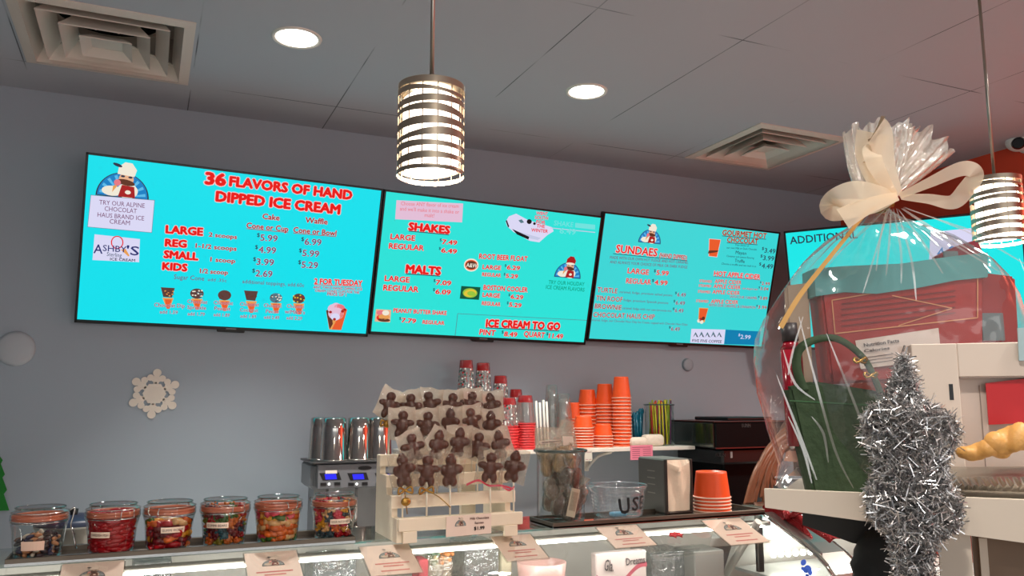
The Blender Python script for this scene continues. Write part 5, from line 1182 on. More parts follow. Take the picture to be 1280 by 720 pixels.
# ================================================================ tall glass jar of wrapped chocolates
Y = 2.052; c = V3((atY(701, 640, Y).x, Y, TZ)); zt = atY(701, 562, Y).z; r = 0.066; H = zt-TZ
t = thing('candy_jar', c, 'tall glass jar of wrapped chocolates standing right of the candy rack', 'jar')
b = NB(); lathe(b, [(0.001, 0.006), (r-0.006, 0.006), (r-0.005, 0.001), (r-0.001, 0.002), (r, 0.010), (r, H-0.016), (r+0.002, H-0.010), (r+0.005, H-0.004)], 44, c); obj('glass', b, m_jarglass, t)
b = NB(); tube(b, [c+V3(((r+0.005)*math.cos(2*PI*k/44), (r+0.005)*math.sin(2*PI*k/44), H-0.002)) for k in range(44)], 0.0042, 8, closed=True); obj('rim', b, mat('thick_glass_rim', (52, 62, 58), 0.06, spec=0.9), t)
m_foil = film('candy_wrap', (250, 246, 240), 0.16, 0.6, 1.6, 0.14, haze=0.10, hazecol=(240, 222, 196), bump=1.0, bscale=60)
m_pret = mat('dark_chocolate', (62, 36, 28), 0.4, noise=0.3, nscale=80)
m_kraft = mat('kraft', (178, 146, 104), 0.6, noise=0.15, nscale=30)
random.seed(4); pr = None
spots = [(-0.030, -0.030, 0.045, 0.2), (-0.034, -0.024, 0.088, -0.25), (0.030, -0.030, 0.070, 0.35), (0.004, -0.038, 0.028, 0.1), (0.034, -0.018, 0.115, -0.2), (-0.006, -0.030, 0.120, 0.15), (-0.024, 0.024, 0.05, 0.1), (0.024, 0.026, 0.06, -0.1), (0.0, 0.02, 0.11, 0.0), (0.040, -0.004, 0.045, 0.1)]
for k, (x, y, z, a) in enumerate(spots):
    L = c+V3((x, y, z-0.030)); 
    if pr is None:
        pr = thing('wrapped_chocolate', L, 'clear wrapped dark chocolate candy inside the tall glass jar', 'candy', 'wrapped chocolates in the tall glass jar')
        b = NB(); ball(b, L+V3((0, 0, 0.026)), (0.016, 0.011, 0.024)); ball(b, L+V3((0.004, -0.002, 0.046)), (0.011, 0.009, 0.012)); obj('chocolate', b, m_pret, pr)
        b = NB(); rr = [(0.002, 0.001), (0.014, 0.004), (0.021, 0.018), (0.021, 0.036), (0.017, 0.052), (0.006, 0.062), (0.014, 0.082)]
        rows = lathe(b, rr, 20, L)
        for row in rows:
            for j, v in enumerate(row): d = v.co-L; f_ = 1+0.16*math.sin(j*2.5+d.z*160); v.co = L+V3((d.x*f_, d.y*0.7*f_, d.z))
        obj('clear_wrapper', b, m_foil, pr, True); pr.rotation_euler = (0.1, a, 0.3)
    else: dup(pr, L, (random.uniform(-0.25, 0.25), a, random.uniform(-1, 1)))
kr = None
for k, (x, y, z, a) in enumerate(((-0.020, -0.024, 0.128, 0.2), (0.014, -0.030, 0.135, -0.15), (-0.032, 0.004, 0.118, -0.3), (0.030, 0.006, 0.138, 0.25), (0.0, 0.022, 0.13, 0.0))):
    L = c+V3((x, y, z))
    if kr is None:
        kr = thing('kraft_bag', L, 'kraft brown twist of paper in clear wrap near the top of the tall glass jar', 'candy', 'kraft paper candies in the tall jar'); b = NB(); rows = lathe(b, [(0.002, 0.001), (0.016, 0.006), (0.020, 0.024), (0.016, 0.042), (0.012, 0.056), (0.016, 0.066)], 20, L)
        for row in rows:
            for j, v in enumerate(row): d = v.co-L; f_ = 1+0.18*math.sin(j*2.5+d.z*140); v.co = L+V3((d.x*f_, d.y*0.7*f_, d.z))
        obj('kraft_paper', b, m_kraft, kr, True); b = NB(); rows = lathe(b, [(0.002, 0.0), (0.018, 0.006), (0.023, 0.024), (0.019, 0.044), (0.015, 0.058), (0.020, 0.068)], 20, L)
        for row in rows:
            for j, v in enumerate(row): d = v.co-L; f_ = 1+0.14*math.sin(j*3.7+d.z*180); v.co = L+V3((d.x*f_, d.y*0.75*f_, d.z))
        obj('clear_wrapper', b, m_foil, kr, True); kr.rotation_euler = (0, a, 0)
    else: dup(kr, L, (random.uniform(-0.2, 0.2), a, random.uniform(-2, 2)))
fr = Frame(c+V3((-0.010, -0.056, 0.018)), (math.cos(-0.25), 0, math.sin(-0.25)*-1*-1), (math.sin(0.25), 0, math.cos(0.25)))
t = thing('product_label', fr.w(0.012, 0, 0), 'cream barcode label strip standing inside the tall glass jar', 'label')
b = NB(); fr.slab(b, -0.004, 0, 0.022, 0.075, 0, 0.0015); obj('paper', b, mat('label_cream', (214, 196, 172), 0.6), t)
b = NB()
for k in range(8): fr.rect(b, 0.0+0.0025*k, 0.016, 0.0012+0.0025*k, 0.066, 0.0018)
obj('printed_bars', b, mat('label_ink', (140, 122, 104), 0.7), t)
# bags standing up out of the jar
for (pts, lb, lab) in (([(669, 566), (668, 533.5), (701, 534.5), (703, 566)], 'clear candy bag with a printed strip sticking out of the tall jar, left', [(675, 555), (674, 551.5), (700, 549.5), (701, 553)]), ([(697, 566), (699, 524), (716, 526), (723, 566)], 'clear candy bag with a white label sticking out of the tall jar, right', [(704, 557), (703, 545), (716, 545.5), (718, 557)])):
    Y2 = Y+(0.0 if 'left' in lb else 0.018); q = [atY(x, y, Y2) for x, y in pts]; low = [V3((max(min(q[0].x, c.x+0.045), c.x-0.052), Y2, TZ+H-0.05)), V3((max(min(q[3].x, c.x+0.050), c.x-0.045), Y2, TZ+H-0.05))]
    t = thing('candy_bag', (q[0]+q[3])/2+V3((0, 0, -0.1)), lb, 'candy bag'); b = NB()
    for s in (-1, 1):
        n = 10; g = []
        for i in range(n+1):
            v = i/n; row = []
            for j in range(9):
                u = j/8; A = low[0].lerp(q[0], min(v*1.6, 1)).lerp(q[1], max(0, (v-0.55)/0.45)); B = low[1].lerp(q[3], min(v*1.6, 1)).lerp(q[2], max(0, (v-0.55)/0.45))
                p = A.lerp(B, u); e = max(abs(2*u-1), abs(2*v-1)); p.y += s*0.009*(1-e**3)+0.0015*math.sin(9*u+5*v)*(1 if e < 1 else 0); row.append(b.verts.new(p))
            g.append(row)
        for i in range(n):
            for j in range(8): f = b.faces.new((g[i][j], g[i][j+1], g[i+1][j+1], g[i+1][j])); f.smooth = True
    obj('clear_bag', b, film('bag_film', (244, 240, 232), 0.12, 0.6, 2.0, 0.1, haze=0.22, hazecol=(226, 218, 200), bump=0.9, bscale=70), t)
    b = NB(); quad(b, [atY(x, y, Y2-0.012) for x, y in lab]); obj('label', b, mat('bag_label', (226, 208, 192), 0.6), t)
    if 'left' in lb:
        fr = Frame(atY(677, 554.4, Y2-0.0125), atY(700, 552, Y2-0.0125)-atY(677, 554.4, Y2-0.0125), (0, 0, 1)); b = NB(); letters(b, fr, 'White Peppermint', (0, 0), ((atY(700, 552, Y2)-atY(677, 554.4, Y2)).length, 0), 0.005, 0.0003, 0, 0.02); obj('lettering', b, mat('bag_ink', (90, 80, 70), 0.7), t)

# ================================================================ clear tub, napkins, orange food cups
Y = 2.05; xa, xb = atY(738, 640, Y).x, atY(806, 640, Y).x; c = V3(((xa+xb)/2, Y, TZ)); zt = atY(772, 606, Y).z; H = zt-TZ; rt, rb = 0.081, 0.068
m_tub = film('tub_plastic', (238, 242, 244), 0.10, 0.6, 2.0, 0.08, haze=0.12, hazecol=(210, 216, 220))
t = thing('plastic_tub', c, 'clear plastic tub with USE handwritten in black, left of the napkin dispenser', 'tub')
b = NB(); pr = [(0.001, 0.002), (rb-0.006, 0.002), (rb, 0.006)]
for k in range(6): z = 0.012+k*(H-0.03)/6; q = rb+(rt-rb)*z/H; pr += [(q, z), (q+0.0012, z+0.004), (q, z+0.008)]
pr += [(rt, H-0.010), (rt+0.003, H-0.006), (rt+0.003, H)]
lathe(b, pr, 44, c); obj('body', b, m_tub, t)
b = NB(); tube(b, [c+V3(((rt+0.003)*math.cos(2*PI*k/44), (rt+0.003)*math.sin(2*PI*k/44), H)) for k in range(44)], 0.0018, 6, closed=True); obj('rim', b, film('tub_rim', (236, 242, 246), 0.25, 0.6, 1.2, 0.1, haze=0.3, hazecol=(220, 226, 230)), t)
b = NB(); flat = Frame((0, 0, 0), (1, 0, 0), (0, 1, 0)); letters(b, flat, 'U', (-0.030, 0), (0.001, 0.004), 0.040, 0, 0, 0.025); letters(b, flat, 'S', (0.010, 0.008), (0.032, 0.009), 0.036, 0, 0, 0.02); letters(b, flat, 'E', (0.040, 0.010), (0.056, 0.011), 0.036, 0, 0, 0.02)
for v in b.verts:
    z = 0.016+v.co.y; q = rb+(rt-rb)*z/H+0.0022; a = -2.03+(v.co.x+0.03)/0.072*0.86; v.co = c+V3((q*math.cos(a), q*math.sin(a), z))
obj('handwriting', b, mat('marker_ink', (24, 22, 26), 0.6), t)
b = NB(); box(b, c+V3((-0.012, -0.020, 0.010)), (0.045, 0.03, 0.012), None, 0, 0.005, 2); obj('candy_packet', b, mat('packet_blue', (72, 142, 170), 0.4), None, True, 'small pale blue packet inside the clear tub', 'packet')

x0, y0 = 1.393, 2.030; W, D, Z = 0.093, 0.15, TZ; zt = atY(831, 574.5, y0).z; H = zt-Z
t = thing('napkin_dispenser', (x0+W/2, y0+D/2, Z), 'grey metal napkin dispenser with a white napkin face', 'napkin dispenser')
m_nd = mat('dispenser_grey', (112, 108, 100), 0.4, 0.5, noise=0.04)
b = NB(); bx(b, x0, x0+W, y0+0.012, y0+D, Z, Z+H, 0, 0.004); obj('casing', b, m_nd, t)
b = NB()
for (a, q, e, g) in ((0, 0.006, 0, H), (W-0.006, W, 0, H), (0.006, W-0.006, 0, 0.006)): bx(b, x0+a, x0+q, y0, y0+0.0125, Z+e, Z+g, 0, 0.002)
obj('face_frame', b, mat('dispenser_edge', (70, 58, 52), 0.4, 0.4), t)
b = NB(); n = 8; rows = []
for i in range(11):
    v = i/10; rows.append([])
    for j in range(n+1):
        u = j/n; y = y0+0.006-0.010*math.sin(PI*u)*(0.3+v*0.5)-0.003*math.sin(11*u+4*v); z = Z+0.007+(H-0.014)*v-(0.016*math.sin(PI*u)*(1 if v > 0.85 else 0))
        rows[-1].append(b.verts.new((x0+0.007+(W-0.014)*u, y, z)))
for i in range(10):
    for j in range(n): f = b.faces.new((rows[i][j], rows[i][j+1], rows[i+1][j+1], rows[i+1][j])); f.smooth = True
top = [b.verts.new((v.co.x, y0+0.012, Z+H-0.003)) for v in rows[-1]]
for j in range(n): b.faces.new((rows[-1][j], rows[-1][j+1], top[j+1], top[j]))
obj('napkins', b, mat('napkin_white', (226, 204, 180), 0.8, noise=0.04, nscale=50, bump=0.2), t)
b = NB(); fr = Frame((x0-0.0005, y0+D, Z), (0, -1, 0), (0, 0, 1))
for z in (0.75, 0.62, 0.5, 0.34): fr.rect(b, D*0.35, H*z, D*0.62, H*z+0.003, 0.0004)
obj('embossed_marks', b, mat('dispenser_mark', (150, 144, 132), 0.5), t)
Y = 2.10; c = V3((atY(890.5, 640, 2.035).x, 2.035, TZ)); rt = 0.053; zt = atY(890, 589, 2.035).z; H = zt-TZ; h = 0.076; n = 5; pitch = (H-h)/(n-1)
first = make_cup('food_cup', rt, 0.0455, h, 'topmost large orange food cup beside the napkin dispenser', 'food cup', 'large orange food cups beside the napkins', m_orange, m_rim, c+V3((0, 0, pitch*(n-1))), 0.005)
for k in range(n-1): dup(first, c+V3((0, 0, pitch*k+0.0002)), None, ['lowest', 'second lowest', 'middle', 'second highest'][k]+' large orange food cup of the stack beside the napkins')

# ================================================================ goods inside the case
SHZ = 0.9655
def inside(px, py, Y): p = atY(px, py, Y); return p
def cbox(name, x0, x1, ytop, Y, depth, m, lb, cat):
    A, B = atY(x0, ytop, Y), atY(x1, ytop, Y); t = thing(name, ((A.x+B.x)/2, Y+depth/2, SHZ), lb, cat); b = NB(); bx(b, A.x, B.x, Y, Y+depth, SHZ, A.z, 0, 0.003); obj('carton', b, m, t); return t, Frame((A.x, Y, SHZ), (1, 0, 0), (0, 0, 1)), B.x-A.x, A.z-SHZ
t, fr, W, H = cbox('candy_carton', 745, 808, 692.5, 2.0, 0.03, mat('carton_white', (206, 190, 184), 0.5), 'white candy carton with a red wave printed across it, inside the case', 'box')
b = NB(); P = [(W*k/16, H*(0.50+0.20*math.sin(k/16*5.2+3.0))) for k in range(17)]
for a, c in zip(P, P[1:]): fr.poly(b, [(a[0], a[1]-H*0.04), (c[0], c[1]-H*0.04), (c[0], c[1]+H*0.06), (a[0], a[1]+H*0.06)], 0.0008)
obj('printed_wave', b, mat('wave_red', (176, 84, 96), 0.5), t)
b = NB(); letters(b, fr, 'Gla.', (W*0.14, H*0.66), (W*0.32, H*0.62), H*0.22, 0.001, 0, 0.01); letters(b, fr, 'Dreams', (W*0.58, H*0.72), (W*0.96, H*0.74), H*0.14, 0.001, 0, 0.01); obj('lettering', b, mat('carton_ink', (110, 96, 98), 0.6), t)
A, B = atY(663, 718, 1.95), atY(720, 718, 1.95); t = thing('candy_dish', ((A.x+B.x)/2, 2.02, SHZ), 'pale pink scalloped dish inside the case below the tall jar', 'dish'); c = V3(((A.x+B.x)/2, 2.02, SHZ)); rr = (B.x-A.x)/2
zt = atY(690, 706, 1.97).z-SHZ
b = NB(); lathe(b, [(0.001, 0.003), (rr*0.6, 0.001), (rr*0.9, zt*0.45), (rr, zt), (rr*0.95, zt), (rr*0.82, zt*0.5), (0.001, zt*0.4)], 36, c); obj('bowl', b, mat('dish_pink', (200, 160, 152), 0.3), t)
b = NB(); lathe(b, [(rr*0.86, zt*0.62), (rr*0.5, zt*0.75), (0.001, zt*0.8)], 24, c); obj('filling', b, mat('dish_grey', (126, 112, 112), 0.5, noise=0.3, nscale=90), t)
t, fr, W, H = cbox('clear_container', 581, 624, 681, 2.02, 0.12, film('container_plastic', (226, 230, 230), 0.14, 0.6, 2.0, 0.12, haze=0.35, hazecol=(170, 172, 170), bump=0.7, bscale=60), 'clear lidded container inside the case before the rack', 'container')
b = NB()
for k in range(10): ball(b, fr.w(W*(0.12+0.085*k), H*(0.62-0.10*(k % 2)), -0.04), (0.010, 0.014, 0.018), u=8, v=6)
obj('filling', b, mat('container_fill', (120, 118, 112), 0.4, noise=0.3, nscale=60), t)
cbox('candy_carton', 626, 640, 684, 2.06, 0.08, mat('carton_cream', (206, 196, 168), 0.5), 'narrow cream carton right of the clear container inside the case', 'box')
cbox('candy_carton', 524, 536, 700, 2.0, 0.06, mat('carton_maroon', (150, 60, 66), 0.5, noise=0.3, nscale=120), 'small maroon patterned carton at the left of the candy sprays inside the case', 'box')
random.seed(8)
for k, (px, cc, cn) in enumerate(((541, (90, 110, 90), 'grey-green'), (548, (214, 200, 160), 'cream'), (556, (176, 110, 60), 'amber'), (561, (190, 120, 66), 'golden'))):
    p = atY(px, 722, 2.0); q = atY(px+random.uniform(-3, 3), 694, 2.02); t = thing('candy_spray', (p.x, 2.0, SHZ), cn+' wrapped candy bunch standing inside the case', 'candy')
    b = NB(); cyl(b, (p.x, 2.0, SHZ), (q.x, 2.02, q.z), 0.010, 0.016, 10); obj('wrapped_stem', b, m_foil, t)
    b = NB()
    for j in range(9): ball(b, q+V3((random.uniform(-0.016, 0.016), random.uniform(-0.012, 0.012), random.uniform(-0.02, 0.01))), random.uniform(0.005, 0.008), u=8, v=6)
    obj('candy_beads', b, mat('beads_'+cn, cc, 0.35, noise=0.2), t)
for k, (x0_, x1_, yt, lb) in enumerate(((165, 215, 704, 'clear ribbed container inside the case, left of the second price card'), (392, 446, 700, 'clear ribbed container inside the case, right of the second price card'), (815, 862, 692, 'clear ribbed container inside the case, left of the last price card'))):
    cbox('clear_container', x0_, x1_, yt, 2.05, 0.12, MATS['container_plastic'], lb, 'container')
cbox('steel_pan', 868, 905, 690, 2.0, 0.10, mat('pan_grey', (150, 148, 142), 0.35, 0.5), 'grey steel pan inside the case under the last price card', 'pan')

# ================================================================ gift shelf at the right, close to the camera
O = V3((0.873, 1.013, 1.37)); e1 = V3((0.651, -0.759, 0)).normalized(); e2 = V3((0.759, 0.651, 0)).normalized(); ez = V3((0, 0, 1))
SURF = -0.022             # the shelf surface lies below the raised front lip
def FB(off): return Frame(O+e2*off, e1, ez)
def prism(bm, fr, ab, o0, o1, mi=0):
    """solid from an outline on a frame between two offsets"""
    A = [bm.verts.new(fr.w(a, b, o0)) for a, b in ab]; B = [bm.verts.new(fr.w(a, b, o1)) for a, b in ab]
    fs = [bm.faces.new(A), bm.faces.new(B[::-1])]+[bm.faces.new((A[j], B[j], B[(j+1) % len(A)], A[(j+1) % len(A)])) for j in range(len(A))]
    for f in fs: f.material_index = mi
    bmesh.ops.recalc_face_normals(bm, faces=fs)
f0 = FB(0)
m_gs = mat('gift_shelf_white', (214, 200, 184), 0.5, noise=0.02)
t = thing('gift_shelf', O+e1*0.35+e2*0.2+V3((0, 0, -1.37)), 'thick white shelf in the right foreground carrying the wrapped gift and bakery box', 'shelf unit')
b = NB(); prism(b, f0, [(0, 0), (0.80, 0), (0.80, -0.096), (0, -0.028)], 0, -0.012); obj('front_lip', b, m_gs, t)
b = NB(); prism(b, f0, [(0, SURF), (0.80, SURF), (0.80, -0.096), (0, -0.028)], -0.0121, -0.46); obj('shelf_board', b, m_gs, t)
A = f0.hit(1172, 660); Bq = f0.hit(1213, 660)
b = NB(); prism(b, f0, [(A[0], -0.028-A[0]*0.085), (Bq[0], -0.028-Bq[0]*0.085), (Bq[0], -1.37), (A[0], -1.37)], -0.012, -0.05); obj('post', b, m_gs, t)
b = NB(); prism(b, f0, [(Bq[0]+0.004, -0.052), (0.78, -0.09), (0.78, -1.37), (Bq[0]+0.004, -1.37)], -0.055, -0.075); obj('side_panel', b, mat('gift_panel_brown', (126, 104, 86), 0.6, noise=0.06), t)
b = NB(); q = Bq[0]+0.012; prism(b, f0, [(q, -0.06), (q+0.010, -0.06), (q+0.010, -1.37), (q, -1.37)], -0.045, -0.055); obj('panel_trim', b, m_gs, t)
f8 = FB(0.10); P = [f8.hit(*p) for p in ((1003, 638), (1003, 656), (1066, 679), (1130, 690), (1130, 655))]
b = NB(); prism(b, f8, [(a, min(z, -0.036-a*0.085)) for a, z in P], 0, -0.02); obj('apron', b, mat('apron_dark', (58, 60, 60), 0.6, noise=0.05), t)
# black padded jacket under the shelf
f9 = FB(0.05); b = NB(); rows = []
for k, (y, xl, xr) in enumerate(((668, 1082, 1150), (676, 1070, 1158), (690, 1064, 1164), (700, 1066, 1166), (712, 1062, 1168), (722, 1064, 1170), (760, 1060, 1172), (840, 1066, 1174), (850, 1080, 1160))):
    (al, z), (ar, _) = f9.hit(xl, y), f9.hit(xr, y); z = min(z, -0.062); row = []
    for j in range(28):
        s = 2*PI*j/28; fo = 1+0.04*math.sin(3*s+k*1.3); row.append(b.verts.new(f9.w((al+ar)/2+(ar-al)/2*math.cos(s)*fo, z-0.004*math.sin(2*s+k), -0.035+0.030*math.sin(s)*fo)))
    rows.append(row)
for r0, r1 in zip(rows, rows[1:]):
    for j in range(28): b.faces.new((r0[j], r0[(j+1) % 28], r1[(j+1) % 28], r1[j]))
b.faces.new(rows[0]); b.faces.new(rows[-1][::-1]); bmesh.ops.recalc_face_normals(b, faces=b.faces)
setp(obj('padded_jacket', b, mat('jacket_black', (22, 24, 25), 0.55, noise=0.2, nscale=16, bump=0.4), smooth=True), 'black padded jacket hanging under the gift shelf behind the tinsel', 'jacket')

# ---------------------------------------------------------------- the gift in clear wrap
ua = math.radians(-25); ub = V3((e1.x*math.cos(-ua)-e1.y*math.sin(-ua), e1.x*math.sin(-ua)+e1.y*math.cos(-ua), 0))
fg = Frame(O+e2*0.045, ub, ez)
ROWS_G = [(640, 1012, 1258, .06), (612, 985, 1268, .08), (585, 990, 1282, .092), (540, 975, 1296, .10), (490, 964, 1306, .105), (450, 959, 1310, .105), (420, 963, 1306, .10), (395, 971, 1300, .095), (365, 987, 1288, .09), (340, 1003, 1274, .083), (320, 1019, 1256, .075), (305, 1036, 1232, .066), (290, 1054, 1205, .058), (277, 1076, 1172, .045), (266, 1090, 1142, .032), (257, 1099, 1130, .022), (250, 1102, 1125, .017),
          (243, 1100, 1128, .018), (232, 1095, 1134, .022), (215, 1088, 1142, .027), (195, 1083, 1147, .032), (172, 1079, 1151, .038), (150, 1076, 1154, .045)]
m_cello = film('cellophane', (248, 250, 250), 0.06, 0.55, 2.2, 0.06, haze=0.05, hazecol=(236, 236, 232), bump=1.0, bscale=7)
m_cellot = film('cellophane_gathered', (250, 249, 246), 0.22, 0.5, 1.4, 0.12, haze=0.50, hazecol=(254, 246, 232), bump=0.9, bscale=45)
base = fg.w(0.18, 0, -0.05); base.z = O.z+SURF
tg = thing('gift_basket', base, 'tall gift wrapped in clear film with a cream bow, standing on the white shelf', 'wrapped gift')
random.seed(12); NS = 120
pl_ph = [random.uniform(0, 6.28) for _ in range(6)]
def film_loft(rows, yoff=0.0):
    b = NB(); R = []
    for (y, xl, xr, dp) in rows:
        (al, z), (ar, _) = fg.hit(xl, y), fg.hit(xr, y); row = []; z = max(z, SURF+0.0015)
        pleat = min(max((330-y)/80.0, 0), 1) if y > 250 else 1.0
        for j in range(NS):
            s = 2*PI*j/NS; cs, sn = math.cos(s), math.sin(s)
            ex = abs(cs)**0.8*(1 if cs > 0 else -1); ey = abs(sn)**0.8*(1 if sn > 0 else -1)
            w1 = 1+0.015*math.sin(5*s+y*0.03+pl_ph[0])+0.012*math.sin(11*s-y*0.05+pl_ph[1])+pleat*(0.07*math.sin(17*s+pl_ph[2])+0.05*math.sin(29*s+pl_ph[3]+y*0.02))
            dz = 0.0
            if y <= 152: dz = 0.006*math.sin(7*s+1)+0.005*math.sin(15*s)
            row.append(b.verts.new(fg.w((al+ar)/2+(ar-al)/2*ex*w1, z+dz, -0.055+dp*ey*w1)))
        R.append(row)
    for r0, r1 in zip(R, R[1:]):
        for j in range(NS): f = b.faces.new((r0[j], r0[(j+1) % NS], r1[(j+1) % NS], r1[j])); f.smooth = True
    return b
obj('clear_wrap', film_loft(ROWS_G[:17]), m_cello, tg, True)
obj('gathered_top', film_loft(ROWS_G[14:]), m_cellot, tg, True)
# second, smaller flare leaning right
b = NB(); R = []
for k, (x, y, hw, ang) in enumerate(((1114, 251, 6, 0), (1128, 232, 10, 0.5), (1146, 210, 15, 0.62), (1164, 190, 19, 0.70), (1178, 172, 23, 0.75), (1184, 165, 25, 0.75))):
    a, z = fg.hit(x, y); hh = hw/1022*1.42; row = []
    for j in range(60):
        s = 2*PI*j/60; rr = 1+0.10*math.sin(9*s+1)+0.07*math.sin(16*s); lx = hh*math.cos(s)*rr; ld = hh*0.75*math.sin(s)*rr
        jag = 0.012*math.sin(6*s+0.6) if k == 5 else 0
        row.append(b.verts.new(fg.w(a+lx*math.cos(ang)+jag*math.sin(ang), z-lx*math.sin(ang)+jag*math.cos(ang), -0.05+ld)))
    R.append(row)
for r0, r1 in zip(R, R[1:]):
    for j in range(60): f = b.faces.new((r0[j], r0[(j+1) % 60], r1[(j+1) % 60], r1[j])); f.smooth = True
obj('gathered_corner', b, m_cellot, tg, True)
# bright glints of the film's creases, put on as narrow milky strips
b = NB()
for (pts) in ([(1105, 262), (1060, 300), (1010, 345), (985, 380)], [(1109, 262), (1080, 320), (1062, 372)], [(1118, 262), (1120, 330), (1126, 380)], [(1124, 262), (1175, 310), (1225, 345)], [(1128, 260), (1200, 296), (1262, 340)], [(985, 400), (1003, 470), (1028, 560), (1050, 606)], [(958, 470), (985, 540), (1006, 596)], [(1018, 420), (1050, 500), (1080, 580)], [(1250, 330), (1285, 420), (1300, 500)], [(1104, 263), (1075, 290), (1040, 318), (1015, 345)], [(1106, 263), (1090, 300), (1078, 345)], [(1111, 263), (1098, 310), (1090, 350)], [(1114, 263), (1110, 320), (1108, 360)], [(1120, 263), (1140, 310), (1158, 348)], [(1126, 262), (1160, 292), (1205, 328)], [(1127, 261), (1185, 285), (1235, 305)], [(966, 440), (980, 480), (1004, 500)], [(972, 520), (990, 560), (1000, 600)], [(990, 400), (978, 440), (972, 470)], [(1000, 520), (1014, 540), (1020, 575)]):
    P = []
    for (x, y) in pts: a, z = fg.hit(x, y); P.append(fg.w(a, z, 0.052 if y > 330 else 0.052*(y-250)/80+0.0))
    P = smooth_path(P, 6); strip(b, P, [(ub*0.0015+ez*0.0005)*(0.3+math.sin(PI*i/len(P))) for i in range(len(P))])
obj('crease_glint', b, film('cello_glint', (250, 250, 250), 0.22, 0.4, 1.0, 0.2, haze=0.22, hazecol=(244, 242, 236)), tg, True)
# cream organza bow
m_org = film('organza', (250, 240, 224), 0.04, 0.2, 2.0, 0.3, haze=0.60, hazecol=(254, 238, 214))
def ribbon(name, pts, wpx, m=m_org, dn=0.03, wdir=None, vertical=0.0):
    P = [];
    for q in pts:
        x, y = q[0], q[1]; d = q[2] if len(q) > 2 else 0.0
        a, z = fg.hit(x, y); P.append(fg.w(a, z, dn+d))
    P = smooth_path(P, 8); N = len(P); W = []
    for i, p in enumerate(P):
        tdir = (P[min(i+1, N-1)]-P[max(i-1, 0)]).normalized(); side = tdir.cross(fg.n).normalized() if wdir is None else wdir
        ww = wpx if not isinstance(wpx, (list, tuple)) else wpx[0]+(wpx[1]-wpx[0])*i/(N-1)
        if isinstance(wpx, (list, tuple)) and len(wpx) == 3: u = i/(N-1); ww = wpx[0]+(wpx[1]-wpx[0])*math.sin(PI*u) if wpx[2] == 'mid' else ww
        W.append((side*(1-vertical)+fg.n*vertical)*ww/1022*1.4)
    b = NB(); strip(b, P, W); o = obj(name, b, m, tg, True); return o
ribbon('bow_loop', [(1112, 250), (1094, 215, 0.012), (1084, 182, 0.02), (1078, 176, 0.025)], (6, 20))
ribbon('bow_loop', [(1078, 176, 0.022), (1076, 200, 0.01), (1090, 232, 0.0), (1110, 250)], (20, 6), dn=0.02)
ribbon('bow_loop', [(1110, 251), (1092, 240, 0.02), (1074, 222, 0.035), (1070, 205, 0.03), (1078, 204, 0.0), (1086, 226, -0.01), (1108, 250, 0.0)], (4, 11, 'mid'), dn=0.03, wdir=None)
ribbon('bow_loop', [(1110, 251, 0.0), (1080, 252, 0.03), (1046, 254, 0.05), (1024, 264, 0.05), (1022, 272, 0.03), (1050, 268, 0.01), (1085, 262, 0.0), (1110, 252, 0)], (4, 14, 'mid'))
ribbon('bow_loop', [(1114, 251, 0.0), (1140, 240, 0.03), (1170, 228, 0.05), (1186, 234, 0.05), (1182, 250, 0.03), (1170, 262, 0.02), (1145, 256, 0.01), (1116, 252, 0)], (3, 10, 'mid'))
ribbon('bow_tail', [(1110, 252), (1078, 264, 0.03), (1050, 276, 0.045), (1028, 288, 0.05)], (5, 13), dn=0.035)
ribbon('gold_tail', [(1110, 252), (1072, 272, 0.03), (1040, 304, 0.055), (1004, 345, 0.07), (976, 380, 0.075), (956, 415, 0.07)], (1.6, 3.0), mat('gold_satin', (196, 150, 84), 0.35, 0.3, noise=0.08), dn=0.01)
b = NB(); a, z = fg.hit(1113.5, 251); tube(b, [fg.w(a+0.019*math.cos(s), z+0.002*math.sin(3*s), -0.055+0.024*math.sin(s)) for s in [2*PI*k/24 for k in range(24)]], 0.0035, 8, closed=True)
cyl(b, fg.w(a-0.015, z, -0.028), fg.w(a+0.017, z+0.001, -0.028), 0.005, n=8); obj('twist_tie', b, mat('tie_gold', (150, 112, 44), 0.3, 0.6), tg)
# inside the film: red pouches, green felt tote, bottle
def gslab(name, pxs, dn, th, m, label, cat, children=()):
    ab = [fg.hit(*p) for p in pxs]; ab = [(a, max(z, SURF+0.002)) for a, z in ab]; c = fg.w(sum(a for a, z in ab)/len(ab), min(z for a, z in ab), dn)
    t = thing(name, c, label, cat); b = NB(); prism(b, fg, ab, dn, dn-th)
    es = [e for e in b.edges]; bmesh.ops.bevel(b, geom=es, offset=0.004, segments=2, affect='EDGES')
    obj('body', b, m, t); return t
m_redbox = mat('red_pouch', (158, 34, 30), 0.45, noise=0.12, nscale=9, bump=0.15)
m_tealp = mat('teal_band', (84, 150, 152), 0.45, noise=0.06)
t = gslab('treat_pouch', [(1029, 352), (1236, 330), (1236, 470), (1044, 480)], -0.015, 0.06, m_redbox, 'red treat pouch with a teal top band inside the clear wrapped gift', 'pouch')
b = NB(); prism(b, fg, [fg.hit(*p) for p in ((1021, 334), (1060, 331), (1130, 328), (1200, 318), (1240, 314), (1240, 345), (1200, 349), (1150, 359), (1100, 366), (1060, 364), (1023, 369))], -0.012, -0.07); obj('teal_band', b, m_tealp, t)
b = NB(); g = lambda x0, y0, x1, y1, w=0.7: fg.poly(b, [fg.hit(x0, y0-w), fg.hit(x1, y1-w), fg.hit(x1, y1+w), fg.hit(x0, y0+w)], -0.0138) if abs(x1-x0) > abs(y1-y0) else fg.poly(b, [fg.hit(x0-w, y0), fg.hit(x0+w, y0), fg.hit(x1+w, y1), fg.hit(x1-w, y1)], -0.0138)
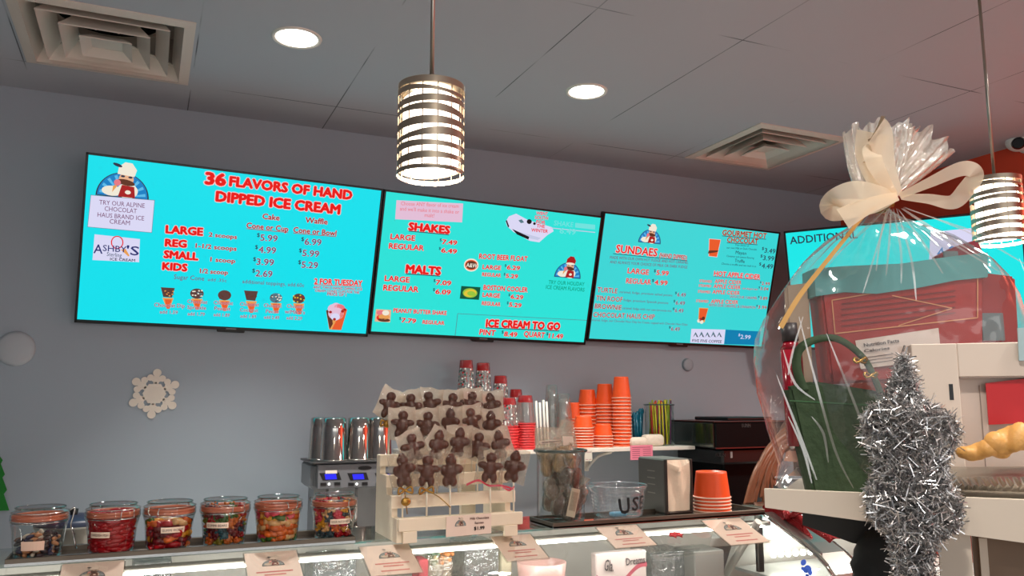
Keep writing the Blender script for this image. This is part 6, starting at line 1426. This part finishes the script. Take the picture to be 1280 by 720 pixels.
g(1048, 416, 1228, 396); g(1228, 342, 1228, 396); g(1044, 374, 1048, 416); g(1044, 374, 1228, 342); g(1120, 368, 1196, 384, 0.6); g(1196, 384, 1128, 406, 0.6)
obj('gold_lines', b, mat('pouch_gold', (206, 140, 96), 0.4), t)
b = NB()
for k in range(5): 
    y0 = 378+7*k; fg.poly(b, [fg.hit(1056, y0), fg.hit(1200, y0-17), fg.hit(1200, y0-15.4), fg.hit(1056, y0+1.6)], -0.0139)
obj('print_lines', b, mat('pouch_print', (112, 26, 26), 0.5), t)
b = NB(); fg.poly(b, [fg.hit(*p) for p in ((1073, 425), (1178, 409), (1182, 448), (1080, 461))], -0.0125); lab = obj('nutrition_label', b, mat('label_white', (218, 200, 190), 0.6), t)
b = NB()
A, Bv = fg.hit(1084, 433), fg.hit(1128, 427); letters(b, fg, 'Nutrition Facts', A, Bv, 0.0055, -0.0125, 0, 0.03); A, Bv = fg.hit(1084, 440), fg.hit(1116, 436); letters(b, fg, 'Calories', A, Bv, 0.0045, -0.0125, 0, 0.03)
for k in range(3): y0 = 446+4*k; fg.poly(b, [fg.hit(1086, y0), fg.hit(1120, y0-4.6), fg.hit(1120, y0-3.8), fg.hit(1086, y0+0.8)], -0.0118)
obj('label_print', b, mat('label_print', (96, 84, 84), 0.7), lab)
t = gslab('treat_pouch', [(1238, 336), (1284, 342), (1292, 470), (1238, 470)], -0.03, 0.05, mat('red_pouch_dark', (140, 26, 28), 0.45, noise=0.1), 'narrow dark red pouch at the right inside the wrapped gift, before the pendant', 'pouch')
b = NB(); fg.slab(b, *fg.hit(1241, 424), *fg.hit(1266, 389), -0.030, -0.027); obj('grey_panel', b, mat('grey_panel', (96, 108, 112), 0.5), t)
t = gslab('treat_pouch', [(1195, 312), (1222, 298), (1248, 290), (1262, 318), (1200, 326)], -0.06, 0.03, mat('maroon_pouch', (122, 22, 40), 0.45, noise=0.1), 'small maroon pouch peeking over the teal band of the gift', 'pouch')
b = NB(); fg.slab(b, *fg.hit(1203, 318), *fg.hit(1220, 306), -0.060, -0.056); obj('grey_panel', b, MATS['grey_panel'], t)
t = gslab('card_sleeve', [(993, 352), (1024, 348), (1030, 480), (1000, 490)], -0.045, 0.012, mat('sleeve_beige', (186, 158, 134), 0.6, noise=0.05), 'beige card standing at the left inside the wrapped gift', 'card')
# bottle
a0, z0 = fg.hit(994, 478); _, z1 = fg.hit(988, 404); a1, _ = fg.hit(986, 404)
c0 = fg.w(a0, z0-0.10, 0.0); c1 = fg.w(a1, z1, 0.0); d = c1-c0
t = thing('sauce_bottle', c0, 'slim bottle with red contents and dark cap inside the wrapped gift', 'bottle')
b = NB(); cyl(b, c0, c0+d*0.78, 0.017, 0.017, 20); cyl(b, c0+d*0.78, c0+d*0.86, 0.017, 0.010, 20); obj('bottle_body', b, mat('bottle_red', (146, 22, 40), 0.15), t)
b = NB(); cyl(b, c0+d*0.85, c1, 0.0135, 0.0125, 18); obj('cap', b, mat('bottle_cap', (56, 50, 52), 0.4), t)
# green tote
m_felt = mat('green_felt', (46, 66, 40), 0.85, noise=0.25, nscale=60, bump=0.3)
ab = [fg.hit(*p) for p in ((978, 484), (1010, 477), (1120, 494), (1116, 622), (1010, 622))]; ab = [(a, max(z, SURF+0.003)) for a, z in ab]
t = thing('felt_tote', fg.w(0.1, SURF, 0.02), 'dark green felt tote bag with a loop handle inside the wrapped gift', 'tote bag')
b = NB(); prism(b, fg, ab, 0.030, -0.012); bmesh.ops.bevel(b, geom=list(b.edges), offset=0.005, segments=2, affect='EDGES'); obj('bag_body', b, m_felt, t)
P = smooth_path([fg.w(*fg.hit(x, y), 0.033) for x, y in ((997, 490), (988, 462), (990, 440), (1006, 428), (1030, 424), (1050, 432), (1070, 450), (1082, 472), (1090, 492))], 6)
b = NB(); N = len(P); strip(b, P, [((P[min(i+1, N-1)]-P[max(i-1, 0)]).normalized().cross(fg.n).normalized()*0.0058+fg.n*0.003) for i in range(N)])
r_ = bmesh.ops.extrude_face_region(b, geom=list(b.faces)); bmesh.ops.translate(b, verts=[v for v in r_['geom'] if isinstance(v, bmesh.types.BMVert)], vec=-fg.n*0.004); obj('handle', b, m_felt, t, True)
b = NB(); fg.poly(b, [fg.hit(*p) for p in ((979, 500), (1118, 508), (1118, 509.4), (979, 501.6))], 0.0306); obj('stitched_line', b, mat('stitch_green', (58, 98, 62), 0.8), t)
for k, (x, y) in enumerate(((1075, 470), (1062, 452))):
    a, z = fg.hit(x, y); b = NB(); P = [fg.w(a+0.010*math.cos(s), z+0.004*math.sin(2*s), 0.041+0.004*math.sin(s)) for s in [2*PI*j/16 for j in range(16)]]; tube(b, P, 0.0022, 6, closed=True); obj('gold_cord', b, m_gold, t)

# ---------------------------------------------------------------- bakery box, card, pastries, foil tray
ra = math.radians(8); u3 = V3((e1.x*math.cos(ra)-e1.y*math.sin(ra), e1.x*math.sin(ra)+e1.y*math.cos(ra), 0))
f3 = Frame(FB(0.072).w(*FB(0.072).hit(1150, 600)), u3, ez); f3.P0.z = O.z+SURF+0.001
Ht = f3.hit(1151, 430)[1]; m_bx = mat('bakery_box_white', (216, 200, 186), 0.55, noise=0.02)
t = thing('bakery_box', f3.w(0.12, 0, -0.03), 'white card box with a slot and recessed front, right of the tinsel on the shelf', 'box')
Wb = 0.26; w1 = f3.hit(1201, 500)[0]; z1 = f3.hit(1240, 471)[1]
b = NB(); f3.slab(b, 0, 0, w1, Ht, -0.036, 0, 0, 0.0012); f3.slab(b, w1, z1, Wb, Ht, -0.036, 0, 0, 0.0012); obj('card_body', b, m_bx, t)
b = NB(); f3.slab(b, w1, 0, Wb, z1, -0.035, -0.016); obj('recessed_panel', b, mat('box_recess', (208, 190, 178), 0.6), t)
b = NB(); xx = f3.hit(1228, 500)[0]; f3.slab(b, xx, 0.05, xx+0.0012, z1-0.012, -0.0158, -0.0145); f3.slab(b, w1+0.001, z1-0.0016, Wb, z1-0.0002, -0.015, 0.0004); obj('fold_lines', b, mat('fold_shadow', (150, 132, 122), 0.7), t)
A = f3.hit(1188, 500); Bq = f3.hit(1192.5, 480); b = NB(); f3.slab(b, A[0]-0.0008, A[1], A[0]+0.0048, Bq[1], -0.0005, 0.0004); obj('slot', b, m_black, t)
f3b = Frame(f3.w(0, 0, -0.006), u3, ez); ab = [f3b.hit(*p) for p in ((1232, 479), (1300, 471), (1300, 528), (1236, 531))]
b = NB(); prism(b, f3b, ab, 0, -0.002); setp(obj('red_card', b, mat('card_red', (196, 30, 36), 0.5, noise=0.04)), 'plain red card standing in the recess of the white box', 'card')
ab = [f3b.hit(*p) for p in ((1270, 412), (1300, 408), (1300, 452), (1272, 452))]; f3c = Frame(f3.w(0, 0, 0.006), u3, ez); ab = [f3c.hit(*p) for p in ((1272, 410), (1300, 408), (1300, 450), (1274, 451))]
b = NB(); prism(b, f3c, ab, 0, -0.003); setp(obj('hanging_tag', b, mat('tag_pale_blue', (166, 190, 194), 0.5)), 'pale blue tag hanging over the top edge of the white box', 'tag')
ft = FB(0.022); m_foilt = mat('foil_tray', (176, 170, 160), 0.25, 0.85, noise=0.08, nscale=20)
t = thing('foil_tray', ft.w(0.34, SURF+0.001, -0.02), 'crimped silver tray of golden pastries in front of the white box', 'tray')
b = NB(); a0 = ft.hit(1183, 610)[0]; n = 60; zlo = SURF+0.0012
rows = []
for (off, z, d) in ((0.006, zlo, 0.006), (-0.000, 0.008, 0.0), (-0.005, 0.012, 0.004)):
    rows.append([b.verts.new(ft.w(a0+0.004+(0.28)*k/n, z+(0.0035*(k % 2) if d == 0.004 else 0)+0.012*k/n*(z > 0.01), -off-0.001*(k % 2))) for k in range(n+1)])
rows2 = []
for (off, z) in ((0.012, 0.024), (0.036, 0.034), (0.042, 0.036)):
    rows2.append([b.verts.new(ft.w(a0-0.004+(0.29)*k/n, z+0.012*k/n, -off)) for k in range(n+1)])
for R_ in (rows, rows2):
    for r0, r1 in zip(R_, R_[1:]):
        for k in range(n): f = b.faces.new((r0[k], r0[k+1], r1[k+1], r1[k])); f.smooth = False
for k in range(n): b.faces.new((rows[-1][k], rows[-1][k+1], rows2[0][k+1], rows2[0][k]))
obj('crimped_pan', b, m_foilt, t)
m_past = mat('pastry_golden', (212, 156, 84), 0.5, noise=0.25, nscale=50, bump=0.3, sss=0.1)
for k, (x, y, rx, rz, lb) in enumerate(((1228, 562, 0.030, 0.014, 'low golden pastry at the left on the silver tray'), (1266, 548, 0.032, 0.024, 'taller golden pastry at the right on the silver tray'))):
    fp = FB(0.028); a, z = fp.hit(x, y); b = NB(); L = fp.w(a, z, 0)
    for j in range(6):
        s = j/5*2-1; ball(b, fp.w(a+s*rx*0.75, z+0.004*math.sin(3*s)-0.004*s*s, 0.004*math.cos(j*2)), (rx*0.34, 0.014, rz*(1-0.35*s*s)), u=14, v=10, M=Matrix.Rotation(0.5, 3, 'Y').to_4x4())
    o = obj('pastry', b, m_past, None, True, lb, 'pastry', 'golden pastries on the silver tray'); md = o.modifiers.new('blend', 'REMESH'); md.mode = 'VOXEL'; md.voxel_size = 0.003; md.use_smooth_shade = True

# ---------------------------------------------------------------- silver tinsel stars hanging before the shelf
fs = FB(-0.035); random.seed(31)
sil = [(446, 1124, 1135), (460, 1118, 1142), (480, 1110, 1150), (500, 1100, 1158), (510, 1082, 1180), (520, 1074, 1196), (535, 1072, 1203), (548, 1074, 1204), (560, 1080, 1198), (572, 1086, 1190), (585, 1088, 1188), (600, 1082, 1190), (612, 1078, 1200), (630, 1078, 1206), (645, 1082, 1208), (658, 1092, 1204), (670, 1104, 1190), (684, 1110, 1174), (700, 1112, 1168), (716, 1114, 1170), (726, 1120, 1166)]
def edge(y):
    for a, c in zip(sil, sil[1:]):
        if a[0] <= y <= c[0]:
            u = (y-a[0])/(c[0]-a[0]); return a[1]+(c[1]-a[1])*u, a[2]+(c[2]-a[2])*u
t = thing('tinsel_garland', fs.w(0.2, -0.12, 0), 'fuzzy silver tinsel star garland hanging in front of the gift shelf', 'tinsel')
m_tin = mat('tinsel_silver', (236, 236, 236), 0.30, 1.0)
m_tin2 = mat('tinsel_dark', (196, 190, 188), 0.45, 0.8)
b = NB(); N = 0
while N < 15000:
    y = random.uniform(446, 726); xl, xr = edge(y); x = random.uniform(xl+4, xr-4)
    if random.random() > ((xr-xl)/134.0)**0.5+0.15: continue
    u = (x-xl)/(xr-xl)*2-1; th = 0.030*math.sqrt(max(1-u*u, 0.05))*min((xr-xl)/90, 1)
    a, z = fs.hit(x, y); o = random.uniform(-th, th); d = V3((random.gauss(0, 1), random.gauss(0, 1), random.gauss(0, 1))).normalized(); L = random.uniform(0.004, 0.0095) if random.random() < 0.85 else random.uniform(0.010, 0.017)
    p = fs.w(a, z, o); s = d.orthogonal().normalized(); s = (Matrix.Rotation(random.uniform(0, 6.28), 3, d) @ s)*random.uniform(0.0004, 0.0009); k = s.cross(d)*0.9
    v = [b.verts.new(p-d*L-s), b.verts.new(p-d*L+s), b.verts.new(p+s+k*0.8), b.verts.new(p-s+k*0.8), b.verts.new(p+d*L+s), b.verts.new(p+d*L-s)]
    mi = random.choices((0, 1, 2), (6, 3, 1.2))[0]
    for q in ((0, 1, 2, 3), (3, 2, 4, 5)): f = b.faces.new([v[i] for i in q]); f.material_index = mi
    N += 1
obj('tinsel_strands', b, [m_tin, m_tin2, mat('tinsel_shade', (104, 104, 108), 0.4, 0.8)], t)  # darkest strands paint in the shaded gaps of the tinsel
b = NB(); P = [fs.w(*fs.hit(x, y), 0) for x, y in ((1129, 450), (1131, 500), (1136, 560), (1138, 600), (1142, 660), (1142, 720))]; tube(b, smooth_path(P, 4), 0.003, 6)
for y in (535, 632): xl, xr = edge(y); tube(b, [fs.w(*fs.hit(xl+12, y), 0), fs.w(*fs.hit(xr-12, y), 0)], 0.003, 6)
obj('wire_core', b, mat('tinsel_wire', (110, 108, 106), 0.4, 0.9), t)
b = NB(); A = fs.w(*fs.hit(1129, 446), 0); C = FB(0.0).w(*FB(0.0).hit(1131, 436), 0.0); tube(b, smooth_path([A, A+ez*0.008+e2*0.02, C+ez*0.004], 5), 0.0016, 6); obj('hanging_hook', b, MATS['tinsel_wire'], t)

# ---------------------------------------------------------------- red glitter bow on the steel strip
m_glit = mat('red_glitter_ribbon', (150, 18, 24), 0.35, 0.35, noise=0.55, nscale=260, bump=0.6)
L = atX(982, 644, 1.74); t = thing('red_bow', L, 'red glitter bow on the steel strip between the two display cases', 'bow')
def bowstrip(name, pairs, lift=0.0):
    b = NB(); A = []; Bv = []
    for (xa, ya, xb, yb) in pairs: A.append(atX(xa, ya, 1.735-lift)); Bv.append(atX(xb, yb, 1.745-lift))
    A = smooth_path(A, 5); Bv = smooth_path(Bv, 5); vs = [(b.verts.new(p), b.verts.new(q)) for p, q in zip(A, Bv)]
    for r0, r1 in zip(vs, vs[1:]): b.faces.new((r0[0], r0[1], r1[1], r1[0]))
    r_ = bmesh.ops.extrude_face_region(b, geom=list(b.faces)); bmesh.ops.translate(b, verts=[v for v in r_['geom'] if isinstance(v, bmesh.types.BMVert)], vec=(0.002, 0.001, -0.002)); obj(name, b, m_glit, t, True)
bowstrip('bow_tail', [(979, 648, 990, 640), (986, 660, 1000, 648), (1000, 670, 1008, 660), (1013, 675, 1016, 671)], 0.004)
bowstrip('bow_tail', [(990, 648, 998, 641), (1012, 662, 1018, 655), (1030, 673, 1034, 662), (1037, 678, 1040, 668), (1041, 672, 1050, 673)], 0.0)
bowstrip('bow_loop', [(980, 650, 986, 640), (966, 648, 972, 634), (956, 640, 962, 626), (954, 632, 964, 622), (968, 634, 974, 624), (982, 646, 986, 638)], 0.010)
bowstrip('bow_loop', [(984, 648, 990, 640), (996, 644, 998, 630), (1008, 640, 1010, 624), (1002, 632, 1004, 622), (990, 642, 992, 634)], 0.008)
b = NB(); ball(b, atX(984, 644, 1.73), (0.010, 0.012, 0.013), u=12, v=8); obj('knot', b, m_glit, t)

# small grey printed tub on the case, beside the shop worker
Y = 2.30; A, Bq = atY(975, 612, Y), atY(1004, 612, Y); zt = atY(985, 596, Y).z; c = V3(((A.x+Bq.x)/2, Y, ZT)); r1 = (Bq.x-A.x)/2
t = thing('printed_tub', c, 'small grey printed tub on the second case in front of the worker', 'tub')
b = NB(); lathe(b, [(0.001, 0.001), (r1*0.8, 0.001), (r1, zt-ZT-0.006), (r1*0.96, zt-ZT-0.006), (0.001, zt-ZT-0.010)], 28, c); obj('body', b, mat('tub_grey', (110, 112, 118), 0.5), t)
b = NB(); tube(b, [c+V3((r1*math.cos(2*PI*k/28), r1*math.sin(2*PI*k/28), zt-ZT-0.004)) for k in range(28)], 0.003, 6, closed=True); obj('rim', b, mat('tub_rim_grey', (150, 150, 154), 0.5), t)
b = NB()
for k in range(4):
    z = (zt-ZT)*(0.25+0.16*k); q = r1*(0.8+0.2*z/(zt-ZT))+0.0006
    for j in range(8): a0, a1 = -2.3+0.16*j, -2.3+0.16*(j+1); quad(b, [c+V3((q*math.cos(a), q*math.sin(a), zz)) for a, zz in ((a0, z), (a1, z), (a1, z+0.004), (a0, z+0.004))])
obj('print_bands', b, mat('tub_print', (176, 176, 180), 0.6), t)

# ================================================================ the shop worker behind the counter, bending forward
pp = lambda x, y, Y: atY(x, y, Y)
head = pp(1004, 556, 2.66); neck = pp(1006, 590, 2.70); chest = pp(1010, 628, 2.72); sh_l = pp(962, 622, 2.62); sh_r = pp(1046, 622, 2.80)
hip = V3((chest.x+0.16, 2.74, 0.86)); t = thing('person', V3((hip.x, hip.y, 0)), 'person with long reddish blond hair in a dark top, bending behind the display case', 'person')
m_skin = mat('skin', (222, 160, 134), 0.5, noise=0.05, sss=0.15); m_top = mat('dark_top', (24, 22, 24), 0.8, noise=0.15, nscale=30); m_trous = mat('dark_trousers', (34, 36, 44), 0.8, noise=0.1)
m_hair = mat('reddish_blond_hair', (112, 66, 40), 0.45, noise=0.35, nscale=40)
def skin(name, pts, edges, m, par, root=0):
    me = bpy.data.meshes.new(name); base = V3((sum(p[0].x for p in pts)/len(pts), sum(p[0].y for p in pts)/len(pts), min(p[0].z for p in pts)))
    me.from_pydata([p[0]-base for p in pts], edges, []); me.materials.append(m); o = link(name, me, base, par)
    md = o.modifiers.new('skin', 'SKIN'); md.use_smooth_shade = True
    for i, v in enumerate(me.skin_vertices[0].data): v.radius = (pts[i][1], pts[i][1]*(pts[i][2] if len(pts[i]) > 2 else 1)); v.use_root = i == root
    sb = o.modifiers.new('sub', 'SUBSURF'); sb.levels = 1; sb.render_levels = 2
    return o
mid = (hip+chest)/2; el_l = sh_l+V3((-0.05, -0.01, -0.25)); wr_l = el_l+V3((0.03, -0.02, -0.22)); el_r = sh_r+V3((0.06, -0.02, -0.26)); wr_r = el_r+V3((-0.03, -0.05, -0.22))
lk, rk = hip+V3((-0.09, -0.03, -0.42)), hip+V3((0.09, 0.01, -0.42))
B_ = [(hip, .115, .85), (mid, .105, .85), (chest, .115, .85), (neck, .048), (head-V3((0, 0, 0.045)), .068), (head+V3((0, 0, 0.03)), .080), (sh_l, .052), (el_l, .038), (wr_l, .026), (sh_r, .052), (el_r, .038), (wr_r, .026),
      (hip+V3((-0.09, 0, -0.08)), .085), (lk, .055), (V3((lk.x, lk.y+0.03, 0.07)), .036), (V3((lk.x-0.01, lk.y-0.10, 0.035)), .03), (hip+V3((0.09, 0, -0.08)), .085), (rk, .055), (V3((rk.x, rk.y+0.03, 0.07)), .036), (V3((rk.x+0.01, rk.y-0.10, 0.035)), .03)]
E_ = [(0, 1), (1, 2), (2, 3), (3, 4), (4, 5), (2, 6), (6, 7), (7, 8), (2, 9), (9, 10), (10, 11), (0, 12), (12, 13), (13, 14), (14, 15), (0, 16), (16, 17), (17, 18), (18, 19)]
for wi in (8, 11):                                # palms and fingers
    w0 = B_[wi][0]; pm = len(B_); B_.append((w0+V3((0, -0.01, -0.07)), .026, .6)); E_.append((wi, pm))
    for fi in range(4):
        k0 = len(B_); x = (fi-1.5)*0.019; ln = (0.030, 0.036, 0.034, 0.026)[fi]
        B_ += [(w0+V3((x, -0.012, -0.085)), .0095), (w0+V3((x, -0.020, -0.085-ln)), .0085), (w0+V3((x, -0.038, -0.085-1.7*ln)), .0075)]; E_ += [(pm, k0), (k0, k0+1), (k0+1, k0+2)]
    k0 = len(B_); sgn = 1 if wi == 8 else -1; B_ += [(w0+V3((sgn*0.032, -0.008, -0.045)), .011), (w0+V3((sgn*0.042, -0.018, -0.075)), .009)]; E_ += [(pm, k0), (k0, k0+1)]
body = skin('body', B_, E_, m_skin, t)
fd = (CAM-head); fd.z = -0.6; fd = (V3((-0.75, -0.55, -0.25))).normalized(); sd = fd.cross(ez).normalized(); upv = sd.cross(fd)
b = NB(); ball(b, head+fd*0.083-upv*0.012, (0.012, 0.014, 0.017)); obj('nose', b, m_skin, t, True)
for s in (-1, 1):
    b = NB(); ball(b, head+fd*0.070+sd*0.030*s+upv*0.014, 0.011); obj('eye', b, mat('eye_white', (226, 220, 214), 0.2), t, True)
    b = NB(); ball(b, head+sd*0.080*s-fd*0.004, (0.010, 0.014, 0.026)); obj('ear', b, m_skin, t, True)
b = NB(); ball(b, head+fd*0.072-upv*0.048, (0.018, 0.018, 0.006)); obj('mouth', b, mat('lips', (176, 84, 84), 0.4), t, True)
skin('top', [(hip+V3((0, 0, 0.02)), .125, .88), (mid, .118, .88), (chest, .128, .88), (neck-V3((0, 0, 0.03)), .058), (sh_l, .064), (el_l, .048), (wr_l+(el_l-wr_l)*0.15, .036), (sh_r, .064), (el_r, .048), (wr_r+(el_r-wr_r)*0.15, .036)], [(0, 1), (1, 2), (2, 3), (2, 4), (4, 5), (5, 6), (2, 7), (7, 8), (8, 9)], m_top, t)
skin('trousers', [(hip, .122, .9), (hip+V3((-0.09, 0, -0.08)), .094), (lk, .064), (V3((lk.x, lk.y+0.03, 0.10)), .046), (hip+V3((0.09, 0, -0.08)), .094), (rk, .064), (V3((rk.x, rk.y+0.03, 0.10)), .046)], [(0, 1), (1, 2), (2, 3), (0, 4), (4, 5), (5, 6)], m_trous, t)
random.seed(9); b = NB()
ball(b, head+V3((0.012, 0.014, 0.028)), (0.096, 0.098, 0.096), u=24, v=16)
ends = [(930, 640), (936, 632), (942, 628), (950, 622), (946, 634), (956, 618), (962, 612), (968, 606), (938, 640), (974, 600), (926, 646), (954, 628)]
for k, (x, y) in enumerate(ends*2):
    jx = random.uniform(-4, 4); r0 = head+V3((-0.055+random.uniform(-0.03, 0.02), -0.03+random.uniform(-0.03, 0.05), 0.060+random.uniform(-0.03, 0.025)))
    m1 = pp(975-0.25*(975-x)+jx, 562+random.uniform(-4, 6), 2.60); m2 = pp(960-0.5*(960-x)+jx, 594+random.uniform(-4, 6), 2.58); en = pp(x+jx, y, 2.57)
    P = smooth_path([r0, m1, m2, en], 6); n = len(P); tube(b, P, [0.015*(1-0.75*(i/n)**1.5) for i in range(n)], 7)
for k in range(10):
    r0 = head+V3((0.06, 0.05, 0.04)); a = k/9; en = head+V3((0.08-0.05*a, 0.08, -0.22-0.05*math.sin(k))); P = smooth_path([r0+V3((-0.05*a, 0.03*a, 0.02)), head+V3((0.10-0.06*a, 0.09, -0.06)), en], 6); n = len(P); tube(b, P, [0.017*(1-0.7*(i/n)**1.5) for i in range(n)], 7)
obj('hair', b, m_hair, t, True)
